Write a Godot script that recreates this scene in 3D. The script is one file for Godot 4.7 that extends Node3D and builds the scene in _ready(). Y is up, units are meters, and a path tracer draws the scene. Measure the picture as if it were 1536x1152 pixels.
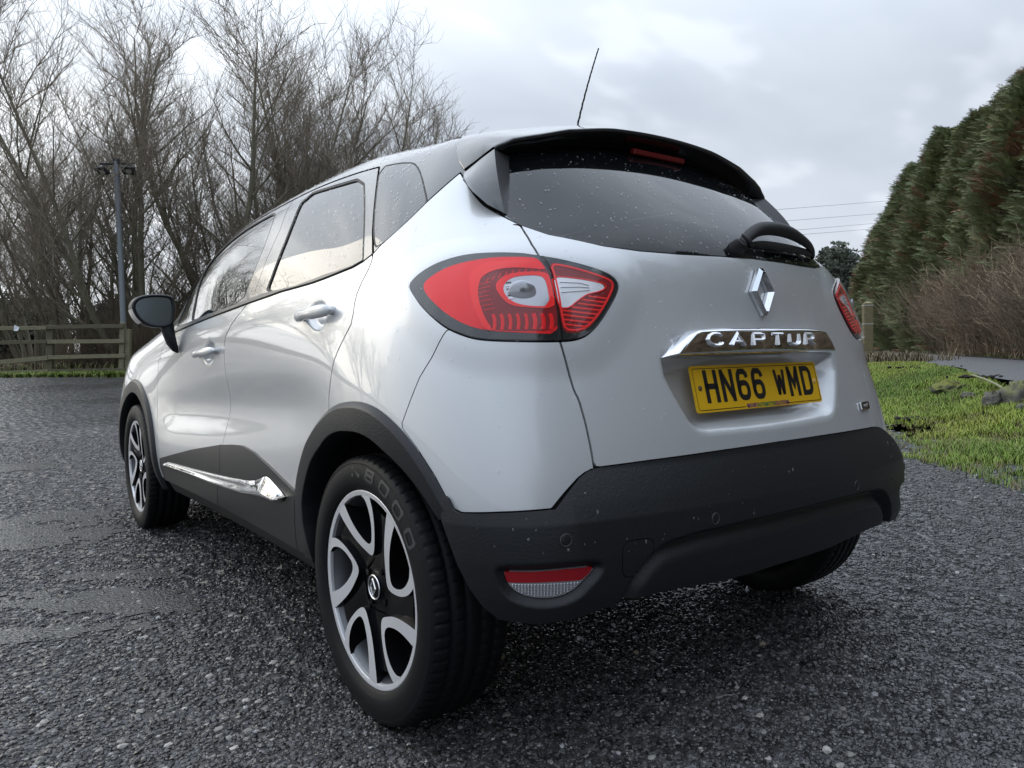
extends Node3D
# A silver crossover on wet tarmac, bare trees to the left, a cypress hedge to the right. x: to the car's right, y: up, z: to its rear; the rear axle stands at z = 0.

const BODY := {
	"section_0": [0, 0.177, 0.462, 0.231, 0.177, 0.471, 0.428, 0.177, 0.469, 0.58, 0.177, 0.451, 0.695, 0.178, 0.395, 0.756, 0.178, 0.293, 0.779, 0.178, 0.14, 0.78, 0.178, -0.063, 0.771, 0.178, -0.314, 0.764, 0.177, -0.637, 0.761, 0.177, -1.047, 0.763, 0.176, -1.501, 0.768, 0.176, -1.91, 0.772, 0.176, -2.307, 0.775, 0.177, -2.658, 0.783, 0.177, -3.021, 0.718, 0.178, -3.24, 0.494, 0.18, -3.351, 0, 0.181, -3.423],
	"section_1": [0, 0.318, 0.51, 0.229, 0.318, 0.52, 0.428, 0.318, 0.518, 0.589, 0.319, 0.501, 0.72, 0.32, 0.461, 0.806, 0.32, 0.374, 0.848, 0.321, 0.199, 0.855, 0.321, -0.005, 0.845, 0.32, -0.261, 0.829, 0.319, -0.633, 0.82, 0.319, -1.05, 0.819, 0.318, -1.5, 0.828, 0.318, -1.908, 0.845, 0.318, -2.304, 0.858, 0.318, -2.655, 0.867, 0.319, -3.042, 0.818, 0.319, -3.3, 0.562, 0.32, -3.453, 0, 0.321, -3.501],
	"section_2": [0, 0.458, 0.542, 0.228, 0.459, 0.543, 0.427, 0.459, 0.536, 0.593, 0.461, 0.517, 0.729, 0.462, 0.478, 0.819, 0.463, 0.391, 0.863, 0.463, 0.216, 0.871, 0.463, 0.014, 0.86, 0.463, -0.243, 0.844, 0.462, -0.632, 0.834, 0.461, -1.05, 0.832, 0.46, -1.498, 0.839, 0.459, -1.905, 0.854, 0.459, -2.303, 0.871, 0.46, -2.652, 0.871, 0.46, -3.036, 0.813, 0.46, -3.304, 0.549, 0.46, -3.451, 0, 0.46, -3.5],
	"section_3": [0, 0.601, 0.547, 0.226, 0.601, 0.541, 0.425, 0.602, 0.525, 0.593, 0.604, 0.501, 0.731, 0.605, 0.461, 0.827, 0.606, 0.374, 0.874, 0.606, 0.212, 0.882, 0.606, 0.013, 0.865, 0.605, -0.245, 0.842, 0.605, -0.632, 0.824, 0.604, -1.049, 0.818, 0.603, -1.496, 0.826, 0.603, -1.903, 0.848, 0.602, -2.3, 0.874, 0.602, -2.651, 0.872, 0.602, -3.04, 0.811, 0.602, -3.297, 0.548, 0.6, -3.444, 0, 0.599, -3.492],
	"section_4": [0, 0.745, 0.53, 0.224, 0.747, 0.519, 0.422, 0.749, 0.495, 0.592, 0.751, 0.461, 0.731, 0.753, 0.413, 0.828, 0.753, 0.328, 0.878, 0.752, 0.178, 0.887, 0.751, 0.001, 0.87, 0.75, -0.253, 0.843, 0.75, -0.632, 0.821, 0.751, -1.047, 0.812, 0.751, -1.495, 0.818, 0.75, -1.901, 0.839, 0.749, -2.297, 0.863, 0.747, -2.648, 0.848, 0.745, -3.008, 0.786, 0.743, -3.244, 0.542, 0.74, -3.397, 0, 0.737, -3.466],
	"section_5": [0, 0.88, 0.506, 0.22, 0.886, 0.49, 0.421, 0.89, 0.462, 0.595, 0.893, 0.421, 0.731, 0.893, 0.365, 0.82, 0.891, 0.275, 0.867, 0.887, 0.136, 0.881, 0.884, -0.019, 0.871, 0.883, -0.261, 0.852, 0.885, -0.632, 0.836, 0.889, -1.047, 0.826, 0.892, -1.494, 0.824, 0.894, -1.898, 0.829, 0.894, -2.292, 0.837, 0.893, -2.648, 0.812, 0.896, -3.018, 0.753, 0.9, -3.194, 0.543, 0.901, -3.334, 0, 0.897, -3.428],
	"section_6": [0, 0.98, 0.496, 0.218, 0.991, 0.476, 0.418, 1.001, 0.439, 0.593, 1.006, 0.389, 0.723, 1.003, 0.329, 0.8, 0.995, 0.231, 0.844, 0.986, 0.085, 0.861, 0.98, -0.063, 0.861, 0.98, -0.282, 0.855, 0.984, -0.632, 0.846, 0.991, -1.047, 0.836, 0.998, -1.496, 0.823, 1.004, -1.901, 0.804, 1.006, -2.298, 0.76, 0.983, -2.647, 0.736, 0.937, -2.978, 0.699, 0.887, -3.097, 0.496, 0.853, -3.219, 0, 0.85, -3.324],
	"section_7": [0, 1.08, 0.492, 0.217, 1.094, 0.464, 0.412, 1.106, 0.416, 0.574, 1.112, 0.347, 0.694, 1.107, 0.27, 0.766, 1.095, 0.164, 0.808, 1.083, 0.019, 0.825, 1.074, -0.118, 0.828, 1.068, -0.313, 0.825, 1.067, -0.633, 0.818, 1.069, -1.047, 0.803, 1.069, -1.501, 0.775, 1.057, -1.91, 0.729, 1.035, -2.318, 0.644, 1.01, -2.708, 0.596, 0.964, -3.012, 0.495, 0.935, -3.078, 0.306, 0.916, -3.155, 0, 0.911, -3.213],
	"section_8": [0, 1.169, 0.435, 0.219, 1.182, 0.403, 0.412, 1.191, 0.336, 0.564, 1.194, 0.248, 0.669, 1.188, 0.16, 0.728, 1.177, 0.067, 0.761, 1.17, -0.047, 0.776, 1.163, -0.172, 0.783, 1.16, -0.356, 0.786, 1.164, -0.649, 0.784, 1.178, -1.053, 0.772, 1.197, -1.493, 0.741, 1.202, -1.872, 0.686, 1.154, -2.208, 0.584, 1.057, -2.474, 0.402, 1.044, -2.503, 0.24, 1.054, -2.532, 0.108, 1.063, -2.557, 0, 1.054, -2.563],
	"section_9": [0, 1.294, 0.298, 0.226, 1.301, 0.275, 0.417, 1.305, 0.22, 0.55, 1.303, 0.146, 0.628, 1.295, 0.074, 0.669, 1.287, -0.011, 0.695, 1.284, -0.111, 0.711, 1.28, -0.225, 0.722, 1.276, -0.4, 0.729, 1.275, -0.678, 0.73, 1.284, -1.065, 0.72, 1.3, -1.478, 0.693, 1.3, -1.804, 0.65, 1.258, -2.047, 0.575, 1.194, -2.221, 0.438, 1.195, -2.297, 0.279, 1.212, -2.32, 0.138, 1.203, -2.338, 0, 1.192, -2.351],
	"section_10": [0, 1.408, 0.171, 0.233, 1.408, 0.15, 0.409, 1.405, 0.107, 0.52, 1.398, 0.051, 0.58, 1.388, -0.014, 0.609, 1.38, -0.091, 0.63, 1.378, -0.176, 0.646, 1.382, -0.279, 0.659, 1.388, -0.446, 0.67, 1.389, -0.706, 0.676, 1.384, -1.056, 0.671, 1.378, -1.42, 0.65, 1.362, -1.693, 0.611, 1.341, -1.859, 0.545, 1.325, -1.969, 0.387, 1.354, -2.008, 0.248, 1.363, -2.019, 0.116, 1.361, -2.024, 0, 1.355, -2.039],
	"section_11": [0, 1.492, 0.053, 0.222, 1.486, 0.04, 0.39, 1.476, 0.008, 0.487, 1.464, -0.035, 0.537, 1.452, -0.091, 0.556, 1.447, -0.161, 0.569, 1.451, -0.239, 0.579, 1.462, -0.333, 0.59, 1.474, -0.478, 0.6, 1.472, -0.708, 0.606, 1.457, -1.03, 0.601, 1.444, -1.357, 0.58, 1.441, -1.569, 0.542, 1.444, -1.668, 0.493, 1.457, -1.707, 0.354, 1.472, -1.725, 0.205, 1.477, -1.729, 0.1, 1.48, -1.738, 0, 1.477, -1.733],
	"section_12": [0, 1.544, -0.058, 0.133, 1.532, -0.064, 0.228, 1.517, -0.078, 0.291, 1.5, -0.101, 0.334, 1.49, -0.144, 0.361, 1.488, -0.206, 0.374, 1.494, -0.278, 0.382, 1.505, -0.376, 0.389, 1.516, -0.501, 0.396, 1.515, -0.706, 0.402, 1.5, -0.986, 0.394, 1.487, -1.265, 0.368, 1.489, -1.42, 0.341, 1.498, -1.482, 0.301, 1.51, -1.509, 0.219, 1.521, -1.522, 0.128, 1.534, -1.527, 0.062, 1.54, -1.52, 0, 1.541, -1.515],
	"section_13": [0, 1.559, -0.167, 0, 1.547, -0.175, 0, 1.536, -0.185, 0, 1.53, -0.2, 0, 1.528, -0.228, 0, 1.53, -0.267, 0, 1.534, -0.317, 0, 1.538, -0.418, 0, 1.54, -0.533, 0, 1.537, -0.709, 0, 1.532, -0.937, 0, 1.525, -1.123, 0, 1.521, -1.237, 0, 1.525, -1.295, 0, 1.534, -1.315, 0, 1.543, -1.329, 0, 1.549, -1.336, 0, 1.553, -1.339, 0, 1.56, -1.345],
}
const LINES := {
	"front_door": [11.89, 5.90, 12.23, 5.64, 12.45, 5.43, 12.62, 5.05, 12.72, 4.69, 12.77, 3.93, 12.74, 2.64, 12.66, 2.04, 12.58, 1.62, 12.51, 1.26, 12.41, 0.76, 11.37, 0.69, 10.66, 0.70, 10.37, 2.07, 10.38, 2.63, 10.32, 3.27, 10.23, 3.93, 10.23, 4.25, 10.22, 4.67, 10.17, 5.19, 10.08, 5.56, 9.90, 5.99, 9.75, 6.32, 9.58, 6.70, 10.60, 6.35],
	"rear_door": [9.58, 6.70, 9.75, 6.32, 9.90, 5.99, 10.08, 5.56, 10.17, 5.19, 10.22, 4.67, 10.23, 4.25, 10.23, 3.93, 10.32, 3.27, 10.38, 2.63, 10.37, 2.07, 10.66, 0.70, 9.45, 0.77, 8.58, 0.92, 8.50, 1.62, 8.44, 2.19, 8.37, 2.62, 8.16, 3.23, 7.90, 3.60, 7.57, 3.91, 7.52, 4.21, 7.42, 4.55, 7.32, 4.83, 7.19, 5.06, 7.02, 5.31, 6.95, 5.42, 6.81, 5.63, 6.74, 5.93, 6.72, 6.12, 6.66, 6.38, 6.53, 6.68, 6.38, 6.96, 6.30, 7.19, 6.28, 7.41, 6.56, 7.26, 6.87, 7.16, 7.18, 7.12, 8.01, 6.99, 8.77, 6.92],
	"light": [5.35, 6.29, 5.32, 6.36, 5.16, 6.52, 4.87, 6.68, 4.54, 6.77, 4.22, 6.81, 3.86, 6.80, 3.41, 6.76, 3.18, 6.70, 2.88, 6.63, 2.54, 6.51, 2.32, 6.41, 2.19, 6.30, 2.14, 6.15, 2.19, 5.95, 2.34, 5.62, 2.49, 5.36, 2.67, 5.15, 2.84, 5.06, 3.08, 5.03, 3.64, 5.04, 4.15, 5.07, 4.42, 5.13, 4.74, 5.30, 4.96, 5.53, 5.18, 5.84, 5.33, 6.18],
	"gate_gap": [3.20, 7.59, 3.20, 6.97, 3.16, 6.72, 3.09, 6.52, 3.05, 6.30, 3.05, 5.92, 3.04, 5.51, 3.06, 5.19, 3.08, 5.03, 3.04, 4.67, 3.00, 4.28, 2.96, 4.16, 2.93, 3.82, 2.92, 3.46, 2.92, 3.21],
	"corner_gap": [4.74, 5.29, 4.81, 5.22, 5.08, 4.86, 5.36, 4.53, 5.55, 4.24, 5.83, 3.80],
	"silver_bottom": [5.20, 2.90, 5.11, 2.69, 5.02, 2.65, 4.44, 2.68, 3.71, 2.70, 3.64, 2.70, 3.43, 2.89, 3.18, 3.09, 3.05, 3.16, 2.94, 3.19, 2.90, 3.20, 2.11, 3.23, 0.99, 3.26],
	"belt_low": [11.89, 5.90, 10.60, 6.35, 9.58, 6.70, 8.77, 6.92, 8.01, 6.99, 7.18, 7.12, 6.87, 7.16, 6.56, 7.26, 6.28, 7.41],
	"belt_top": [12.04, 6.09, 10.75, 6.50, 9.58, 6.83, 9.26, 6.97, 8.41, 7.03, 7.66, 7.16, 6.90, 7.20, 6.56, 7.28, 6.30, 7.41],
	"quarter_line": [6.28, 7.41, 6.11, 7.59, 5.38, 8.13, 4.86, 8.54, 3.89, 9.21, 3.76, 8.70, 3.61, 8.21, 3.42, 7.91, 3.20, 7.59, 2.87, 7.30, 2.21, 7.05, 1.72, 7.00, 1.17, 7.03, 0.57, 7.12],
	"glass_front": [11.27, 6.29, 11.52, 7.20, 11.70, 8.06, 11.76, 8.75, 11.42, 9.36, 10.88, 9.80, 10.38, 9.95, 9.90, 10.00, 9.75, 9.30, 9.67, 8.45, 9.71, 7.60, 9.74, 6.87, 10.73, 6.51],
	"glass_small": [11.90, 8.65, 12.15, 8.30, 12.40, 7.85, 12.25, 7.00, 12.08, 6.25, 11.49, 6.31, 11.72, 7.20, 11.90, 8.05],
	"glass_rear": [9.22, 10.18, 8.42, 10.01, 7.51, 9.93, 7.08, 8.93, 6.78, 8.14, 6.63, 7.45, 6.61, 7.30, 6.91, 7.22, 7.67, 7.19, 8.42, 7.06, 9.18, 6.96, 9.14, 7.74, 9.13, 8.98],
	"glass_quarter": [7.01, 10.20, 6.25, 10.17, 5.67, 10.05, 5.41, 9.86, 5.15, 9.43, 4.97, 8.91, 4.88, 8.61, 4.90, 8.52, 5.38, 8.14, 6.18, 7.58, 6.29, 7.77, 6.69, 9.06],
	"door_frame": [12.75, 7.60, 12.38, 8.50, 11.94, 9.31, 11.25, 10.00, 10.50, 10.19, 9.75, 10.31, 9.00, 10.32, 8.19, 10.27, 7.12, 10.24],
	"pillar_gap": [9.58, 10.29, 9.43, 9.11, 9.48, 6.90],
	"rear_gap": [7.07, 10.23, 6.72, 9.06, 6.53, 8.43, 6.35, 7.78, 6.28, 7.41],
	"cladding_top": [12.57, 1.65, 11.35, 2.23, 10.38, 2.63, 10.02, 2.73, 9.77, 2.77, 9.46, 2.71, 9.07, 2.53, 8.69, 2.33, 8.44, 2.21],
	"cladding_bottom": [12.47, 0.75, 11.75, 0.72, 10.90, 0.67, 9.93, 0.76, 8.90, 0.90, 8.40, 0.97],
	"cladding_front": [12.57, 1.65, 12.59, 1.33, 12.55, 1.07, 12.47, 0.75],
	"trim": [12.37, 1.56, 12.18, 1.64, 11.21, 1.73, 10.59, 1.82, 10.09, 1.91, 9.54, 2.04, 9.37, 2.14, 9.11, 2.33, 8.62, 2.05, 8.72, 1.91, 9.69, 1.69, 10.68, 1.55, 11.32, 1.55, 12.41, 1.47],
	"arch_outer": [8.44, 2.19, 8.37, 2.62, 8.16, 3.23, 7.90, 3.60, 7.57, 3.90, 7.26, 4.07, 6.95, 4.13, 6.66, 4.14, 6.39, 4.09, 6.15, 3.99, 5.85, 3.78, 5.59, 3.49, 5.37, 3.14, 5.20, 2.78, 5.12, 2.68],
	"arch_outer_front": [15.26, 3.92, 14.56, 4.10, 14.08, 3.97, 13.59, 3.57, 13.27, 2.96, 12.99, 2.37, 12.76, 1.84, 12.63, 1.59, 12.66, 1.18, 12.61, 0.94, 12.46, 0.76],
	"plate_recess": [1.65, 4.77, 1.64, 4.47, 1.54, 4.17, 1.43, 3.89, 1.37, 3.76, 1.28, 3.67, 1.14, 3.63, 0.41, 3.61, 0.20, 5.22, 0.96, 5.19, 1.45, 5.08],
	"chrome_bar": [1.65, 4.77, 1.58, 4.96, 1.46, 5.14, 1.35, 5.26, 1.21, 5.36, 0.70, 5.44, 0.05, 5.49, 0.12, 4.84, 1.00, 4.79],
	"cup_rear": [7.99, 6.01, 7.96, 6.22, 7.85, 6.37, 7.70, 6.40, 7.55, 6.27, 7.51, 5.96, 7.54, 5.73, 7.64, 5.60, 7.76, 5.56, 7.89, 5.66, 7.97, 5.82],
	"cup_front": [10.84, 5.02, 10.76, 5.21, 10.65, 5.38, 10.54, 5.46, 10.49, 5.36, 10.51, 5.02, 10.60, 4.80, 10.72, 4.70, 10.82, 4.75, 10.87, 4.86],
	"l_red_outer": [5.08, 6.28, 4.89, 6.43, 4.60, 6.57, 4.29, 6.63, 3.84, 6.68, 3.33, 6.66, 3.18, 6.63, 3.12, 6.47, 3.08, 6.29, 3.07, 5.93, 3.07, 5.51, 3.09, 5.16, 3.52, 5.18, 4.09, 5.23, 4.43, 5.35, 4.72, 5.58, 4.96, 5.89, 5.07, 6.10],
	"l_ring": [4.17, 6.44, 4.01, 6.53, 3.75, 6.57, 3.44, 6.58, 3.17, 6.56, 3.13, 6.44, 3.12, 6.37, 3.36, 6.41, 3.67, 6.42, 3.90, 6.37, 4.07, 6.26, 4.14, 6.09, 4.17, 5.90, 4.15, 5.66, 4.10, 5.41, 4.01, 5.22, 4.15, 5.25, 4.23, 5.53, 4.28, 5.86, 4.29, 6.14, 4.25, 6.32],
	"l_inner_dark": [4.24, 6.13, 4.16, 6.27, 3.93, 6.37, 3.56, 6.45, 3.09, 6.44, 3.07, 6.22, 3.05, 5.81, 3.05, 5.56, 3.09, 5.22, 3.71, 5.22, 4.07, 5.26, 4.17, 5.50, 4.24, 5.86],
	"l_clear_ring": [3.90, 6.07, 3.77, 6.23, 3.58, 6.32, 3.10, 6.34, 3.07, 6.19, 3.06, 5.88, 3.07, 5.61, 3.46, 5.63, 3.70, 5.67, 3.82, 5.83],
	"l_clear": [3.78, 6.01, 3.70, 6.16, 3.53, 6.25, 3.19, 6.26, 3.13, 6.15, 3.13, 5.65, 3.45, 5.66, 3.64, 5.72, 3.75, 5.85],
	"l_gate_red": [3.05, 6.54, 2.87, 6.52, 2.61, 6.43, 2.36, 6.32, 2.23, 6.24, 2.20, 6.15, 2.24, 5.99, 2.38, 5.67, 2.53, 5.42, 2.69, 5.23, 2.84, 5.17, 3.01, 5.18, 3.02, 5.43, 3.01, 5.88, 3.02, 6.24],
	"l_gate_white": [3.03, 6.23, 2.73, 6.21, 2.46, 6.16, 2.34, 6.11, 2.37, 6.02, 2.46, 5.96, 2.58, 5.92, 2.66, 5.86, 2.76, 5.76, 2.86, 5.65, 2.95, 5.63, 3.00, 5.65, 3.02, 5.95],
	"refl_all": [4.45, 1.90, 4.02, 1.90, 3.56, 1.92, 3.13, 1.92, 3.19, 1.82, 3.30, 1.73, 3.39, 1.64, 3.55, 1.54, 3.78, 1.50, 4.06, 1.52, 4.27, 1.59, 4.39, 1.71, 4.43, 1.81],
	"refl_red": [4.43, 1.89, 4.02, 1.89, 3.56, 1.91, 3.16, 1.91, 3.22, 1.82, 3.33, 1.74, 3.83, 1.74, 4.40, 1.73, 4.42, 1.81],
	"bumper_edge": [5.31, 2.57, 5.25, 2.37, 5.10, 1.92, 4.93, 1.61, 4.75, 1.38, 4.51, 1.21, 3.98, 1.16, 3.37, 1.21, 3.03, 1.30, 2.56, 1.33, 1.98, 1.35, 1.33, 1.28],
	"bumper_step": [2.77, 1.29, 2.66, 1.54, 2.55, 1.72, 2.37, 1.91, 2.19, 2.04, 2.03, 2.09, 1.50, 2.14, 0.88, 2.15],
	"tow_cover": [2.78, 1.71, 2.79, 2.05, 2.76, 2.16, 2.66, 2.21, 2.34, 2.19, 2.31, 2.12, 2.36, 1.84, 2.45, 1.74, 2.58, 1.71],
	"sensor": [3.57, 2.29],
	"roof_gap": [3.78, 9.23, 3.86, 9.49, 3.88, 9.92, 3.79, 10.40, 3.69, 10.69],
}
var M := {}
var car: Node3D
var used := {}

func _ready() -> void:
	# ---- camera
	var cam := Camera3D.new()
	cam.name = "camera"
	var yaw := 0.6480
	var pitch := -0.0433
	var roll := -0.0167
	var f := Vector3(sin(yaw) * cos(pitch), sin(pitch), -cos(yaw) * cos(pitch))
	var r := Vector3(cos(yaw), 0, sin(yaw))
	var u := r.cross(f)
	var r2 := r * cos(roll) + u * sin(roll)
	var u2 := u * cos(roll) - r * sin(roll)
	cam.transform = Transform3D(Basis(r2, u2, -f), Vector3(-1.6288, 0.8752, 1.6086))
	cam.fov = 54.27
	cam.near = 0.05
	cam.far = 3000.0
	add_child(cam)
	cam.current = true
	# ---- sky, light, exposure
	var env := Environment.new()
	env.background_mode = Environment.BG_SKY
	env.tonemap_mode = Environment.TONE_MAPPER_LINEAR
	env.tonemap_exposure = 1.38
	env.sky = make_sky()
	env.background_energy_multiplier = 1.0
	env.sdfgi_enabled = true
	env.ssao_enabled = true
	env.ssil_enabled = true
	var we := WorldEnvironment.new()
	we.name = "environment"
	we.environment = env
	add_child(we)
	var sun := DirectionalLight3D.new()
	sun.name = "sun"
	sun.light_energy = 0.15
	sun.light_color = Color(1.0, 0.95, 0.86)
	sun.light_angular_distance = 40.0
	sun.shadow_enabled = true
	sun.basis = Basis.looking_at(-SUN.normalized(), Vector3.UP)
	add_child(sun)
	make_materials()
	# ---- the place
	make_ground()
	make_surroundings()
	# ---- the car
	make_car()
const SUN := Vector3(-0.50, 0.36, -0.86)

# ------------------------------------------------------------------ names and nodes
func numbered(called: String) -> String:
	if not used.has(called):
		used[called] = 0
		return called
	used[called] += 1
	return "%s_%03d" % [called, used[called]]

func thing(called: String, label: String, category: String, at := Vector3.ZERO, turn := 0.0, group := "") -> Node3D:
	var o := Node3D.new()
	o.name = numbered(called)
	o.position = at
	o.rotation.y = turn
	add_child(o, true)
	tag(o, label, category, group)
	return o

func tag(o: Node, label: String, category: String, group := "") -> void:
	o.set_meta("label", label)
	o.set_meta("category", category)
	if group != "":
		o.set_meta("group", group)

func part(called: String, mesh: Mesh, mat: Material, parent: Node, label := "") -> MeshInstance3D:
	var o := MeshInstance3D.new()
	o.name = called
	o.mesh = mesh
	o.material_override = mat
	parent.add_child(o, true)
	if label != "":
		o.set_meta("label", label)
	return o

func structure(called: String, mesh: Mesh, mat: Material, kind := "structure") -> MeshInstance3D:
	var o := MeshInstance3D.new()
	o.name = numbered(called)
	o.mesh = mesh
	o.material_override = mat
	add_child(o, true)
	o.set_meta("kind", kind)
	return o

# ------------------------------------------------------------------ plain meshes
func mesh_from(p: PackedVector3Array, n: PackedVector3Array, t: PackedInt32Array, c := PackedColorArray(), uv := PackedVector2Array()) -> ArrayMesh:
	var a := []
	a.resize(Mesh.ARRAY_MAX)
	a[Mesh.ARRAY_VERTEX] = p
	if n.size() == p.size():
		a[Mesh.ARRAY_NORMAL] = n
	if c.size() == p.size():
		a[Mesh.ARRAY_COLOR] = c
	if uv.size() == p.size():
		a[Mesh.ARRAY_TEX_UV] = uv
	a[Mesh.ARRAY_INDEX] = t
	var m := ArrayMesh.new()
	m.add_surface_from_arrays(Mesh.PRIMITIVE_TRIANGLES, a)
	return m

class Shape:
	# A pile of triangles with flat or given normals.
	var p := PackedVector3Array()
	var n := PackedVector3Array()
	var t := PackedInt32Array()
	var c := PackedColorArray()
	var tint := Color.WHITE
	func v(pos: Vector3, nor: Vector3) -> int:
		p.append(pos)
		n.append(nor)
		c.append(tint)
		return p.size() - 1
	func tri(a: Vector3, b: Vector3, d: Vector3) -> void:   # seen clockwise from outside
		var nor := (d - a).cross(b - a).normalized()
		t.append_array([v(a, nor), v(b, nor), v(d, nor)])
	func quad(a: Vector3, b: Vector3, d: Vector3, e: Vector3) -> void:
		var nor := (d - a).cross(b - a) + (e - a).cross(d - a)
		nor = nor.normalized()
		var i := v(a, nor)
		v(b, nor)
		v(d, nor)
		v(e, nor)
		t.append_array([i, i + 1, i + 2, i, i + 2, i + 3])
	func box(lo: Vector3, hi: Vector3, xf := Transform3D()) -> void:
		var k := [Vector3(lo.x, lo.y, lo.z), Vector3(hi.x, lo.y, lo.z), Vector3(hi.x, hi.y, lo.z), Vector3(lo.x, hi.y, lo.z), Vector3(lo.x, lo.y, hi.z), Vector3(hi.x, lo.y, hi.z), Vector3(hi.x, hi.y, hi.z), Vector3(lo.x, hi.y, hi.z)]
		for i in 8:
			k[i] = xf * k[i]
		for q in [[4, 7, 6, 5], [1, 2, 3, 0], [0, 3, 7, 4], [5, 6, 2, 1], [3, 2, 6, 7], [0, 4, 5, 1]]:
			quad(k[q[0]], k[q[1]], k[q[2]], k[q[3]])
	func bevel_box(size: Vector3, b: float, xf := Transform3D()) -> void:
		# a box centred on the origin with chamfered edges
		var h := size / 2
		var g := [Vector3(h.x, h.y - b, h.z - b), Vector3(h.x - b, h.y, h.z - b), Vector3(h.x - b, h.y - b, h.z)]
		var at := func(sx: float, sy: float, sz: float, k: int) -> Vector3: return xf * (g[k] * Vector3(sx, sy, sz))
		var face := func(a: Vector3, b2: Vector3, d: Vector3, e: Vector3) -> void:
			var mid: Vector3 = (a + b2 + d + e) / 4 - xf.origin
			if (d - a).cross(b2 - a).dot(mid) < 0:
				quad(e, d, b2, a)
			else:
				quad(a, b2, d, e)
		for s in [-1.0, 1.0]:
			face.call(at.call(s, -1, -1, 0), at.call(s, 1, -1, 0), at.call(s, 1, 1, 0), at.call(s, -1, 1, 0))
			face.call(at.call(-1, s, -1, 1), at.call(1, s, -1, 1), at.call(1, s, 1, 1), at.call(-1, s, 1, 1))
			face.call(at.call(-1, -1, s, 2), at.call(1, -1, s, 2), at.call(1, 1, s, 2), at.call(-1, 1, s, 2))
			for q in [-1.0, 1.0]:
				face.call(at.call(s, q, -1, 0), at.call(s, q, 1, 0), at.call(s, q, 1, 1), at.call(s, q, -1, 1))
				face.call(at.call(-1, s, q, 1), at.call(1, s, q, 1), at.call(1, s, q, 2), at.call(-1, s, q, 2))
				face.call(at.call(s, -1, q, 0), at.call(s, 1, q, 0), at.call(s, 1, q, 2), at.call(s, -1, q, 2))
				for w in [-1.0, 1.0]:
					var a: Vector3 = at.call(s, q, w, 0)
					var b2: Vector3 = at.call(s, q, w, 1)
					var d: Vector3 = at.call(s, q, w, 2)
					if (d - a).cross(b2 - a).dot((a + b2 + d) / 3 - xf.origin) < 0:
						tri(a, d, b2)
					else:
						tri(a, b2, d)
	func tube(path: PackedVector3Array, radii: PackedFloat32Array, sides := 6, caps := true) -> void:
		var m := path.size()
		var ref := Vector3.UP
		var first := p.size()
		for i in m:
			var d := (path[mini(i + 1, m - 1)] - path[maxi(i - 1, 0)]).normalized()
			if absf(d.dot(ref)) > 0.95:
				ref = Vector3.RIGHT if absf(d.x) < 0.9 else Vector3.BACK
			var a := d.cross(ref).normalized()
			var b := a.cross(d).normalized()
			ref = b
			for k in sides:
				var w := TAU * k / sides
				var nor := a * cos(w) + b * sin(w)
				v(path[i] + nor * radii[i], nor)
		for i in m - 1:
			for k in sides:
				var a2 := first + i * sides + k
				var b2 := first + i * sides + (k + 1) % sides
				t.append_array([a2, b2, b2 + sides, a2, b2 + sides, a2 + sides])
		if caps:
			for e in [0, m - 1]:
				var nor2 := (path[0] - path[1]).normalized() if e == 0 else (path[m - 1] - path[m - 2]).normalized()
				var mid := v(path[e], nor2)
				for k in sides:
					var i1 := v(p[first + e * sides + k], nor2)
					var i2 := v(p[first + e * sides + (k + 1) % sides], nor2)
					if e == 0:
						t.append_array([mid, i2, i1])
					else:
						t.append_array([mid, i1, i2])
	func sheet(rows: Array, closed := false) -> void:
		# rows of points, smooth normals; the outside is to the right of (along the row) x (to the next row)
		var h := rows.size()
		var w: int = rows[0].size()
		var first := p.size()
		for j in h:
			for i in w:
				var e: Vector3 = rows[j][(i + 1) % w if closed else mini(i + 1, w - 1)] - rows[j][(i - 1 + w) % w if closed else maxi(i - 1, 0)]
				var g: Vector3 = rows[mini(j + 1, h - 1)][i] - rows[maxi(j - 1, 0)][i]
				v(rows[j][i], e.cross(g).normalized())
		for j in h - 1:
			for i in (w if closed else w - 1):
				var a := first + j * w + i
				var b := first + j * w + (i + 1) % w
				t.append_array([a, b + w, b, a, a + w, b + w])
	func outline(poly: PackedVector2Array, depth: float, xf := Transform3D(), bevel := 0.0) -> void:
		# a flat shape in the xy plane (counter-clockwise) standing out to +z by depth
		var tr := Geometry2D.triangulate_polygon(poly)
		var inner := poly
		if bevel > 0.0:
			var off := Geometry2D.offset_polygon(poly, -bevel)
			if off.size() == 1 and off[0].size() == poly.size():
				inner = off[0]
		for k in range(0, tr.size(), 3):
			var a := poly[tr[k]]
			var b := poly[tr[k + 1]]
			var d := poly[tr[k + 2]]
			if (b - a).cross(d - a) > 0:
				var s := b
				b = d
				d = s
			tri(xf * Vector3(a.x, a.y, depth), xf * Vector3(b.x, b.y, depth), xf * Vector3(d.x, d.y, depth))
		var m := poly.size()
		var ccw := not Geometry2D.is_polygon_clockwise(poly)
		for k in m:
			var a2 := poly[k]
			var b2 := poly[(k + 1) % m]
			if not ccw:
				var s2 := a2
				a2 = b2
				b2 = s2
			quad(xf * Vector3(a2.x, a2.y, 0), xf * Vector3(a2.x, a2.y, depth), xf * Vector3(b2.x, b2.y, depth), xf * Vector3(b2.x, b2.y, 0))
	func mirror_x() -> void:
		for i in p.size():
			p[i].x = -p[i].x
			n[i].x = -n[i].x
		for i in range(0, t.size(), 3):
			var s := t[i + 1]
			t[i + 1] = t[i + 2]
			t[i + 2] = s
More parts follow.
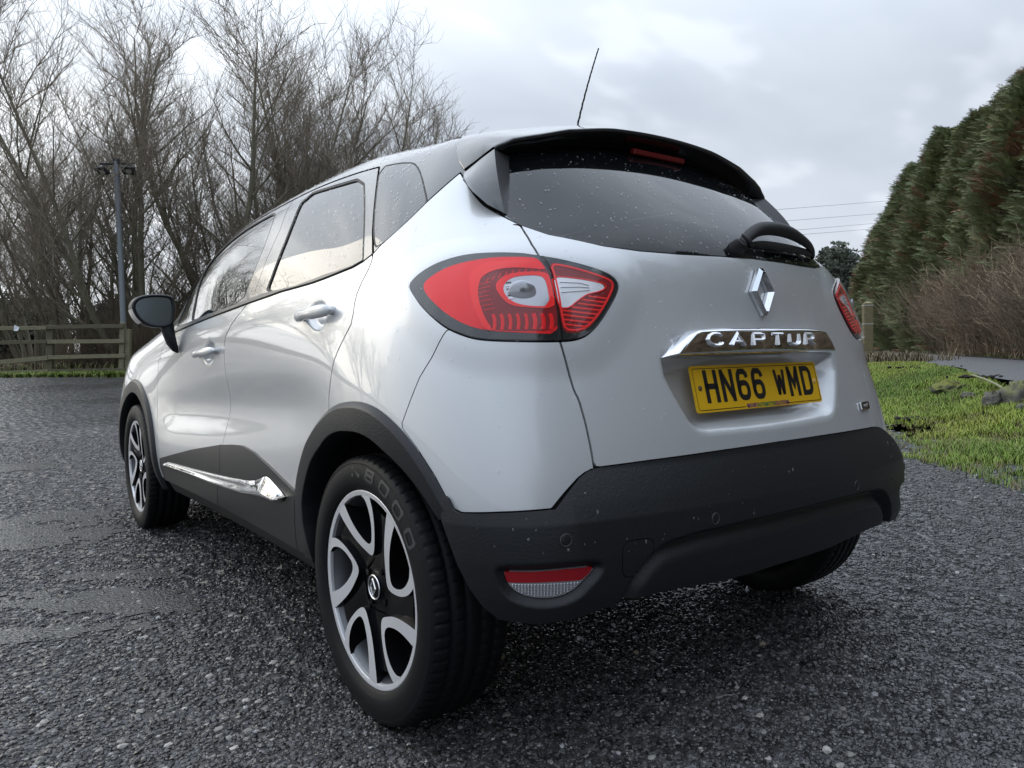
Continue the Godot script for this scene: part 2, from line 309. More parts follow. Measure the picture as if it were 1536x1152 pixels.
	func mesh() -> ArrayMesh:
		var a := []
		a.resize(Mesh.ARRAY_MAX)
		a[Mesh.ARRAY_VERTEX] = p
		a[Mesh.ARRAY_NORMAL] = n
		a[Mesh.ARRAY_COLOR] = c
		a[Mesh.ARRAY_INDEX] = t
		var m := ArrayMesh.new()
		m.add_surface_from_arrays(Mesh.PRIMITIVE_TRIANGLES, a)
		return m

func mirrored(m: ArrayMesh) -> ArrayMesh:
	var a := m.surface_get_arrays(0)
	var p: PackedVector3Array = a[Mesh.ARRAY_VERTEX]
	var n: PackedVector3Array = a[Mesh.ARRAY_NORMAL]
	var t: PackedInt32Array = a[Mesh.ARRAY_INDEX]
	for i in p.size():
		p[i].x = -p[i].x
		n[i].x = -n[i].x
	for i in range(0, t.size(), 3):
		var s := t[i + 1]
		t[i + 1] = t[i + 2]
		t[i + 2] = s
	a[Mesh.ARRAY_VERTEX] = p
	a[Mesh.ARRAY_NORMAL] = n
	a[Mesh.ARRAY_INDEX] = t
	var o := ArrayMesh.new()
	o.add_surface_from_arrays(Mesh.PRIMITIVE_TRIANGLES, a)
	return o

# ------------------------------------------------------------------ materials
func mat(albedo: Color, rough: float, metal := 0.0) -> StandardMaterial3D:
	# the colour is given as a linear, real-world base colour
	var m := StandardMaterial3D.new()
	m.albedo_color = albedo.linear_to_srgb()
	m.roughness = rough
	m.metallic = metal
	return m

func noise_tex(freq: float, octaves: int, seed_: int, size := 512, as_normal := false, strength := 4.0, kind := FastNoiseLite.TYPE_SIMPLEX_SMOOTH) -> NoiseTexture2D:
	var n := FastNoiseLite.new()
	n.noise_type = kind
	n.seed = seed_
	n.frequency = freq
	n.fractal_octaves = octaves
	var t := NoiseTexture2D.new()
	t.width = size
	t.height = size
	t.seamless = true
	t.noise = n
	t.as_normal_map = as_normal
	t.bump_strength = strength
	return t

func ramp(points: Array) -> Gradient:
	var g := Gradient.new()
	var off := PackedFloat32Array()
	var col := PackedColorArray()
	for q in points:
		off.append(q[0])
		col.append((q[1] as Color).linear_to_srgb() if q[1] is Color else Color(q[1], q[1], q[1]))
	g.offsets = off
	g.colors = col
	return g
func make_materials() -> void:
	var p := mat(Color(0.60, 0.615, 0.625), 0.37, 0.36)
	p.clearcoat_enabled = true
	p.clearcoat = 1.0
	p.clearcoat_roughness = 0.03
	M.silver = p
	p = mat(Color(0.014, 0.0145, 0.016), 0.2, 0.0)
	p.clearcoat_enabled = true
	p.clearcoat = 1.0
	p.clearcoat_roughness = 0.03
	M.black_gloss = p
	p = mat(Color(0.011, 0.0125, 0.0145), 0.40)
	p.normal_enabled = true
	p.normal_texture = noise_tex(0.06, 2, 5, 256, true, 3.0)
	p.normal_scale = 0.25
	p.uv1_triplanar = true
	p.uv1_scale = Vector3(9, 9, 9)
	p.metallic_specular = 0.42
	M.plastic = p
	M.seal = mat(Color(0.012, 0.012, 0.013), 0.6)
	M.inner = mat(Color(0.010, 0.010, 0.011), 0.9)
	M.trim = mat(Color(0.055, 0.056, 0.058), 0.28)
	p = mat(Color(0.0075, 0.008, 0.009), 0.5)
	p.normal_enabled = true
	p.normal_texture = noise_tex(0.09, 3, 9, 256, true, 4.0)
	p.normal_scale = 0.08
	p.uv1_triplanar = true
	p.uv1_scale = Vector3(6, 6, 6)
	p.metallic_specular = 0.28
	M.rubber = p
	M.rubber_print = mat(Color(0.026, 0.027, 0.029), 0.6)
	M.chrome = mat(Color(0.80, 0.81, 0.83), 0.05, 1.0)
	M.alloy = mat(Color(0.80, 0.81, 0.84), 0.30, 0.55)
	M.letter = mat(Color(0.92, 0.93, 0.95), 0.22, 0.8)
	M.alloy_black = mat(Color(0.005, 0.005, 0.006), 0.12)
	M.alloy_black.metallic_specular = 0.24
	M.barrel = mat(Color(0.11, 0.115, 0.125), 0.38, 0.6)
	M.disc = mat(Color(0.16, 0.15, 0.14), 0.4, 0.8)
	var g := mat(Color(0.012, 0.014, 0.016), 0.0)
	g.transparency = BaseMaterial3D.TRANSPARENCY_ALPHA
	g.albedo_color.a = 0.94
	g.metallic_specular = 0.6
	g.clearcoat_enabled = true
	g.clearcoat = 0.5
	g.clearcoat_roughness = 0.0
	M.glass_dark = g
	var gr := mat(Color(0.004, 0.005, 0.006), 0.0)
	gr.transparency = BaseMaterial3D.TRANSPARENCY_ALPHA
	gr.albedo_color.a = 0.90
	M.glass_rear = gr
	g = mat(Color(0.02, 0.03, 0.028), 0.0)
	g.transparency = BaseMaterial3D.TRANSPARENCY_ALPHA
	g.albedo_color.a = 0.72
	g.metallic_specular = 0.7
	g.clearcoat_enabled = true
	g.clearcoat = 1.0
	g.clearcoat_roughness = 0.0
	M.glass = g
	M.lamp_red = mat(Color(0.86, 0.008, 0.012), 0.3)
	M.lamp_red.metallic_specular = 0.15
	M.lamp_bright = mat(Color(0.98, 0.02, 0.02), 0.25)
	M.lamp_bright.metallic_specular = 0.2
	M.lamp_dark = mat(Color(0.24, 0.006, 0.010), 0.25)
	M.lamp_dark.metallic_specular = 0.2
	var lc := mat(Color(0.5, 0.5, 0.5), 0.0)
	lc.transparency = BaseMaterial3D.TRANSPARENCY_ALPHA
	lc.albedo_color.a = 0.03
	M.lens_cover = lc
	M.lamp_clear = mat(Color(0.42, 0.43, 0.46), 0.14, 0.6)
	M.lamp_white = mat(Color(0.80, 0.82, 0.86), 0.2, 0.2)
	p = mat(Color(0.006, 0.007, 0.009), 0.05)
	M.lamp_black = p
	M.reflector_red = mat(Color(0.30, 0.006, 0.012), 0.25)
	M.reflector_clear = mat(Color(0.36, 0.36, 0.38), 0.2, 0.5)
	M.plate = mat(Color(0.72, 0.42, 0.010), 0.35)
	M.plate_ink = mat(Color(0.010, 0.010, 0.012), 0.4)
	M.print_purple = mat(Color(0.10, 0.02, 0.13), 0.4)
	M.print_green = mat(Color(0.02, 0.16, 0.06), 0.4)
	M.mirror = mat(Color(0.26, 0.33, 0.37), 0.12, 0.9)
	M.amber = mat(Color(0.75, 0.70, 0.66), 0.15)
	M.fabric = mat(Color(0.035, 0.035, 0.037), 0.9)
	M.brake_lamp = mat(Color(0.16, 0.012, 0.012), 0.2)
	M.screw = mat(Color(0.10, 0.06, 0.03), 0.4)
	M.screw_yellow = mat(Color(0.75, 0.45, 0.12), 0.35)
	g = mat(Color(0.9, 0.92, 0.95), 0.0)
	g.transparency = BaseMaterial3D.TRANSPARENCY_ALPHA
	g.albedo_color.a = 0.10
	M.drop = g
# ------------------------------------------------------------------ the body surface: one smooth patch over the left half, from the rear centre (u = 0) round the side to the nose (u = 18), sill to roof (v = 0 .. 13)
const NR := 14
const NC := 19
var ctrl: Array = []

func setup_body() -> void:
	var rows: Array = []
	for j in NR:
		var src: Array = BODY["section_%d" % j]
		var row := PackedVector3Array()
		for i in NC:
			row.append(Vector3(-src[3 * i], src[3 * i + 1], src[3 * i + 2]))
		rows.append(row)
	var flip := Vector3(-1, 1, 1)
	for j in NR:
		var row: PackedVector3Array = rows[j]
		row.insert(0, row[1] * flip)
		row.append(row[NC - 1] * flip)
		rows[j] = row
	var low := PackedVector3Array()
	var top := PackedVector3Array()
	for i in NC + 2:
		low.append(rows[0][i] * 2 - rows[1][i])
		top.append(rows[NR - 2][i] * flip)
	ctrl = [low] + rows + [top]

func bw(f: float) -> Array:
	return [pow(1 - f, 3) / 6, (3 * f * f * f - 6 * f * f + 4) / 6, (-3 * f * f * f + 3 * f * f + 3 * f + 1) / 6, f * f * f / 6]

func surf(u: float, v: float) -> Vector3:
	var i := clampi(int(floor(u)), 0, NC - 2)
	var j := clampi(int(floor(v)), 0, NR - 2)
	var a := bw(u - i)
	var b := bw(v - j)
	var o := Vector3.ZERO
	for l in 4:
		var row: PackedVector3Array = ctrl[j + l]
		o += (row[i] * a[0] + row[i + 1] * a[1] + row[i + 2] * a[2] + row[i + 3] * a[3]) * b[l]
	return o

func surf_n(u: float, v: float) -> Vector3:
	var e := 0.01
	return (surf(u, v + e) - surf(u, v - e)).cross(surf(u + e, v) - surf(u - e, v)).normalized()

func side_uv(z: float, y: float, guess: Vector2) -> Vector2:
	# the place on the side that has this z and y
	var q := guess
	for k in 8:
		var s := surf(q.x, q.y)
		var e := 0.01
		var du := (surf(q.x + e, q.y) - s) / e
		var dv := (surf(q.x, q.y + e) - s) / e
		var det := du.z * dv.y - dv.z * du.y
		if absf(det) < 1e-9:
			break
		var rz := z - s.z
		var ry := y - s.y
		q += Vector2((rz * dv.y - dv.z * ry) / det, (du.z * ry - du.y * rz) / det).clamp(Vector2(-0.5, -0.5), Vector2(0.5, 0.5))
	return q

func line(called: String) -> PackedVector2Array:
	var src: Array = LINES[called]
	var o := PackedVector2Array()
	for i in range(0, src.size(), 2):
		o.append(Vector2(src[i], src[i + 1]))
	return o

func back(l: PackedVector2Array) -> PackedVector2Array:
	var o := l.duplicate()
	o.reverse()
	return o

func join(lists: Array) -> PackedVector2Array:
	var o := PackedVector2Array()
	for l in lists:
		if l is Vector2:
			o.append(l)
		else:
			o.append_array(l)
	return o

func smooth(l: PackedVector2Array, closed := true, times := 1) -> PackedVector2Array:
	# corner cutting that keeps the ends
	var o := l
	for k in times:
		var r := PackedVector2Array()
		var m := o.size()
		if not closed:
			r.append(o[0])
		for i in (m if closed else m - 1):
			var a := o[i]
			var b := o[(i + 1) % m]
			r.append(a.lerp(b, 0.25))
			r.append(a.lerp(b, 0.75))
		if not closed:
			r.append(o[m - 1])
		o = r
	return o

class Field:
	# signed distance in metres to a closed line on the patch, negative inside
	var pts: PackedVector2Array
	var lo := Vector2(1e9, 1e9)
	var hi := Vector2(-1e9, -1e9)
	func _init(l: PackedVector2Array) -> void:
		pts = l
		for q in l:
			lo = lo.min(q)
			hi = hi.max(q)
	func at(q: Vector2, s: Vector2, most := 0.06) -> float:
		var mx := most / s.x
		var my := most / s.y
		if q.x < lo.x - mx or q.x > hi.x + mx or q.y < lo.y - my or q.y > hi.y + my:
			return most
		var best := most * most
		var inside := false
		var m := pts.size()
		var b := pts[m - 1]
		for i in m:
			var a := b
			b = pts[i]
			if (a.y > q.y) != (b.y > q.y) and q.x < (b.x - a.x) * (q.y - a.y) / (b.y - a.y) + a.x:
				inside = not inside
			var ex := (b.x - a.x) * s.x
			var ey := (b.y - a.y) * s.y
			var px := (q.x - a.x) * s.x
			var py := (q.y - a.y) * s.y
			var l2 := ex * ex + ey * ey
			var t := 0.0
			if l2 > 1e-12:
				t = clampf((px * ex + py * ey) / l2, 0.0, 1.0)
			px -= ex * t
			py -= ey * t
			var d := px * px + py * py
			if d < best:
				best = d
		return -sqrt(best) if inside else sqrt(best)

class Patch:
	var p := PackedVector3Array()
	var n := PackedVector3Array()
	var q := PackedVector2Array()
	var s := PackedVector2Array()
	# Splits triangles along field = level; returns [below, above]
	func split(t: PackedInt32Array, field: Field, level: float, keep := 3) -> Array:
		var f := PackedFloat32Array()
		f.resize(p.size())
		f.fill(1e6)
		for i in t:
			if f[i] > 1e5:
				f[i] = field.at(q[i], s[i]) - level
		var lower := PackedInt32Array()
		var upper := PackedInt32Array()
		var made := {}
		for k in range(0, t.size(), 3):
			var a := t[k]
			var b := t[k + 1]
			var c := t[k + 2]
			var sa := f[a] < 0
			var sb := f[b] < 0
			var sc := f[c] < 0
			if sa == sb and sb == sc:
				if sa:
					lower.append(a)
					lower.append(b)
					lower.append(c)
				else:
					upper.append(a)
					upper.append(b)
					upper.append(c)
				continue
			# turn so that a is alone on its side
			if sa == sb:
				var h := a
				a = c
				c = b
				b = h
			elif sa == sc:
				var h2 := a
				a = b
				b = c
				c = h2
			var ab := cutp(a, b, f, made)
			var ac := cutp(a, c, f, made)
			if f[a] < 0:
				lower.append_array([a, ab, ac])
				upper.append_array([ab, b, c, ab, c, ac])
			else:
				upper.append_array([a, ab, ac])
				lower.append_array([ab, b, c, ab, c, ac])
		return [lower, upper]
	func cutp(a: int, b: int, f: PackedFloat32Array, made: Dictionary) -> int:
		var key := (mini(a, b) << 24) | maxi(a, b)
		if made.has(key):
			return made[key]
		var w := clampf(f[a] / (f[a] - f[b]), 0.02, 0.98)
		p.append(p[a].lerp(p[b], w))
		n.append(n[a].lerp(n[b], w).normalized())
		q.append(q[a].lerp(q[b], w))
		s.append(s[a].lerp(s[b], w))
		made[key] = p.size() - 1
		return p.size() - 1
	# cuts a panel out with a gap of 2 g: [inside, outside]
	func cut(t: PackedInt32Array, l: PackedVector2Array, g := 0.0) -> Array:
		var field := Field.new(l)
		var one := split(t, field, -g)
		if g <= 0.0:
			return one
		return [one[0], split(one[1], field, g)[1]]
	# a mesh of some triangles, moved out by off and with rims turned in by lip; both = with the other half of the car
	func mesh(t: PackedInt32Array, off := 0.0, lip := 0.012, both := false, edge := 0.0) -> ArrayMesh:
		var to := {}
		var mp := PackedVector3Array()
		var mn := PackedVector3Array()
		var mt := PackedInt32Array()
		var edges := {}
		for i in t:
			if not to.has(i):
				to[i] = mp.size()
				mp.append(p[i] + n[i] * off)
				mn.append(n[i])
			mt.append(to[i])
		if lip > 0.0:
			for k in range(0, mt.size(), 3):
				for e in 3:
					var a := mt[k + e]
					var b := mt[k + (e + 1) % 3]
					var back_key := (b << 24) | a
					if edges.has(back_key):
						edges.erase(back_key)
					else:
						edges[(a << 24) | b] = true
			var rim := []
			for key in edges:
				var a: int = key >> 24
				var b: int = key & 0xFFFFFF
				if absf(mp[a].x) < 1e-4 and absf(mp[b].x) < 1e-4:
					continue
				rim.append([a, b])
			for e in rim:
				var a: int = e[0]
				var b: int = e[1]
				var out: Vector3 = (mp[b] - mp[a]).cross(mn[a]).normalized()
				var first := mp.size()
				mp.append_array([mp[a], mp[b], mp[b] - mn[b] * lip, mp[a] - mn[a] * lip])
				var face := (mp[first + 2] - mp[first]).cross(mp[first + 1] - mp[first]).normalized()
				mn.append_array([-face, -face, -face, -face])
				mt.append_array([first, first + 2, first + 1, first, first + 3, first + 2])
		if both:
			var m := mp.size()
			for i in m:
				mp.append(mp[i] * Vector3(-1, 1, 1))
				mn.append(mn[i] * Vector3(-1, 1, 1))
			var tl := mt.size()
			for k in range(0, tl, 3):
				mt.append(mt[k] + m)
				mt.append(mt[k + 2] + m)
				mt.append(mt[k + 1] + m)
		var arr := []
		arr.resize(Mesh.ARRAY_MAX)
		arr[Mesh.ARRAY_VERTEX] = mp
		arr[Mesh.ARRAY_NORMAL] = mn
		arr[Mesh.ARRAY_INDEX] = mt
		var o := ArrayMesh.new()
		o.add_surface_from_arrays(Mesh.PRIMITIVE_TRIANGLES, arr)
		return o

func grid_lines(spans: Array) -> PackedFloat32Array:
	# [[from, to, steps], ...]
	var o := PackedFloat32Array()
	for sp in spans:
		for k in sp[2]:
			o.append(lerpf(sp[0], sp[1], float(k) / sp[2]))
	o.append(spans[-1][1])
	return o

func make_skin(us: PackedFloat32Array, vs: PackedFloat32Array, push: Callable) -> Array:
	# evaluates the patch on a grid, moves it by push(u, v, scale, position) along its normal; returns [Patch, triangles]
	var w := us.size()
	var h := vs.size()
	var base := PackedVector3Array()
	base.resize(w * h)
	for i in w:
		var iu := clampi(int(floor(us[i])), 0, NC - 2)
		var a := bw(us[i] - iu)
		var col := PackedVector3Array()
		for j in NR + 2:
			var row: PackedVector3Array = ctrl[j]
			col.append(row[iu] * a[0] + row[iu + 1] * a[1] + row[iu + 2] * a[2] + row[iu + 3] * a[3])
		for j in h:
			var jv := clampi(int(floor(vs[j])), 0, NR - 2)
			var b := bw(vs[j] - jv)
			base[j * w + i] = col[jv] * b[0] + col[jv + 1] * b[1] + col[jv + 2] * b[2] + col[jv + 3] * b[3]
	var sk := Patch.new()
	var nor := grid_normals(base, us, vs, sk)
	var moved := base.duplicate()
	for j in h:
		for i in w:
			var k := j * w + i
			var d: float = push.call(us[i], vs[j], sk.s[k], base[k])
			if d != 0.0:
				moved[k] = base[k] + nor[k] * d
	var keep := sk.s
	sk.n = grid_normals(moved, us, vs, sk)
	sk.s = keep
	sk.p = moved
	for j in h:
		for i in w:
			sk.q.append(Vector2(us[i], vs[j]))
	var t := PackedInt32Array()
	for j in h - 1:
		for i in w - 1:
			var a := j * w + i
			t.append_array([a, a + 1, a + w + 1, a, a + w + 1, a + w])
	return [sk, t]

func grid_normals(p: PackedVector3Array, us: PackedFloat32Array, vs: PackedFloat32Array, sk: Patch) -> PackedVector3Array:
	var w := us.size()
	var h := vs.size()
	var n := PackedVector3Array()
	n.resize(w * h)
	sk.s = PackedVector2Array()
	sk.s.resize(w * h)
	for j in h:
		var j0 := maxi(j - 1, 0)
		var j1 := mini(j + 1, h - 1)
		for i in w:
			var i1 := mini(i + 1, w - 1)
			var du: Vector3
			var su: float
			if i == 0 and us[0] == 0.0:
				var e := p[j * w + 1]
				du = Vector3(2 * e.x, 0, 0)
				su = absf(2 * e.x) / (2 * us[1])
			else:
				var i0 := maxi(i - 1, 0)
				du = p[j * w + i1] - p[j * w + i0]
				su = du.length() / (us[i1] - us[i0])
			var dv := p[j1 * w + i] - p[j0 * w + i]
			n[j * w + i] = dv.cross(du).normalized()
			sk.s[j * w + i] = Vector2(maxf(su, 0.005), maxf(dv.length() / (vs[j1] - vs[j0]), 0.005))
	return n
# ------------------------------------------------------------------ the car
var cups: Array = []
var recess: Field
var lamp: Field
var step_: Field
var bar: Field

func push_body(u: float, v: float, s: Vector2, _at: Vector3) -> float:
	var d := 0.0
	var q := Vector2(u, v)
	if u < 2.2 and v > 2.9 and v < 5.6:
		# the hollow round the number plate
		var r := recess.at(q, s, 0.06)
		if r < 0.012:
			d -= 0.056 * smoothstep(0.012, -0.040, r)
	if v > 3.2 and v < 7.3 and u < 7.5:
		# the lamp stands on a raised pod that runs out over the tailgate and the quarter
		var l := lamp.at(q, s, 0.12)
		d += 0.007 * smoothstep(0.09, 0.004, l)
	for c in cups:
		var k: float = c.at(q, s, 0.03)
		if k < 0.004:
			d -= 0.017 * smoothstep(0.003, -0.016, k)
	if u > 7.0 and u < 13.0 and v > 2.0 and v < 5.6:
		# the doors are scooped out below the handles
		var along := smoothstep(7.0, 8.8, u) * smoothstep(13.0, 12.0, u)
		var centre := 4.35 - 0.16 * (u - 8.0)
		d -= 0.016 * along * exp(-pow((v - centre + 0.45) / 0.62, 2.0))
	return d

func push_bumper(u: float, v: float, s: Vector2, _at: Vector3) -> float:
	var d := table(PROFILE, v) * table(REACH, u)
	var q := Vector2(u, v)
	var r := step_.at(q, s, 0.07)
	if r < 0.004:
		d -= 0.024 * smoothstep(0.004, -0.006, r) * (1.0 - 0.85 * smoothstep(-0.008, -0.045, r))
	var k := bar.at(q, s, 0.04)
	if k < 0.016:
		d -= 0.016 * smoothstep(0.016, 0.0, k)
	return d

const PROFILE := [[-0.5, -1.2], [0.3, -0.6], [0.6, 0.0], [1.0, 0.6], [1.5, 0.95], [2.0, 1.05], [2.3, 1.03], [2.5, 1.0], [2.75, 0.7], [3.2, 0.1], [3.35, 0.05], [14.0, 0.05]]
const REACH := [[-2.0, 0.043], [3.4, 0.040], [4.6, 0.020], [5.3, 0.012], [20.0, 0.012]]

func table(t: Array, x: float) -> float:
	for k in range(1, t.size()):
		if x <= t[k][0]:
			return lerpf(t[k - 1][1], t[k][1], clampf((x - t[k - 1][0]) / (t[k][0] - t[k - 1][0]), 0.0, 1.0))
	return t[-1][1]

func pair(called: String, m: ArrayMesh, mt: Material, parents: Array, label := "") -> Array:
	# the left piece and its mirror image on the right
	return [part(called, m, mt, parents[0], label), part(called, mirrored(m), mt, parents[1], label)]

func make_car() -> void:
	setup_body()
	car = thing("parked_car", "silver compact crossover with black roof and yellow rear number plate, wet with rain", "car")
	cups = [Field.new(smooth(line("cup_rear"), true, 2)), Field.new(smooth(line("cup_front"), true, 2))]
	var pr := line("plate_recess")
	recess = Field.new(close_half(join([back(pr.slice(8)), pr.slice(0, 8)])))
	lamp = Field.new(smooth(line("light")))
	step_ = Field.new(join([Vector2(-0.6, 2.16), Vector2(-0.6, 0.2), Vector2(2.9, 0.2), line("bumper_step")]))
	bar = Field.new(smooth(line("refl_all")))
	var us := grid_lines([[0.0, 4.2, 92], [4.2, 9.0, 110], [9.0, 13.2, 92], [13.2, 18.0, 40]])
	var vs := grid_lines([[0.3, 3.0, 32], [3.0, 7.6, 66], [7.6, 11.0, 42], [11.0, 13.0, 12]])
	var made := make_skin(us, vs, push_body)
	var sk: Patch = made[0]
	var all: PackedInt32Array = made[1]
	# --- above the waist: the black roof with its pillars and all the glass
	var waist := join([Vector2(19, 7.9), Vector2(14.0, 7.75), Vector2(13.3, 7.1), Vector2(12.62, 6.15), line("belt_low"), line("quarter_line"), Vector2(0.0, 7.17), Vector2(-0.57, 7.11), Vector2(-1, 15), Vector2(19, 15)])
	var two = sk.cut(all, waist, 0.0022)
	var upper: PackedInt32Array = two[0]
	var lower: PackedInt32Array = two[1]
	make_lower(sk, lower)
	make_upper(sk, upper)
	make_bumper()
	make_wheels()
	make_arches()
	make_rear_fittings()
	make_mirrors()
	make_spoiler()
	make_interior()
	make_drops(sk, all)

func close_half(o: PackedVector2Array) -> PackedVector2Array:
	# o runs down the side of a shape that is symmetric about u = 0: add the far half
	var r := o.duplicate()
	var flip := PackedVector2Array()
	for k in range(o.size() - 1, -1, -1):
		flip.append(Vector2(-o[k].x, o[k].y))
	r.append_array(flip)
	return r

var doors: Array = []
var gate: MeshInstance3D

func make_lower(sk: Patch, lower: PackedInt32Array) -> void:
	# wheel openings
	var rear_arch := join([line("arch_outer"), Vector2(5.0, 1.5), Vector2(5.3, -1.0), Vector2(8.45, -1.0)])
	lower = sk.cut(lower, shrink(rear_arch, Vector2(6.75, 2.0), 0.96))[1]
	lower = sk.cut(lower, circle_line(-2.606, 0.385))[1]
	lower = sk.cut(lower, join([Vector2(-1, -2), Vector2(-1, 1.45), Vector2(5.6, 1.6), Vector2(5.6, 0.95), Vector2(14.0, 0.95), Vector2(14.0, -2)]))[1]
	# dark shell just under the skin, seen through the gaps
	part("under_shell", sk.mesh(lower, -0.014, 0.0, true), M.inner, car)
	var lights = sk.cut(lower, smooth(line("light"), true, 2), 0.0015)
	var rest: PackedInt32Array = lights[1]
	var gap := line("gate_gap")
	var sb := line("silver_bottom")
	var gate_outline := join([gap, sb[10], sb[11], sb[12], Vector2(-1, sb[12].y + 0.03), Vector2(-1, 7.6), Vector2(3.29, 7.6)])
	var g = sk.cut(rest, gate_outline, 0.0026)
	gate = part("tailgate", sk.mesh(g[0], 0.0, 0.014, true), M.silver, car)
	rest = g[1]
	var corner := join([line("corner_gap"), line("arch_outer").slice(11), line("silver_bottom").slice(1, 11), Vector2(2.7, 3.15), Vector2(2.7, 5.2), Vector2(4.0, 5.2)])
	var cr = sk.cut(rest, corner, 0.0012)
	rest = cr[1]
	# trim the corner to what shows above the black bumper
	var below := join([line("silver_bottom").slice(0, 11), Vector2(3.0, 3.2), Vector2(2.9, 2.0), Vector2(2.9, -1), Vector2(5.5, -1)])
	part("bumper_corner", sk.mesh(sk.cut(cr[0], below)[1], 0.0, 0.012, false), M.silver, car)
	part("bumper_corner", mirrored(sk.mesh(sk.cut(cr[0], below)[1], 0.0, 0.012, false)), M.silver, car)
	var fd = sk.cut(rest, line("front_door"), 0.0020)
	var rd = sk.cut(fd[1], line("rear_door"), 0.0020)
	rest = rd[1]
	var front := pair("front_door", sk.mesh(fd[0]), M.silver, [car, car])
	var rear := pair("rear_door", sk.mesh(rd[0]), M.silver, [car, car])
	doors = [front, rear]
	var bonnet := join([Vector2(14.2, 7.6), Vector2(14.0, 7.15), Vector2(15.0, 6.85), Vector2(16.0, 6.55), Vector2(17.0, 6.35), Vector2(19, 6.3), Vector2(19, 7.7)])
	var bn = sk.cut(rest, bonnet, 0.002)
	part("bonnet", sk.mesh(bn[0], 0.0, 0.012, true), M.silver, car)
	rest = bn[1]
	var head := join([Vector2(14.9, 5.6), Vector2(15.8, 5.2), Vector2(16.8, 5.0), Vector2(17.1, 5.3), Vector2(16.6, 5.75), Vector2(15.8, 6.05), Vector2(15.0, 6.0)])
	var hl = sk.cut(rest, smooth(head, true, 2), 0.002)
	pair("headlight", sk.mesh(hl[0], 0.002), M.lamp_clear, [car, car])
	rest = hl[1]
	var wing = sk.cut(rest, join([Vector2(12.0, 8.5), Vector2(12.0, -1), Vector2(20, -1), Vector2(20, 8.5)]))
	var low_front = sk.cut(wing[0], join([Vector2(14.6, -1), Vector2(14.6, 2.3), Vector2(15.6, 3.0), Vector2(20, 3.1), Vector2(20, -1)]))
	part("front_bumper", sk.mesh(low_front[0], 0.004, 0.012, true), M.plastic, car)
	part("front_wing", sk.mesh(low_front[1], 0.0, 0.012, true), M.silver, car)
	wing[1] = sk.cut(wing[1], join([line("silver_bottom").slice(1, 11), Vector2(-1, 3.2), Vector2(-1, -2), Vector2(5.6, -2), Vector2(5.35, 2.2), Vector2(5.16, 2.68)]))[1]
	var quarter = sk.cut(wing[1], join([Vector2(3.0, 9.4), Vector2(3.0, -1), Vector2(9.2, -1), Vector2(9.2, 9.4)]))
	pair("quarter_panel", sk.mesh(quarter[0]), M.silver, [car, car])
	make_cladding(sk, fd[0], rd[0], rest)
	make_lights(sk, lights[0], gap)
	make_handles()

func shrink(l: PackedVector2Array, c: Vector2, k: float) -> PackedVector2Array:
	var o := PackedVector2Array()
	for q in l:
		o.append(c + (q - c) * k)
	return o

func circle_line(z0: float, radius: float) -> PackedVector2Array:
	var o := PackedVector2Array()
	var g := Vector2(12.6, 1.2)
	for k in 41:
		var a := deg_to_rad(-35 + 250.0 * k / 40)
		g = side_uv(z0 + cos(a) * radius, maxf(0.365 + sin(a) * radius, 0.2), g)
		o.append(g)
	o.append(Vector2(o[-1].x, -2))
	o.append(Vector2(o[0].x, -2))
	return o

func make_cladding(sk: Patch, fd: PackedInt32Array, rd: PackedInt32Array, rest: PackedInt32Array) -> void:
	var zone := join([line("cladding_top"), Vector2(8.42, 1.8), Vector2(8.40, 1.3), Vector2(8.36, 0.92), back(line("cladding_bottom")), back(line("cladding_front"))])
	var t := PackedInt32Array()
	for src in [fd, rd, rest]:
		t.append_array(sk.cut(src, zone, 0.0)[0])
	var trim_line := line("trim")
	var edge := Field.new(trim_line)
	var tp = sk.cut(t, trim_line, 0.0)
	var clad = sk.mesh(tp[1], 0.009, 0.02)
	var both := pair("sill_cladding", clad, M.plastic, [car, car])
	# the bright strip: flat along the sill, swelling to a fin at its rear end
	var top_line := resample(join([Vector2(12.36, 1.56), Vector2(12.17, 1.64), Vector2(11.18, 1.74), Vector2(10.58, 1.83), Vector2(10.1, 1.91), Vector2(9.56, 2.03), Vector2(9.39, 2.11), Vector2(9.15, 2.29), Vector2(9.10, 2.30), Vector2(8.66, 2.04)]), 60)
	var low_line := resample(join([Vector2(12.38, 1.50), Vector2(11.29, 1.55), Vector2(10.67, 1.56), Vector2(9.71, 1.68), Vector2(8.78, 1.89), Vector2(8.65, 2.0)]), 60)
	var sh := Shape.new()
	var srows: Array = []
	for k in 60:
		var rise := smoothstep(9.9, 9.0, low_line[k].x)
		var row := PackedVector3Array()
		for e in [[0.0, 0.004, 0.0], [0.03, 0.011, 0.0], [0.35, 0.011, 0.012], [0.62, 0.014, 0.022], [0.80, 0.018, 0.020], [0.93, 0.019, 0.010], [1.0, 0.017, 0.004], [1.02, 0.004, 0.0]]:
			var q := top_line[k].lerp(low_line[k], e[0])
			row.append(surf(q.x, q.y) + surf_n(q.x, q.y) * (e[1] + e[2] * rise))
		srows.append(row)
	sh.sheet(srows)
	if sh.n[30 * 8 + 3].x > 0:
		flip(sh)
	pair("trim_strip", sh.mesh(), M.chrome, both)
	# the sill below and behind
	var sill := Shape.new()
	var rows: Array = []
	for r in [[0.95, 0.0], [0.55, 0.01], [0.3, 0.12]]:
		var row := PackedVector3Array()
		for k in 25:
			var q := Vector2(lerpf(12.5, 8.4, k / 24.0), r[0])
			var s := surf(q.x, q.y)
			row.append(Vector3(s.x + r[1], s.y, s.z))
		rows.append(row)
	sill.sheet(rows)
	pair("sill", sill.mesh(), M.inner, [car, car])

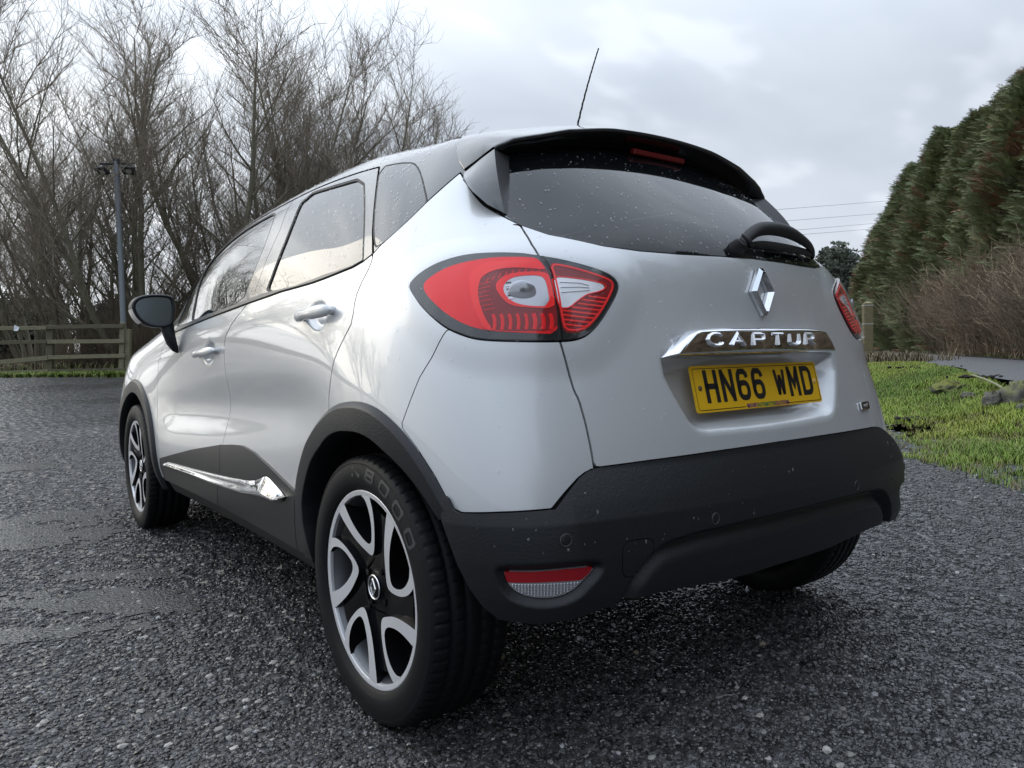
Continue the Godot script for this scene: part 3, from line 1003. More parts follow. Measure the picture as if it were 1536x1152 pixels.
func facet_normals(p: PackedVector3Array, t: PackedInt32Array, n0: PackedVector3Array) -> PackedVector3Array:
	var n := n0.duplicate()
	var seen := {}
	for k in range(0, t.size(), 3):
		var f := (p[t[k + 2]] - p[t[k]]).cross(p[t[k + 1]] - p[t[k]])
		for e in 3:
			var i := t[k + e]
			if seen.has(i):
				n[i] += f
			else:
				n[i] = f
				seen[i] = true
	for i in seen:
		n[i] = n[i].normalized()
	return n

func make_lights(sk: Patch, t: PackedInt32Array, gap: PackedVector2Array) -> void:
	# two lamps in one outline, parted by the tailgate gap
	var divide := join([Vector2(3.30, 7.4), gap, Vector2(3.0, 2.0), Vector2(8, 2.0), Vector2(8, 7.4)])
	var two = sk.cut(t, divide, 0.0022)
	var outer := pair("tail_light", sk.mesh(two[0], 0.001, 0.02), M.lamp_black, [car, car])
	var inner := pair("tail_light", sk.mesh(two[1], 0.001, 0.02), M.lamp_black, [gate, gate])
	var o: PackedInt32Array = two[0]
	var i: PackedInt32Array = two[1]
	var red := smooth(line("l_red_outer"))
	var dark := smooth(line("l_inner_dark"))
	var ring := smooth(line("l_ring"))
	var cring := smooth(line("l_clear_ring"))
	var clear := smooth(line("l_clear"))
	pair("red_lens", sk.mesh(sk.cut(o, red)[0], 0.0022, 0.002), M.lamp_red, outer)
	var d = sk.cut(o, dark)[0]
	pair("dark_lens", sk.mesh(d, 0.0030, 0.002), M.lamp_dark, outer)
	pair("light_guide", sk.mesh(sk.cut(o, ring)[0], 0.0055, 0.005), M.lamp_bright, outer)
	var cr = sk.cut(o, cring)[0]
	pair("lens_ring", sk.mesh(sk.cut(cr, clear)[1], 0.0050, 0.004), M.lamp_bright, outer)
	var cl = sk.cut(cr, clear)[0]
	pair("indicator_lens", sk.mesh(cl, 0.0042, 0.002), M.lamp_clear, outer)
	# upright ribs in the lower part of the outer lamp
	for k in 8:
		var u := 3.98 - 0.118 * k
		var rib := ribbon([Vector2(u + 0.03, 5.235), Vector2(u, 5.33), Vector2(u - 0.01, 5.43), Vector2(u + 0.0, 5.52)], 0.009 if k > 4 else 0.007, 0.0052, sk)
		pair("lens_rib", rib, M.lamp_red, outer)
	for k in 7:
		var v := 5.60 + 0.085 * k
		var uo := 4.18 - 0.02 * absf(k - 3)
		var rib2 := ribbon([Vector2(uo, v), Vector2(uo - 0.18, v + 0.03)], 0.0022, 0.0046, sk)
		pair("lens_rib", rib2, M.lamp_red, outer)
	for k in 9:
		var u2 := 4.02 - 0.10 * k
		var v2 := 6.13 + 0.21 * (1.0 - pow((4.02 - u2 - 0.9) / 0.9, 2.0))
		pair("lens_rib", ribbon([Vector2(u2, v2), Vector2(u2 - 0.05, v2 + 0.09)], 0.0024, 0.0046, sk), M.lamp_red, outer)
	# the bulb bowl behind the clear lens
	var bowl := Shape.new()
	var c3 := surf(3.50, 5.93) + surf_n(3.50, 5.93) * 0.012
	var nn := surf_n(3.50, 5.93)
	var tx := nn.cross(Vector3.UP).normalized()
	dome(bowl, c3, tx, Vector3.UP, nn, 0.030, 0.024, 0.007)
	pair("bulb_bowl", bowl.mesh(), M.lamp_clear, outer)
	for k in 6:
		pair("reflector_facet", ribbon([Vector2(3.72, 5.80 + 0.062 * k), Vector2(3.64, 5.81 + 0.062 * k)], 0.004, 0.0055, sk), M.lamp_white if k % 2 == 0 else M.lamp_black, outer)
	# clear covers
	pair("lens_cover", sk.mesh(o, 0.0105, 0.008), M.lens_cover, outer)
	pair("lens_cover", sk.mesh(i, 0.0105, 0.008), M.lens_cover, [gate, gate])
	# tailgate lamp
	var gr := smooth(line("l_gate_red"))
	var gw := smooth(line("l_gate_white"))
	var redi = sk.cut(i, gr)[0]
	var w = sk.cut(redi, gw)
	pair("red_lens", sk.mesh(w[1], 0.0030, 0.002), M.lamp_dark, [gate, gate])
	pair("reversing_lens", sk.mesh(w[0], 0.0045, 0.003), M.lamp_white, [gate, gate])
	var grf := Field.new(gr)
	var gwf := Field.new(gw)
	# level bars across the red part
	for k in 9:
		var v := 5.24 + 0.085 * k
		var run: Array = []
		for e in 40:
			var q := Vector2(2.99 - 0.022 * e, v - 0.003 * e)
			if grf.at(q, Vector2(0.15, 0.12)) < -0.003 and gwf.at(q, Vector2(0.15, 0.12)) > 0.003:
				run.append(q)
		if run.size() > 2:
			pair("lens_bar", ribbon(run, 0.0042, 0.0056, sk), M.lamp_bright, [gate, gate])
	# the bright rim round it
	var rim: Array = []
	for q in shrink(gr, Vector2(2.65, 5.85), 0.93):
		rim.append(q)
	rim.append(rim[0])
	pair("lens_rim", ribbon(rim, 0.0048, 0.0054, sk), M.lamp_bright, [gate, gate])
	rim = []
	for q in shrink(gw, Vector2(2.7, 5.97), 1.05):
		rim.append(q)
	rim.append(rim[0])
	pair("lens_rim", ribbon(rim, 0.003, 0.006, sk), M.lamp_bright, [gate, gate])
	for k in 3:
		pair("reversing_rib", ribbon([Vector2(2.95, 6.12 - 0.1 * k), Vector2(2.68, 6.12 - 0.08 * k), Vector2(2.56, 6.08 - 0.05 * k)], 0.0014, 0.0064, sk), M.lamp_clear, [gate, gate])

func dome(sh: Shape, c: Vector3, ax: Vector3, ay: Vector3, az: Vector3, rx: float, ry: float, h: float) -> void:
	var rows: Array = []
	for j in 7:
		var b := PI / 2 * j / 6.0
		var row := PackedVector3Array()
		for k in 24:
			var a := -TAU * k / 24
			row.append(c + ax * (cos(a) * rx * sin(b)) + ay * (sin(a) * ry * sin(b)) + az * (h * cos(b)))
		rows.append(row)
	sh.sheet(rows, true)

func pushed(q: Vector2, off: float) -> Vector3:
	# a point of the finished body, moved out by off
	var e := 0.02
	var s := Vector2(maxf((surf(q.x + e, q.y) - surf(q.x - e, q.y)).length() / (2 * e), 0.01), maxf((surf(q.x, q.y + e) - surf(q.x, q.y - e)).length() / (2 * e), 0.01))
	var p := surf(q.x, q.y)
	return p + surf_n(q.x, q.y) * (push_body(q.x, q.y, s, p) + off)

func ribbon(path: Array, width: float, off: float, _sk: Patch) -> ArrayMesh:
	# a raised line on the body, round in section
	var sh := Shape.new()
	var pts := PackedVector3Array()
	var nor := PackedVector3Array()
	for q in path:
		pts.append(pushed(q, off))
		nor.append(surf_n(q.x, q.y))
	var rows: Array = []
	for i in pts.size():
		var d := (pts[mini(i + 1, pts.size() - 1)] - pts[maxi(i - 1, 0)]).normalized()
		var side := nor[i].cross(d).normalized()
		var row := PackedVector3Array()
		for a in [-1.0, -0.7, 0.0, 0.7, 1.0]:
			row.append(pts[i] + side * (a * width / 2) + nor[i] * (0.0016 * (1.0 - a * a) - 0.0012))
		rows.append(row)
	sh.sheet(rows)
	# make sure it faces out
	if sh.n[2].dot(nor[0]) < 0:
		for i in sh.n.size():
			sh.n[i] = -sh.n[i]
		for k in range(0, sh.t.size(), 3):
			var s := sh.t[k + 1]
			sh.t[k + 1] = sh.t[k + 2]
			sh.t[k + 2] = s
	return sh.mesh()

func make_handles() -> void:
	for d in 2:
		var a: Vector3
		var b: Vector3
		if d == 1:
			a = Vector3(-0.853, 0.975, -0.350)
			b = Vector3(-0.855, 0.985, -0.118)
		else:
			a = Vector3(-0.830, 0.882, -1.495)
			b = Vector3(-0.833, 0.897, -1.200)
		var sh := Shape.new()
		var rows: Array = []
		var m := 22
		for k in m + 1:
			var w := float(k) / m
			var at := a.lerp(b, w)
			var bow := pow(sin(PI * clampf(w * 0.92 + 0.04, 0.0, 1.0)), 0.5)
			at.x -= 0.006 + 0.026 * bow
			var hy := (0.0145 + 0.003 * w) * pow(maxf(1.0 - pow(absf(2 * w - 1), 5.0), 0.0), 0.5) + 0.0004
			var hx := 0.011 * pow(maxf(1.0 - pow(absf(2 * w - 1), 5.0), 0.0), 0.5) + 0.0003
			if w > 0.3 and w < 0.62:
				hy -= 0.003 * sin(PI * (w - 0.3) / 0.32)
			var row := PackedVector3Array()
			for e in 16:
				var ang := TAU * e / 16
				row.append(at + Vector3(cos(ang) * hx, sin(ang) * hy, 0))
			rows.append(row)
		sh.sheet(rows, true)
		var feet := Shape.new()
		for w in [0.10, 0.90]:
			var at := a.lerp(b, w)
			feet.tube(PackedVector3Array([at + Vector3(0.02, 0, 0), at + Vector3(-0.022, 0, 0)]), PackedFloat32Array([0.013, 0.010]), 10)
		var hs := pair("handle", sh.mesh(), M.silver, doors[d])
		pair("handle_foot", feet.mesh(), M.silver, doors[d])
func make_upper(sk: Patch, upper: PackedInt32Array) -> void:
	part("roof_lining", sk.mesh(sk.cut(upper, join([Vector2(-1, 10.1), Vector2(9, 10.35), Vector2(11, 10.4), Vector2(13, 10.8), Vector2(19, 10.9), Vector2(19, 15), Vector2(-1, 15)]))[0], -0.02, 0.0, true), M.inner, car)
	# the strip under the side windows
	var strip := join([line("belt_top"), back(line("belt_low"))])
	var s = sk.cut(upper, strip)
	pair("belt_strip", sk.mesh(s[0], 0.004, 0.012), M.trim, [car, car])
	var rest: PackedInt32Array = s[1]
	# side glass
	var panes := [["glass_front", M.glass, 0], ["glass_small", M.glass, 0], ["glass_rear", M.glass_dark, 1], ["glass_quarter", M.glass_dark, -1]]
	for pane in panes:
		var l := smooth(line(pane[0]))
		var g = sk.cut(rest, l)
		var owner: Array = [car, car] if pane[2] < 0 else doors[pane[2]]
		var off := -0.001 if pane[2] < 0 else -0.0045
		pair("window", sk.mesh(g[0], off, 0.0), pane[1], owner)
		var field := Field.new(l)
		var band = sk.split(g[1], field, 0.006 if pane[2] < 0 else 0.009)
		pair("window_seal", sk.mesh(band[0], -0.001, 0.010), M.seal, owner)
		rest = band[1]
	# door frames, parted from the roof by a dark channel
	var frame_zone := join([line("door_frame"), line("rear_gap"), back(line("belt_low")), Vector2(12.62, 6.15)])
	var fz = sk.cut(rest, frame_zone, 0.0045)
	rest = fz[1]
	var front_zone := join([line("pillar_gap"), Vector2(9.5, 6.5), Vector2(14, 5.5), Vector2(14, 12), Vector2(9.95, 12)])
	var ff = sk.cut(fz[0], front_zone, 0.0016)
	pair("door_frame", sk.mesh(ff[0]), M.black_gloss, doors[0])
	pair("door_frame", sk.mesh(ff[1]), M.black_gloss, doors[1])
	var backing = sk.cut(upper, frame_zone)[0]
	for pane in panes:
		backing = sk.cut(backing, shrink(line(pane[0]), centre_of(line(pane[0])), 0.96))[1]
	pair("door_seal", sk.mesh(backing, -0.012, 0.0), M.seal, [car, car])
	# rear window and windscreen
	var ql := line("quarter_line")
	var rear_glass := join([Vector2(-0.57, 7.11), Vector2(0, 7.17), back(ql.slice(9)), ql[8], Vector2(3.34, 7.9), Vector2(3.12, 8.6), Vector2(2.98, 9.3), Vector2(2.9, 9.9), Vector2(2.0, 10.25), Vector2(-1, 10.45)])
	var rg = sk.cut(rest, rear_glass, 0.0)
	part("rear_window", sk.mesh(rg[0], -0.002, 0.008, true), M.glass_rear, gate)
	rest = rg[1]
	var screen := join([Vector2(13.3, 7.9), Vector2(12.95, 8.6), Vector2(12.7, 9.4), Vector2(12.55, 10.2), Vector2(12.7, 10.75), Vector2(14.0, 10.85), Vector2(19, 10.9), Vector2(19, 8.1), Vector2(14.5, 8.0)])
	var ws = sk.cut(rest, screen, 0.0)
	part("windscreen", sk.mesh(ws[0], -0.002, 0.008, true), M.glass, car)
	rest = ws[1]
	part("roof", sk.mesh(rest, 0.0, 0.014, true), M.black_gloss, car)

func centre_of(l: PackedVector2Array) -> Vector2:
	var c := Vector2.ZERO
	for q in l:
		c += q
	return c / l.size()

var bumper: MeshInstance3D

func make_bumper() -> void:
	var us := grid_lines([[0.0, 3.0, 66], [3.0, 5.8, 76]])
	var vs := grid_lines([[0.55, 1.1, 8], [1.1, 2.7, 56], [2.7, 3.5, 20]])
	var made := make_skin(us, vs, push_bumper)
	var sk: Patch = made[0]
	var sb := line("silver_bottom")
	var be := line("bumper_edge")
	var outline := join([be, Vector2(1.0, 1.22), Vector2(0.5, 1.2), Vector2(-1, 1.2), Vector2(-1, sb[12].y + 0.05), sb[12], sb[11], sb[10], back(sb.slice(0, 10)), ])
	var t: PackedInt32Array = sk.cut(made[1], outline)[0]
	# the tow cover, reflector and sensor are cut into it
	var rf = sk.cut(t, smooth(line("refl_all")), 0.001)
	var tc = sk.cut(rf[1], smooth(line("tow_cover")), 0.0008)
	var plain: PackedInt32Array = tc[1]
	bumper = part("rear_bumper", sk.mesh(plain, 0.0, 0.03, true), M.plastic, car)
	var right_cover := mirrored(sk.mesh(sk.cut(rf[1], smooth(line("tow_cover")), 0.0)[0], 0.0, 0.0))
	part("tow_cover", sk.mesh(tc[0], 0.0, 0.01), M.plastic, bumper)
	part("bumper_panel", right_cover, M.plastic, bumper)
	part("bumper_backing", sk.mesh(t, -0.012, 0.0, true), M.inner, bumper)
	var two = sk.cut(rf[0], line("refl_red"))
	var a := pair("reflector", sk.mesh(two[0], 0.003, 0.006), M.reflector_red, [bumper, bumper])
	pair("fog_lens", sk.mesh(two[1], 0.002, 0.006), M.reflector_clear, [bumper, bumper])
	# square pattern in the clear lens
	var rib := Shape.new()
	var field := Field.new(smooth(line("refl_all")))
	var redf := Field.new(line("refl_red"))
	for k in 26:
		var u := 3.30 + 0.046 * k
		for e in 11:
			var v := 1.545 + 0.022 * e
			var q := Vector2(u, v)
			if field.at(q, Vector2(0.13, 0.14)) < -0.004 and redf.at(q, Vector2(0.13, 0.14)) > 0.003:
				var p := bumper_point(q, 0.0025)
				var n := surf_n(u, v)
				var x := n.cross(Vector3.UP).normalized()
				var y := x.cross(n).normalized()
				var h := 0.0022
				var top := p + n * 0.0022
				var c1 := p - x * h - y * h
				var c2 := p + x * h - y * h
				var c3 := p + x * h + y * h
				var c4 := p - x * h + y * h
				for pr in [[c1, c2], [c2, c3], [c3, c4], [c4, c1]]:
					var nn := ((pr[1] as Vector3) - top).cross((pr[0] as Vector3) - top)
					if nn.dot(n) > 0:
						rib.tri(top, pr[0], pr[1])
					else:
						rib.tri(top, pr[1], pr[0])
	var prisms := pair("lens_prisms", rib.mesh(), M.reflector_clear, [bumper, bumper])
	for o in prisms:
		o.set_meta("kind", "stuff")
	# parking sensors
	for u in [line("sensor")[0].x, 1.35]:
		var q := Vector2(u, 2.31)
		var n := surf_n(u, 2.31)
		var x := n.cross(Vector3.UP).normalized()
		var sh := Shape.new()
		dome(sh, bumper_point(q, 0.0006), x, x.cross(n).normalized(), n, 0.0105, 0.0105, 0.0016)
		var ring := Shape.new()
		torus(ring, bumper_point(q, 0.0004), n, 0.0118, 0.0011)
		pair("parking_sensor", sh.mesh(), M.plastic, [bumper, bumper])
		pair("sensor_ring", ring.mesh(), M.trim, [bumper, bumper])
func bumper_point(q: Vector2, off: float) -> Vector3:
	var s := Vector2(0.14, 0.14)
	return surf(q.x, q.y) + surf_n(q.x, q.y) * (push_bumper(q.x, q.y, s, Vector3.ZERO) + off)

func torus(sh: Shape, c: Vector3, axis: Vector3, radius: float, tube: float, sides := 32) -> void:
	var x := axis.cross(Vector3.UP if absf(axis.y) < 0.9 else Vector3.RIGHT).normalized()
	var y := axis.cross(x).normalized()
	var rows: Array = []
	for k in sides + 1:
		var a := TAU * k / sides
		var d := x * cos(a) + y * sin(a)
		var row := PackedVector3Array()
		for e in 8:
			var b := TAU * e / 8
			row.append(c + d * (radius + cos(b) * tube) + axis * (sin(b) * tube))
		rows.append(row)
	sh.sheet(rows, true)

# ------------------------------------------------------------------ wheels
func polar(r: float, deg: float) -> Vector2:
	return Vector2(cos(deg_to_rad(deg)), sin(deg_to_rad(deg))) * r

func resample(l: PackedVector2Array, m: int) -> PackedVector2Array:
	var total := 0.0
	for i in l.size() - 1:
		total += l[i].distance_to(l[i + 1])
	var o := PackedVector2Array()
	var i := 0
	var run := 0.0
	for k in m:
		var want := total * k / (m - 1)
		while i < l.size() - 2 and run + l[i].distance_to(l[i + 1]) < want:
			run += l[i].distance_to(l[i + 1])
			i += 1
		o.append(l[i].lerp(l[i + 1], clampf((want - run) / maxf(l[i].distance_to(l[i + 1]), 1e-6), 0.0, 1.0)))
	return o

const LOOP_OUT := [[0.2255, 134.6], [0.20, 134.0], [0.17, 132.3], [0.137, 128.8], [0.107, 121.0], [0.088, 109.0], [0.077, 96.0], [0.079, 85.0], [0.098, 79.5], [0.13, 78.3], [0.16, 78.8], [0.19, 81.0], [0.21, 83.8], [0.2255, 86.5]]
const LOOP_IN := [[0.2205, 124.0], [0.20, 123.4], [0.172, 121.8], [0.143, 117.6], [0.117, 108.8], [0.103, 97.0], [0.108, 87.5], [0.13, 84.6], [0.155, 84.4], [0.178, 86.2], [0.198, 89.2], [0.2125, 92.4], [0.2205, 96.8]]

func face_x(r: float) -> float:
	# how far out the wheel's face stands: dished towards the hub
	return -0.0885 + 0.020 * pow(1.0 - clampf(r / 0.225, 0.0, 1.0), 1.4)

func on_wheel(q: Vector2, depth := 0.0) -> Vector3:
	# q.x towards the car's rear, q.y up
	return Vector3(face_x(q.length()) + depth, q.y, q.x)

func make_wheels() -> void:
	var rng := RandomNumberGenerator.new()
	rng.seed = 4
	# tyre
	var prof := [[0.2300, -0.0800], [0.2350, -0.0905], [0.2420, -0.0950], [0.2520, -0.0990], [0.2560, -0.1000], [0.2640, -0.1018], [0.2760, -0.1026], [0.2880, -0.1018], [0.2980, -0.1000], [0.3060, -0.0978], [0.3080, -0.0985], [0.3110, -0.0968], [0.3175, -0.0935], [0.3215, -0.0895], [0.3245, -0.0835], [0.3262, -0.0760], [0.3270, -0.0680], [0.3275, -0.0600], [0.3200, -0.0580], [0.3200, -0.0500], [0.3280, -0.0480], [0.3284, -0.0360], [0.3286, -0.0240], [0.3205, -0.0225], [0.3205, -0.0140], [0.3287, -0.0125], [0.3287, 0.0]]
	for e in prof:
		e[0] = 0.2300 + (e[0] - 0.2300) * 0.888
	var full := prof.duplicate()
	for k in range(prof.size() - 2, -1, -1):
		full.append([prof[k][0], -prof[k][1]])
	var tyre := Shape.new()
	var n_ang := 432
	var rows: Array = []
	for k in n_ang + 1:
		var row := PackedVector3Array()
		for e in full:
			var x: float = e[1]
			var r: float = e[0]
			var turn := float(k) / n_ang
			# curved slots across the shoulders and the ribs
			if absf(x) < 0.0930 and r > 0.3070:
				var bend := 0.30 * (absf(x) - 0.06) / 0.03
				var ph := fposmod(turn * 72 + bend * bend * 0.6 + (0.5 if x > 0 else 0.0), 1.0)
				if absf(x) > 0.0590 and ph < 0.17:
					r -= 0.0042
				elif absf(x) < 0.047 and absf(x) > 0.0235 and ph < 0.13:
					r -= 0.003
			var a := TAU * turn
			row.append(Vector3(x, sin(a) * r, cos(a) * r))
		rows.append(row)
	tyre.sheet(rows)
	if tyre.n[6].x > 0:
		flip(tyre)
	var tyre_mesh := tyre.mesh()
	# tyre lettering
	var print_ := Shape.new()
	var words := [["N8000", 103.0, -1.0], ["ROADIAN", 283.0, -1.0]]
	sidewall_text(print_, "N8000", 99.0, 0.0255, 14.8)
	var print2 := Shape.new()
	for k in 3:
		for e in 2:
			torus_arc(print2, 0.2985 - 0.046 * e, -0.0978 - 0.0008 * e, 0.0, 360.0, 0.0008)
	# rim
	var face := Shape.new()
	var wall := Shape.new()
	var web := Shape.new()
	var out := PackedVector2Array()
	for q in LOOP_OUT:
		out.append(polar(q[0], q[1]))
	var inn := PackedVector2Array()
	for q in LOOP_IN:
		inn.append(polar(q[0], q[1]))
	out = resample(smooth(out, false, 2), 44)
	inn = resample(smooth(inn, false, 2), 44)
	for w in 5:
		var rot := -TAU * w / 5
		var fo := PackedVector3Array()
		var fi := PackedVector3Array()
		var bo := PackedVector3Array()
		var bi := PackedVector3Array()
		var nxt := PackedVector3Array()
		var me := PackedVector3Array()
		for k in 44:
			var o2 := out[k].rotated(rot)
			var i2 := inn[k].rotated(rot)
			fo.append(on_wheel(o2))
			fi.append(on_wheel(i2))
			bo.append(on_wheel(o2 + (o2 - i2).normalized() * 0.003, 0.016))
			bi.append(on_wheel(i2 - (i2 - o2).normalized() * -0.004, 0.050))
		face.sheet([fi, fo] if true else [])
		wall.sheet([fo, bo])
		wall.sheet([bi, fi])
		# the dark web between this loop and the next
		for k in 24:
			var a2 := out[43 - k].rotated(rot)
			var b2 := out[k].rotated(rot - TAU / 5)
			if a2.length() > 0.20 or b2.length() > 0.205:
				continue
			me.append(on_wheel(a2, 0.012))
			nxt.append(on_wheel(b2, 0.012))
		var mid := PackedVector3Array()
		for k in me.size():
			mid.append((me[k] + nxt[k]) / 2 + Vector3(-0.002, 0, 0))
		web.sheet([me, mid, nxt])
		# spoke behind, tying the loop to the rim
	if face.n[3].x > 0:
		flip(face)
	var lip := Shape.new()
	rows = []
	for k in 121:
		var a := TAU * k / 120
		var row := PackedVector3Array()
		for e in [[0.2195, -0.0780], [0.2205, -0.0875], [0.2215, -0.0885], [0.2290, -0.0890], [0.2325, -0.0900], [0.2338, -0.0885], [0.2335, -0.0840]]:
			row.append(Vector3(e[1], sin(a) * e[0], cos(a) * e[0]))
		rows.append(row)
	lip.sheet(rows)
	if lip.n[3].x > 0:
		flip(lip)
	var barrel := Shape.new()
	rows = []
	for k in 81:
		var a := TAU * k / 80
		var row := PackedVector3Array()
		for e in [[0.2195, -0.0800], [0.213, -0.070], [0.204, -0.045], [0.200, 0.0], [0.203, 0.05], [0.214, 0.085]]:
			row.append(Vector3(e[1], sin(a) * e[0], cos(a) * e[0]))
		rows.append(row)
	barrel.sheet(rows)
	var hub := Shape.new()
	disc(hub, [[0.0, -0.0700], [0.0345, -0.0700], [0.0350, -0.0660], [0.052, -0.0640], [0.082, -0.0640], [0.090, -0.0600], [0.092, -0.030]])
	var cap := Shape.new()
	disc(cap, [[0.0, -0.0760], [0.022, -0.0750], [0.0262, -0.0735], [0.0270, -0.0690]])
	var ring := Shape.new()
	torus(ring, Vector3(-0.0735, 0, 0), Vector3(-1, 0, 0), 0.0283, 0.0026, 40)
	var nuts := []
	for k in 4:
		var nut := Shape.new()
		var c := polar(0.050, 45 + 90 * k + 12)
		nut.tube(PackedVector3Array([Vector3(-0.058, c.y, c.x), Vector3(-0.0700, c.y, c.x)]), PackedFloat32Array([0.0092, 0.0085]), 6)
		nuts.append(nut.mesh())
	var brake := Shape.new()
	disc(brake, [[0.0, -0.030], [0.07, -0.030], [0.075, 0.0], [0.135, 0.0], [0.135, 0.02]])
	var caliper := Shape.new()
	caliper.bevel_box(Vector3(0.05, 0.09, 0.06), 0.01, Transform3D(Basis(Vector3.RIGHT, 0.5), Vector3(0.0, 0.05, -0.125)))
	var spots := [[Vector3(-0.7595, 0.3195, 0), 0.0, 0.0, "rear_wheel"], [Vector3(-0.767, 0.3195, -2.606), 0.0, 8.0, "front_wheel"], [Vector3(0.7595, 0.3195, 0), PI, 20.0, "rear_wheel"], [Vector3(0.767, 0.3195, -2.606), PI, 50.0, "front_wheel"]]
	for s in spots:
		var w := Node3D.new()
		w.name = s[3]
		w.position = s[0]
		w.rotation = Vector3(0, s[1], 0)
		w.basis = w.basis * Basis(Vector3.RIGHT, -deg_to_rad(s[2]))
		car.add_child(w, true)
		var ty := part("tyre", tyre_mesh, M.rubber, w)
		part("tyre_lettering", print_.mesh(), M.rubber_print, w)
		part("sidewall_line", print2.mesh(), M.rubber, w)
		part("rim_face", face.mesh(), M.alloy, w)
		part("rim_wall", wall.mesh(), M.alloy_black, w)
		part("rim_web", web.mesh(), M.alloy_black, w)
		part("rim_lip", lip.mesh(), M.alloy, w)
		part("rim_barrel", barrel.mesh(), M.barrel, w)
		part("hub", hub.mesh(), M.alloy_black, w)
		part("hub_cap", cap.mesh(), M.alloy_black, w)
		part("cap_ring", ring.mesh(), M.chrome, w)
		var badge := Shape.new()
		losange(badge, 0.0165, 0.0225, 0.003, Transform3D(Basis(Vector3(0, 0, 1), Vector3(0, 1, 0), Vector3(-1, 0, 0)), Vector3(-0.0758, 0, 0)))
		part("cap_emblem", badge.mesh(), M.chrome, w)
		for nm in nuts:
			part("wheel_nut", nm, M.alloy_black, w)
		part("brake_disc", brake.mesh(), M.disc, w)
		part("brake_caliper", caliper.mesh(), M.inner, w)

func flip(sh: Shape) -> void:
	for i in sh.n.size():
		sh.n[i] = -sh.n[i]
	for k in range(0, sh.t.size(), 3):
		var s := sh.t[k + 1]
		sh.t[k + 1] = sh.t[k + 2]
		sh.t[k + 2] = s

func disc(sh: Shape, prof: Array) -> void:
	# a turned piece round the wheel's axle, facing -x
	var rows: Array = []
	for k in 61:
		var a := TAU * k / 60
		var row := PackedVector3Array()
		for e in prof:
			row.append(Vector3(e[1], sin(a) * maxf(e[0], 1e-4), cos(a) * maxf(e[0], 1e-4)))
		rows.append(row)
	sh.sheet(rows)
	if sh.n[1].x > 0:
		flip(sh)

func torus_arc(sh: Shape, r: float, x: float, d0: float, d1: float, tube: float) -> void:
	var rows: Array = []
	for k in 121:
		var a := deg_to_rad(lerpf(d0, d1, k / 120.0))
		var row := PackedVector3Array()
		for e in 5:
			var b := PI * e / 4.0
			var rr := r + cos(b) * tube
			row.append(Vector3(x - sin(b) * tube, sin(a) * rr, cos(a) * rr))
		rows.append(row)
	sh.sheet(rows)
	if sh.n[2].x > 0:
		flip(sh)

# letters as strokes on a 0..1 x 0..1 field (x may be wider)
func strokes(c: String) -> Array:
	match c:
		"N": return [[Vector2(0, 0), Vector2(0, 1)], [Vector2(0, 1), Vector2(1, 0)], [Vector2(1, 0), Vector2(1, 1)]]
		"H": return [[Vector2(0, 0), Vector2(0, 1)], [Vector2(1, 0), Vector2(1, 1)], [Vector2(0, 0.5), Vector2(1, 0.5)]]
		"M": return [[Vector2(0, 0), Vector2(0, 1)], [Vector2(0, 1), Vector2(0.5, 0.35), Vector2(1, 1)], [Vector2(1, 1), Vector2(1, 0)]]
		"W": return [[Vector2(-0.02, 1), Vector2(0.22, 0)], [Vector2(0.22, 0), Vector2(0.5, 0.78)], [Vector2(0.5, 0.78), Vector2(0.78, 0)], [Vector2(0.78, 0), Vector2(1.02, 1)]]
		"D": return [arc_pts([Vector2(0, 0), Vector2(0.55, 0), Vector2(1, 0.0), Vector2(1, 0.5), Vector2(1, 1), Vector2(0.55, 1), Vector2(0, 1)], true)]
		"6": return [round_box(0.0, 0.0, 1.0, 0.56), [Vector2(0, 0.28), Vector2(0, 0.70), Vector2(0.06, 0.88), Vector2(0.24, 1.0), Vector2(0.72, 1.0), Vector2(0.92, 0.90), Vector2(1.0, 0.76)]]
		"8": return [round_box(0.0, 0.0, 1.0, 0.52), round_box(0.06, 0.52, 0.94, 1.0)]
		"0": return [round_box(0.0, 0.0, 1.0, 1.0)]
		"C": return [[Vector2(1, 0.80), Vector2(0.86, 0.94), Vector2(0.62, 1), Vector2(0.36, 0.98), Vector2(0.12, 0.82), Vector2(0, 0.5), Vector2(0.12, 0.18), Vector2(0.36, 0.02), Vector2(0.62, 0), Vector2(0.86, 0.06), Vector2(1, 0.20)]]
		"A": return [[Vector2(0, 0), Vector2(0.5, 1), Vector2(1, 0)], [Vector2(0.22, 0.33), Vector2(0.78, 0.33)]]
		"P": return [[Vector2(0.05, 0), Vector2(0.05, 1)], [Vector2(0.05, 1), Vector2(0.7, 1), Vector2(0.95, 0.9), Vector2(0.95, 0.58), Vector2(0.7, 0.47), Vector2(0.05, 0.47)]]
		"R": return [[Vector2(0.05, 0), Vector2(0.05, 1)], [Vector2(0.05, 1), Vector2(0.7, 1), Vector2(0.95, 0.9), Vector2(0.95, 0.60), Vector2(0.7, 0.47), Vector2(0.05, 0.47)], [Vector2(0.5, 0.47), Vector2(1, 0)]]
		"T": return [[Vector2(0, 1), Vector2(1, 1)], [Vector2(0.5, 1), Vector2(0.5, 0)]]
		"U": return [[Vector2(0, 1), Vector2(0, 0.3), Vector2(0.1, 0.1), Vector2(0.35, 0), Vector2(0.65, 0), Vector2(0.9, 0.1), Vector2(1, 0.3), Vector2(1, 1)]]
	return []

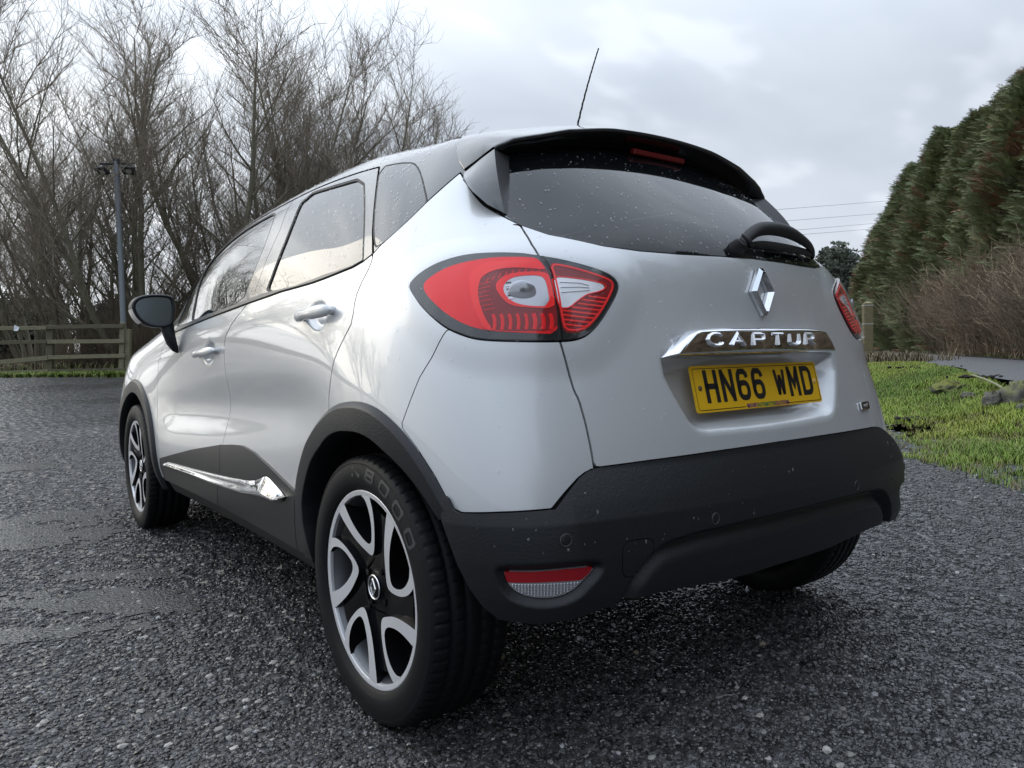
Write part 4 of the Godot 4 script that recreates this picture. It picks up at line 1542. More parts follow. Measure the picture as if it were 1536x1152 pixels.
func round_box(x0: float, y0: float, x1: float, y1: float) -> Array:
	var o: Array = []
	var rx := (x1 - x0) * 0.36
	var ry := minf((y1 - y0) * 0.42, (x1 - x0) * 0.28)
	for c in [[x1 - rx, y1 - ry, 0], [x0 + rx, y1 - ry, 90], [x0 + rx, y0 + ry, 180], [x1 - rx, y0 + ry, 270]]:
		for k in 5:
			var a := deg_to_rad(c[2] + 90.0 * k / 4)
			o.append(Vector2(c[0] + cos(a) * rx, c[1] + sin(a) * ry))
	o.append(o[0])
	return o

func arc_pts(_l: Array, _c: bool) -> Array:
	var o: Array = [Vector2(0, 0), Vector2(0.55, 0)]
	for k in 7:
		var a := deg_to_rad(-90 + 90.0 * k / 6)
		o.append(Vector2(0.58 + cos(a) * 0.42, 0.25 + sin(a) * 0.25))
	for k in 7:
		var a := deg_to_rad(90.0 * k / 6)
		o.append(Vector2(0.58 + cos(a) * 0.42, 0.75 + sin(a) * 0.25))
	o.append_array([Vector2(0.55, 1), Vector2(0, 1), Vector2(0, 0)])
	return o

func stroke_poly(pts: Array, width: float) -> Array:
	# convex quads that follow a stroke, mitred
	var left: Array = []
	var right: Array = []
	var m := pts.size()
	var loop: bool = (pts[0] as Vector2).distance_to(pts[m - 1]) < 1e-5
	for i in m:
		var a: Vector2 = pts[i - 1] if i > 0 else (pts[m - 2] if loop else pts[0])
		var b: Vector2 = pts[i + 1] if i < m - 1 else (pts[1] if loop else pts[m - 1])
		var d1 := ((pts[i] as Vector2) - a).normalized()
		var d2 := (b - (pts[i] as Vector2)).normalized()
		if d1 == Vector2.ZERO:
			d1 = d2
		if d2 == Vector2.ZERO:
			d2 = d1
		var mid := (d1 + d2).normalized()
		if mid == Vector2.ZERO:
			mid = d1
		var nrm := Vector2(-mid.y, mid.x)
		var k := minf(1.0 / maxf(absf(mid.dot(d1)), 0.3), 2.2) * width / 2
		left.append((pts[i] as Vector2) + nrm * k)
		right.append((pts[i] as Vector2) - nrm * k)
	var o: Array = []
	for i in m - 1:
		o.append([right[i], right[i + 1], left[i + 1], left[i]])
	return o

func sidewall_text(sh: Shape, text: String, start: float, height: float, step: float) -> void:
	var at := start
	for ch in text:
		for st in strokes(ch):
			var pts: Array = []
			for q in st:
				pts.append(Vector2(q.x * height * 1.45, q.y * height * 1.0))
			for quad in stroke_poly(pts, height * 0.30):
				var k: Array = []
				for q in quad:
					var r: float = 0.2670 + q.y
					var a = deg_to_rad(at) - q.x / 0.28
					var bulge := -0.1036 + 0.006 * pow((r - 0.271) / 0.026, 2.0)
					k.append(Vector3(bulge, sin(a) * r, cos(a) * r))
				sh.quad(k[0], k[1], k[2], k[3])
		at -= step
	if sh.n[0].x > 0:
		flip(sh)

func losange(sh: Shape, hw: float, hh: float, depth: float, xf: Transform3D) -> void:
	# a hollow diamond: four folded limbs, blunt at the top and bottom
	var k := 0.16
	var outer := [Vector2(0, 0)]
	outer = [Vector2(-hw * k, hh), Vector2(hw * k, hh), Vector2(hw, 0), Vector2(hw * k, -hh), Vector2(-hw * k, -hh), Vector2(-hw, 0)]
	var inner := [Vector2(-hw * 0.03, hh * 0.60), Vector2(hw * 0.03, hh * 0.60), Vector2(hw * 0.45, 0), Vector2(hw * 0.03, -hh * 0.60), Vector2(-hw * 0.03, -hh * 0.60), Vector2(-hw * 0.45, 0)]
	for i in 6:
		var j := (i + 1) % 6
		var o1: Vector2 = outer[i]
		var o2: Vector2 = outer[j]
		var i1: Vector2 = inner[i]
		var i2: Vector2 = inner[j]
		var r1 := o1.lerp(i1, 0.42)
		var r2 := o2.lerp(i2, 0.42)
		var f := func(q: Vector2, z: float) -> Vector3: return xf * Vector3(q.x, q.y, z)
		sh.quad(f.call(o1, depth * 0.5), f.call(o2, depth * 0.5), f.call(r2, depth), f.call(r1, depth))
		sh.quad(f.call(r1, depth), f.call(r2, depth), f.call(i2, depth * 0.45), f.call(i1, depth * 0.45))
		sh.quad(f.call(o1, 0), f.call(o2, 0), f.call(o2, depth * 0.5), f.call(o1, depth * 0.5))
		sh.quad(f.call(i1, depth * 0.45), f.call(i2, depth * 0.45), f.call(i2, 0), f.call(i1, 0))

# ------------------------------------------------------------------ wheel arches
func make_arches() -> void:
	var rear := smooth(line("arch_outer"), false, 2)
	var start := PackedVector2Array([Vector2(8.40, 0.92), Vector2(8.42, 1.3), Vector2(8.45, 1.75)])
	var outer := PackedVector3Array()
	var nor := PackedVector3Array()
	for q in resample(join([start, rear]), 60):
		outer.append(surf(q.x, q.y))
		nor.append(surf_n(q.x, q.y))
	arch("rear", outer, nor, Vector3(0, 0.345, 0.01))
	outer = PackedVector3Array()
	nor = PackedVector3Array()
	var g := Vector2(15.4, 1.2)
	for k in 60:
		var a := deg_to_rad(lerpf(205.0, -22.0, k / 59.0))
		var rad := 0.402
		if a < 0.0:
			rad = 0.402 + 0.10 * (-a)
		g = side_uv(-2.606 + cos(a) * rad, maxf(0.365 + sin(a) * rad, 0.25), g)
		outer.append(surf(g.x, g.y))
		nor.append(surf_n(g.x, g.y))
	arch("front", outer, nor, Vector3(0, 0.345, -2.606))

func arch(_which: String, outer: PackedVector3Array, nor: PackedVector3Array, c: Vector3) -> void:
	var sh := Shape.new()
	var rows: Array = []
	var m := outer.size()
	for k in m:
		var to := c - outer[k]
		to.x = 0
		var far := to.length()
		var d := to / far
		var w := clampf(far - 0.352, 0.035, 0.07)
		var n := Vector3(-1, 0, 0).lerp(nor[k], 0.6).normalized()
		var p := outer[k]
		var lift := 0.016
		var row := PackedVector3Array()
		row.append(p - n * 0.004 - d * 0.0)
		row.append(p + n * 0.005 + d * 0.0012)
		row.append(p + n * (lift - 0.002) + d * 0.0135)
		row.append(p + n * lift + d * 0.0155)
		row.append(p + n * (lift + 0.001) + d * (w - 0.003))
		row.append(p + n * (lift - 0.002) + d * w)
		row.append(p - Vector3(-1, 0, 0) * 0.02 + d * (w + 0.004))
		row.append(p - Vector3(-1, 0, 0) * 0.07 + d * (w + 0.002))
		rows.append(row)
	sh.sheet(rows)
	if sh.n[m / 2 * 8 + 4].x > 0:
		flip(sh)
	pair("wheel_arch", sh.mesh(), M.plastic, [car, car])
	# the liner inside
	var lin := Shape.new()
	rows = []
	for k in 41:
		var a := deg_to_rad(lerpf(8.0, 190.0, k / 40.0))
		var row := PackedVector3Array()
		for e in [[0.372, -0.80], [0.375, -0.68], [0.375, -0.52], [0.30, -0.50]]:
			row.append(Vector3(e[1], c.y + sin(a) * e[0], c.z + cos(a) * e[0]))
		rows.append(row)
	lin.sheet(rows)
	pair("wheel_liner", lin.mesh(), M.inner, [car, car])
# ------------------------------------------------------------------ fittings on the tailgate
func rear_uv(x: float, y: float, guess := Vector2(1.0, 5.0)) -> Vector2:
	# the place on the (left) rear face at this distance from the middle and height
	var q := guess
	x = -absf(x)
	for k in 10:
		var s := surf(q.x, q.y)
		var e := 0.01
		var du := (surf(q.x + e, q.y) - s) / e
		var dv := (surf(q.x, q.y + e) - s) / e
		var det := du.x * dv.y - dv.x * du.y
		if absf(det) < 1e-9:
			break
		var rx := x - s.x
		var ry := y - s.y
		q += Vector2((rx * dv.y - dv.x * ry) / det, (du.x * ry - du.y * rx) / det).clamp(Vector2(-0.7, -0.7), Vector2(0.7, 0.7))
		q.x = clampf(q.x, 0.0, 5.0)
	return q

func rear_point(x: float, y: float, off: float) -> Vector3:
	var q := rear_uv(x, y)
	var n := surf_n(maxf(q.x, 0.02), q.y)
	var p := surf(q.x, q.y) + n * off
	return Vector3(p.x * -signf(x) if x != 0.0 else 0.0, p.y, p.z)

func make_rear_fittings() -> void:
	# number plate
	var tilt := 0.235
	var pb := Basis(Vector3.RIGHT, -tilt)
	var px := Transform3D(pb, Vector3(0, 0.7795, 0.490))
	var sh := Shape.new()
	sh.outline(rounded_rect(0.260, 0.0555, 0.008), 0.004, Transform3D(pb, Vector3(0, 0.7795, 0.4865)))
	var plate := part("number_plate", sh.mesh(), M.plate, gate, "yellow number plate reading HN66 WMD")
	var ink := Shape.new()
	var at := -0.2185
	var h := 0.079
	var up := px * Transform3D(Basis(), Vector3(0, 0, 0.0011))
	for ch in "HN66 WMD":
		if ch == " ":
			at += 0.033
			continue
		var wide := 0.050
		ink = Shape.new()
		for st in strokes(ch):
			var pts: Array = []
			for q in st:
				pts.append(Vector2(at + 0.007 + q.x * (wide - 0.014), -0.0335 + 0.007 + q.y * (h - 0.014)))
			var long := stretch_ends(pts, 0.007)
			for quad in stroke_poly(long, 0.0138 if ch != "W" else 0.0118):
				ink.quad(up * v3(quad[0]), up * v3(quad[3]), up * v3(quad[2]), up * v3(quad[1]))
		at += 0.061
		part("character", ink.mesh(), M.plate_ink, gate)
	var border := Shape.new()
	var bl: Array = []
	for q in rounded_rect(0.2535, 0.0492, 0.006):
		bl.append(q)
	bl.append(bl[0])
	for quad in stroke_poly(bl, 0.0016):
		var mid: Vector2 = (quad[0] + quad[2]) / 2
		if mid.y < -0.045 and mid.x > -0.075 and mid.x < 0.075:
			continue
		border.quad(up * v3(quad[0]), up * v3(quad[3]), up * v3(quad[2]), up * v3(quad[1]))
	# the lower border line is broken by the dealer's name
	for seg in [[-0.2475, -0.078], [0.094, 0.2475]]:
		for quad in stroke_poly([Vector2(seg[0], -0.0492), Vector2(seg[1], -0.0492)], 0.0016):
			border.quad(up * (v3(quad[0]) + Vector3(0, 0, 0.0003)), up * (v3(quad[3]) + Vector3(0, 0, 0.0003)), up * (v3(quad[2]) + Vector3(0, 0, 0.0003)), up * (v3(quad[1]) + Vector3(0, 0, 0.0003)))
	part("plate_border", border.mesh(), M.plate_ink, gate)
	for w in [["MOUNT", -0.0560, M.print_purple], ["AUTOMOTIVE", 0.004, M.print_green], ["SOLUTIONS", 0.0690, M.print_purple]]:
		var tm := TextMesh.new()
		tm.text = w[0]
		var font := SystemFont.new()
		font.font_names = PackedStringArray(["Droid Sans"])
		font.font_weight = 700
		tm.font = font
		tm.font_size = 32
		tm.pixel_size = 0.00046
		tm.depth = 0.0006
		tm.curve_step = 1.0
		var o := part("dealer_name", tm, w[2], gate)
		o.transform = px * Transform3D(Basis().scaled(Vector3(0.80, 1.0, 1.0)), Vector3(w[1] + 0.004, -0.0475, 0.0010))
	for s in [[-0.236, M.screw], [0.240, M.screw_yellow]]:
		var sc := Shape.new()
		dome(sc, px * Vector3(s[0], 0.003, 0.0004), pb.x, pb.y, pb.z, 0.0068, 0.0068, 0.004)
		part("plate_screw", sc.mesh(), s[1], gate)
	# chrome bar above the plate
	var prof := [[0.000, -0.030], [0.000, 0.014], [0.03, 0.0225], [0.075, 0.0250], [0.40, 0.0285], [0.74, 0.0310], [0.83, 0.0300], [0.92, 0.0235], [0.975, 0.012], [1.0, -0.004]]
	var bar_rows: Array = []
	for k in 61:
		var w := (k - 30) / 30.0
		var row := PackedVector3Array()
		for e in prof:
			var t: float = e[0]
			var half := lerpf(0.352, 0.272, pow(t, 1.25))
			var x := half * w
			var lowy := 0.8555 + 0.003 * (1 - w * w)
			var topy := 0.9245 - 0.010 * pow(absf(w), 6.0)
			var y := lerpf(lowy, topy, t)
			var endf := smoothstep(1.0, 0.90, absf(w))
			row.append(rear_point(x if x != 0.0 else 0.0001, y, lerpf(-0.004, e[1], sqrt(endf)) if e[1] > 0 else e[1]))
		bar_rows.append(row)
	var bs := Shape.new()
	bs.sheet(bar_rows)
	if bs.n[30 * prof.size() + 4].z < 0:
		flip(bs)
	var bar_ := part("chrome_bar", bs.mesh(), M.chrome, gate)
	# the raised name on the bar
	var names := "CAPTUR"
	for k in 6:
		var c := names[k]
		var ls := Shape.new()
		var x0 := -0.236 + 0.0748 * k
		for st in strokes(c):
			var pts: Array = []
			for q in st:
				pts.append(Vector2(x0 + q.x * 0.044, 0.8760 + q.y * 0.0275))
			for quad in stroke_poly(pts, 0.0068):
				var a: Array = []
				var b: Array = []
				var mid: Vector2 = (quad[0] + quad[1] + quad[2] + quad[3]) / 4
				for q in quad:
					a.append(rear_point(q.x if absf(q.x) > 1e-4 else 1e-4, q.y, 0.027))
					b.append(rear_point(lerpf(q.x, mid.x, 0.0) if absf(q.x) > 1e-4 else 1e-4, q.y, 0.0325))
				var m1: Vector3 = (b[0] + b[3]) / 2 + Vector3(0, 0, 0.0026)
				var m2: Vector3 = (b[1] + b[2]) / 2 + Vector3(0, 0, 0.0026)
				ls.quad(b[0], m1, m2, b[1])
				ls.quad(m1, b[3], b[2], m2)
				for e in 4:
					var e2 := (e + 1) % 4
					ls.quad(a[e], b[e], b[e2], a[e2])
		for i in range(0, ls.n.size(), 4):
			if ls.n[i].z < -0.3:
				for e in 4:
					ls.n[i + e] = -ls.n[i + e]
		part("letter", ls.mesh(), M.letter, gate)
	# emblem
	var q0 := rear_uv(0.0001, 1.012)
	var n := surf_n(0.02, q0.y)
	var yb := Vector3(0, n.z, -n.y).normalized()
	var em := Shape.new()
	losange(em, 0.047, 0.0595, 0.017, Transform3D(Basis(Vector3.RIGHT, yb, Vector3.RIGHT.cross(yb)), Vector3(0, 1.012, surf(0, q0.y).z + 0.001)))
	part("emblem", em.mesh(), M.chrome, gate)
	# small model badge
	var e0 := rear_point(0.500, 0.700, 0.002)
	var qe := rear_uv(0.5, 0.70)
	var ne := surf_n(qe.x, qe.y) * Vector3(-1, 1, 1)
	var xe := Vector3.UP.cross(ne).normalized()
	var eb := Shape.new()
	var ef := Transform3D(Basis(xe, ne.cross(xe), ne), e0)
	eb.outline(rounded_rect(0.033, 0.0115, 0.003), 0.004, ef)
	part("model_badge", eb.mesh(), M.chrome, gate)
	var ei := Shape.new()
	ei.outline(rounded_rect(0.030, 0.0088, 0.002), 0.0046, ef)
	part("badge_field", ei.mesh(), M.black_gloss, gate)
	var el := TextMesh.new()
	el.text = "eco²"
	var fo := SystemFont.new()
	fo.font_names = PackedStringArray(["Droid Sans"])
	fo.font_weight = 700
	el.font = fo
	el.font_size = 32
	el.pixel_size = 0.00055
	el.depth = 0.001
	el.curve_step = 1.0
	var eo := part("badge_lettering", el, M.chrome, gate)
	eo.transform = ef * Transform3D(Basis(), Vector3(0.004, 0.0005, 0.0050))
	# wiper
	var arm := Shape.new()
	sweep(arm, [[-0.052, 1.116, 0.010, 0.014, 0.010], [-0.034, 1.130, 0.024, 0.016, 0.013], [0.012, 1.145, 0.042, 0.018, 0.016], [0.085, 1.151, 0.047, 0.019, 0.017], [0.165, 1.151, 0.045, 0.018, 0.016], [0.245, 1.146, 0.038, 0.016, 0.013], [0.320, 1.139, 0.028, 0.013, 0.010], [0.372, 1.133, 0.013, 0.010, 0.007], [0.390, 1.130, 0.003, 0.006, 0.004]])
	var wiper := part("wiper", arm.mesh(), M.seal, gate)
	var hubw := Shape.new()
	hubw.tube(PackedVector3Array([rear_point(-0.052, 1.120, -0.002), rear_point(-0.052, 1.120, 0.020), rear_point(-0.052, 1.121, 0.026)]), PackedFloat32Array([0.022, 0.019, 0.012]), 16)
	part("wiper_pivot", hubw.mesh(), M.seal, gate)
	var blade := Shape.new()
	sweep(blade, [[-0.005, 1.128, 0.010, 0.007, 0.008], [0.06, 1.128, 0.016, 0.012, 0.010], [0.20, 1.130, 0.015, 0.012, 0.010], [0.36, 1.134, 0.012, 0.009, 0.008], [0.40, 1.136, 0.008, 0.005, 0.006]])
	part("wiper_blade", blade.mesh(), M.seal, gate)
	var ringw := Shape.new()
	torus(ringw, rear_point(-0.030, 1.127, 0.026), Vector3(0.5, 0.6, 0.6).normalized(), 0.016, 0.005, 24)
	part("wiper_spring", ringw.mesh(), M.seal, gate)

func v3(q: Vector2) -> Vector3:
	return Vector3(q.x, q.y, 0)

func stretch_ends(pts: Array, by: float) -> Array:
	# square ends: strokes reach half their width past the end
	var o := pts.duplicate()
	if (o[0] as Vector2).distance_to(o[-1]) < 1e-5:
		return o
	var a: Vector2 = o[0]
	var b: Vector2 = o[1]
	if absf(a.x - b.x) < 1e-5 or absf(a.y - b.y) < 1e-5:
		o[0] = a + (a - b).normalized() * by
	var m := o.size()
	a = o[m - 1]
	b = o[m - 2]
	if absf(a.x - b.x) < 1e-5 or absf(a.y - b.y) < 1e-5:
		o[m - 1] = a + (a - b).normalized() * by
	return o

func rounded_rect(hx: float, hy: float, r: float) -> PackedVector2Array:
	var o := PackedVector2Array()
	for c in [[hx - r, hy - r, 0], [-hx + r, hy - r, 90], [-hx + r, -hy + r, 180], [hx - r, -hy + r, 270]]:
		for k in 5:
			var a := deg_to_rad(c[2] + 90.0 * k / 4)
			o.append(Vector2(c[0] + cos(a) * r, c[1] + sin(a) * r))
	return o

func sweep(sh: Shape, keys: Array) -> void:
	# an elliptical bar lying over the rear face: x, y, height over the face, half height, half depth
	var rows: Array = []
	var pts := PackedVector3Array()
	var m := 40
	for k in m + 1:
		var t := float(k) / m * (keys.size() - 1)
		var i := mini(int(t), keys.size() - 2)
		var w := t - i
		var a: Array = keys[maxi(i - 1, 0)]
		var b: Array = keys[i]
		var c: Array = keys[i + 1]
		var d: Array = keys[mini(i + 2, keys.size() - 1)]
		var e: Array = []
		for j in 5:
			e.append(cubic_interpolate(b[j], c[j], a[j], d[j], w))
		var p := rear_point(e[0] if absf(e[0]) > 1e-4 else 1e-4, e[1], e[2])
		var q := rear_uv(e[0], e[1])
		var n := surf_n(maxf(q.x, 0.02), q.y)
		n.x *= -signf(e[0]) if e[0] != 0 else 0.0
		var y := (Vector3.UP - n * n.y).normalized()
		var row := PackedVector3Array()
		for s in 12:
			var ang := TAU * s / 12
			row.append(p + y * (cos(ang) * e[3]) + n * (sin(ang) * e[4]))
		rows.append(row)
	sh.sheet(rows, true)
	if sh.n[0].y < 0:
		flip(sh)

# ------------------------------------------------------------------ mirrors, spoiler, aerial
func make_mirrors() -> void:
	var o := PackedVector2Array()
	# outline seen from behind, about (-0.925, 1.068)
	for q in [Vector2(-0.838, 1.095), Vector2(-0.842, 1.128), Vector2(-0.862, 1.139), Vector2(-0.92, 1.141), Vector2(-0.97, 1.133), Vector2(-0.998, 1.115), Vector2(-1.008, 1.088), Vector2(-0.998, 1.055), Vector2(-0.975, 1.022), Vector2(-0.94, 1.003), Vector2(-0.90, 0.998), Vector2(-0.865, 1.003), Vector2(-0.846, 1.02), Vector2(-0.839, 1.055)]:
		o.append(q)
	o = smooth(o, true, 2)
	var c := Vector2(-0.918, 1.072)
	var body := Shape.new()
	var rows: Array = []
	for e in [[0.80, -1.800], [0.84, -1.786], [0.93, -1.784], [0.985, -1.792], [1.0, -1.806], [1.0, -1.835], [0.95, -1.875], [0.82, -1.91], [0.55, -1.935], [0.15, -1.945], [0.0, -1.946]]:
		var row := PackedVector3Array()
		for q in o:
			var p: Vector2 = c + (q - c) * e[0]
			row.append(Vector3(p.x, p.y, e[1] + (p.x + 0.92) * 0.10))
		rows.append(row)
	body.sheet(rows, true)
	if body.n[3 * o.size()].z < 0 and body.n[o.size() * 2].z < 0:
		flip(body)
	var hs := pair("door_mirror", body.mesh(), M.plastic, [car, car])
	var gl := Shape.new()
	rows = []
	for e in [0.01, 0.5, 0.81]:
		var row := PackedVector3Array()
		for q in o:
			var p: Vector2 = c + (q - c) * e
			row.append(Vector3(p.x, p.y, -1.798 + (p.x + 0.92) * 0.16))
		rows.append(row)
	gl.sheet(rows, true)
	if gl.n[o.size()].z < 0:
		flip(gl)
	pair("mirror_glass", gl.mesh(), M.mirror, hs)
	var arm := Shape.new()
	rows = []
	for e in [[Vector3(-0.868, 1.012, -1.815), 0.034, 0.028], [Vector3(-0.862, 0.975, -1.815), 0.030, 0.032], [Vector3(-0.852, 0.935, -1.815), 0.024, 0.036], [Vector3(-0.838, 0.905, -1.815), 0.016, 0.018], [Vector3(-0.83, 0.893, -1.812), 0.004, 0.005]]:
		var row := PackedVector3Array()
		for k in 12:
			var a := TAU * k / 12
			row.append(e[0] + Vector3(cos(a) * e[1] * 0.8, cos(a) * e[1] * 0.25, sin(a) * e[2]))
		rows.append(row)
	arm.sheet(rows, true)
	if arm.n[0].x < 0:
		flip(arm)
	pair("mirror_arm", arm.mesh(), M.plastic, hs)
	var ind := Shape.new()
	var ir: Array = []
	for k in 9:
		var w := k / 8.0
		var q := Vector2(-1.009, 1.075).lerp(Vector2(-0.975, 1.018), w) + Vector2(-0.004 * sin(PI * w), -0.004 * sin(PI * w))
		ir.append(PackedVector3Array([Vector3(q.x + 0.003, q.y + 0.002, -1.785), Vector3(q.x - 0.002, q.y - 0.002, -1.795), Vector3(q.x - 0.002, q.y - 0.002, -1.84)]))
	ind.sheet(ir)
	if ind.n[1].x > 0:
		flip(ind)
	pair("mirror_indicator", ind.mesh(), M.amber, hs)

const LIP := [[0.0, 1.455, 0.190], [0.20, 1.447, 0.187], [0.35, 1.423, 0.177], [0.45, 1.397, 0.160], [0.50, 1.379, 0.142], [0.532, 1.360, 0.122], [0.545, 1.345, 0.095]]

func make_spoiler() -> void:
	var sh := Shape.new()
	var rows: Array = []
	# stations from the seam at one end to the seam at the other: where it leaves the roof, where its lip is
	var gl := line("roof_gap")
	var st: Array = []
	var ends := [Vector3(-0.550, 1.360, 0.128), Vector3(-0.547, 1.3625, 0.129), Vector3(-0.540, 1.3665, 0.131), Vector3(-0.524, 1.3735, 0.136), Vector3(-0.502, 1.3845, 0.144)]
	for k in 5:
		st.append([surf(gl[k].x, gl[k].y) + surf_n(gl[k].x, gl[k].y) * 0.005, ends[k], [0.0, 0.25, 0.6, 0.9, 1.0][k]])
	for k in 19:
		var ax := 0.45 * (1.0 - k / 18.0)
		var i := 0
		while i < LIP.size() - 2 and ax > LIP[i + 1][0]:
			i += 1
		var w := clampf((ax - LIP[i][0]) / (LIP[i + 1][0] - LIP[i][0]), 0.0, 1.0)
		var a: Array = LIP[maxi(i - 1, 0)]
		var b: Array = LIP[i]
		var c: Array = LIP[i + 1]
		var d: Array = LIP[mini(i + 2, LIP.size() - 1)]
		var y := cubic_interpolate(b[1], c[1], a[1] if i > 0 else LIP[1][1], d[1], w)
		var z := cubic_interpolate(b[2], c[2], a[2] if i > 0 else LIP[1][2], d[2], w)
		var f := roof_at(minf(ax * 1.12, 0.52), -0.10 - 0.06 * ax)
		st.append([Vector3(-f.x, f.y + 0.004, f.z), Vector3(-ax, y, z), 1.0])
	for k in range(22, -1, -1):
		st.append([(st[k][0] as Vector3) * Vector3(-1, 1, 1), (st[k][1] as Vector3) * Vector3(-1, 1, 1), st[k][2]])
	for e in st:
		var f: Vector3 = e[0]
		var l: Vector3 = e[1]
		var g: float = e[2]
		var sx := signf(l.x)
		var out := Vector3(sx * 0.5 * (1.0 - g), 1, 0).normalized()
		var top := l + Vector3(0, 0.011, -0.003)
		var row := PackedVector3Array()
		row.append(f + Vector3(-sx * 0.012 * (1.0 - g * 0.4), -0.012, -0.004))
		row.append(f)
		row.append(f.lerp(top, 0.03) + out * 0.001)
		row.append(f.lerp(top, 0.35) + out * 0.009 * g)
		row.append(f.lerp(top, 0.70) + out * 0.011 * g)
		row.append(f.lerp(top, 0.95) + out * 0.003 * g)
		row.append(top)
		row.append(l + Vector3(0, 0.008, 0.001))
		row.append(l)
		row.append(l + Vector3(-sx * 0.004, -0.004, -0.012))
		row.append(l + Vector3(-sx * 0.010, -0.022, -0.05))
		row.append(l + Vector3(-sx * 0.016, -0.030, -0.10))
		rows.append(row)
	sh.sheet(rows)
	if sh.n[23 * 12 + 4].y < 0:
		flip(sh)
	var sp := part("spoiler", sh.mesh(), M.black_gloss, gate)
	# the blades at its ends, down the sides of the rear window
	var fin := Shape.new()
	var f0: Vector3 = st[0][0] + Vector3(0, -0.004, 0.002)
	var l0: Vector3 = st[0][1] + Vector3(-0.001, 0.004, 0.002)
	var top := [f0, f0.lerp(l0, 0.33), f0.lerp(l0, 0.67), l0]
	var base := [Vector3(-0.657, 1.272, 0.150), Vector3(-0.648, 1.243, 0.176), Vector3(-0.628, 1.211, 0.205), Vector3(-0.600, 1.189, 0.233)]
	var mid: Array = []
	rows = []
	for j in 9:
		var w := j / 8.0
		var row := PackedVector3Array()
		for k in 4:
			pass
		for k in 13:
			var t := k / 12.0 * 3
			var i := mini(int(t), 2)
			var fr := t - i
			var p1: Vector3 = (top[i] as Vector3).lerp(top[i + 1], fr)
			var p2: Vector3 = (base[i] as Vector3).lerp(base[i + 1], fr)
			var p := p1.lerp(p2, w)
			row.append(p + Vector3(-0.012, 0.002, 0.010) * sin(PI * w) * (t / 3.0))
		rows.append(row)
	fin.sheet(rows)
	if fin.n[60].x > 0:
		flip(fin)
	# the rear edge has a thickness
	var e1 := PackedVector3Array()
	var e2 := PackedVector3Array()
	for j in 9:
		e1.append(rows[j][12])
		e2.append(rows[j][12] + Vector3(0.075, -0.004, -0.030) * (1.0 - 0.7 * j / 8.0))
	var fin2 := Shape.new()
	fin2.sheet([e1, e2])
	if fin2.n[4].z < 0:
		flip(fin2)
	pair("spoiler_blade", fin.mesh(), M.black_gloss, [gate, gate])
	pair("blade_edge", fin2.mesh(), M.trim, [gate, gate])
	# the brake lamp under the lip
	var bl := Shape.new()
	bl.bevel_box(Vector3(0.21, 0.016, 0.02), 0.004, Transform3D(Basis(Vector3.RIGHT, 0.3), Vector3(0.0, 1.4175, 0.158)))
	part("brake_light", bl.mesh(), M.brake_lamp, gate)
	# aerial
	var pts := PackedVector3Array()
	var rad := PackedFloat32Array()
	for k in 40:
		var w := k / 39.0
		pts.append(Vector3(0.004 * sin(w * 60) * (1 - w) * 0.3, 1.555 + 0.24 * w, -0.188 + 0.085 * w + 0.026 * w * w))
		rad.append(0.0058 if w < 0.12 else (0.0031 - 0.0012 * w) * (1.0 + 0.22 * (k % 2)))
	var an := Shape.new()
	an.tube(pts, rad, 8)
	dome(an, Vector3(0, 1.548, -0.19), Vector3.RIGHT, Vector3.BACK, Vector3.UP, 0.022, 0.03, 0.022)
	part("aerial", an.mesh(), M.seal, car)

func roof_at(x: float, z: float) -> Vector3:
	# the roof's height over a point near its rear edge
	var best := Vector3.ZERO
	var far := 1e9
	var q := Vector2(3.0, 11.5)
	for k in 12:
		var s := surf(q.x, q.y)
		var e := 0.01
		var du := (surf(q.x + e, q.y) - s) / e
		var dv := (surf(q.x, q.y + e) - s) / e
		var rx := -x - s.x
		var rz := z - s.z
		var det := du.x * dv.z - dv.x * du.z
		if absf(det) < 1e-7:
			break
		q += Vector2((rx * dv.z - dv.x * rz) / det, (du.x * rz - du.z * rx) / det).clamp(Vector2(-0.5, -0.5), Vector2(0.5, 0.5))
		q = q.clamp(Vector2(0.0, 9.0), Vector2(9.0, 12.95))
	var o := surf(q.x, q.y)
	return Vector3(x, o.y, o.z)

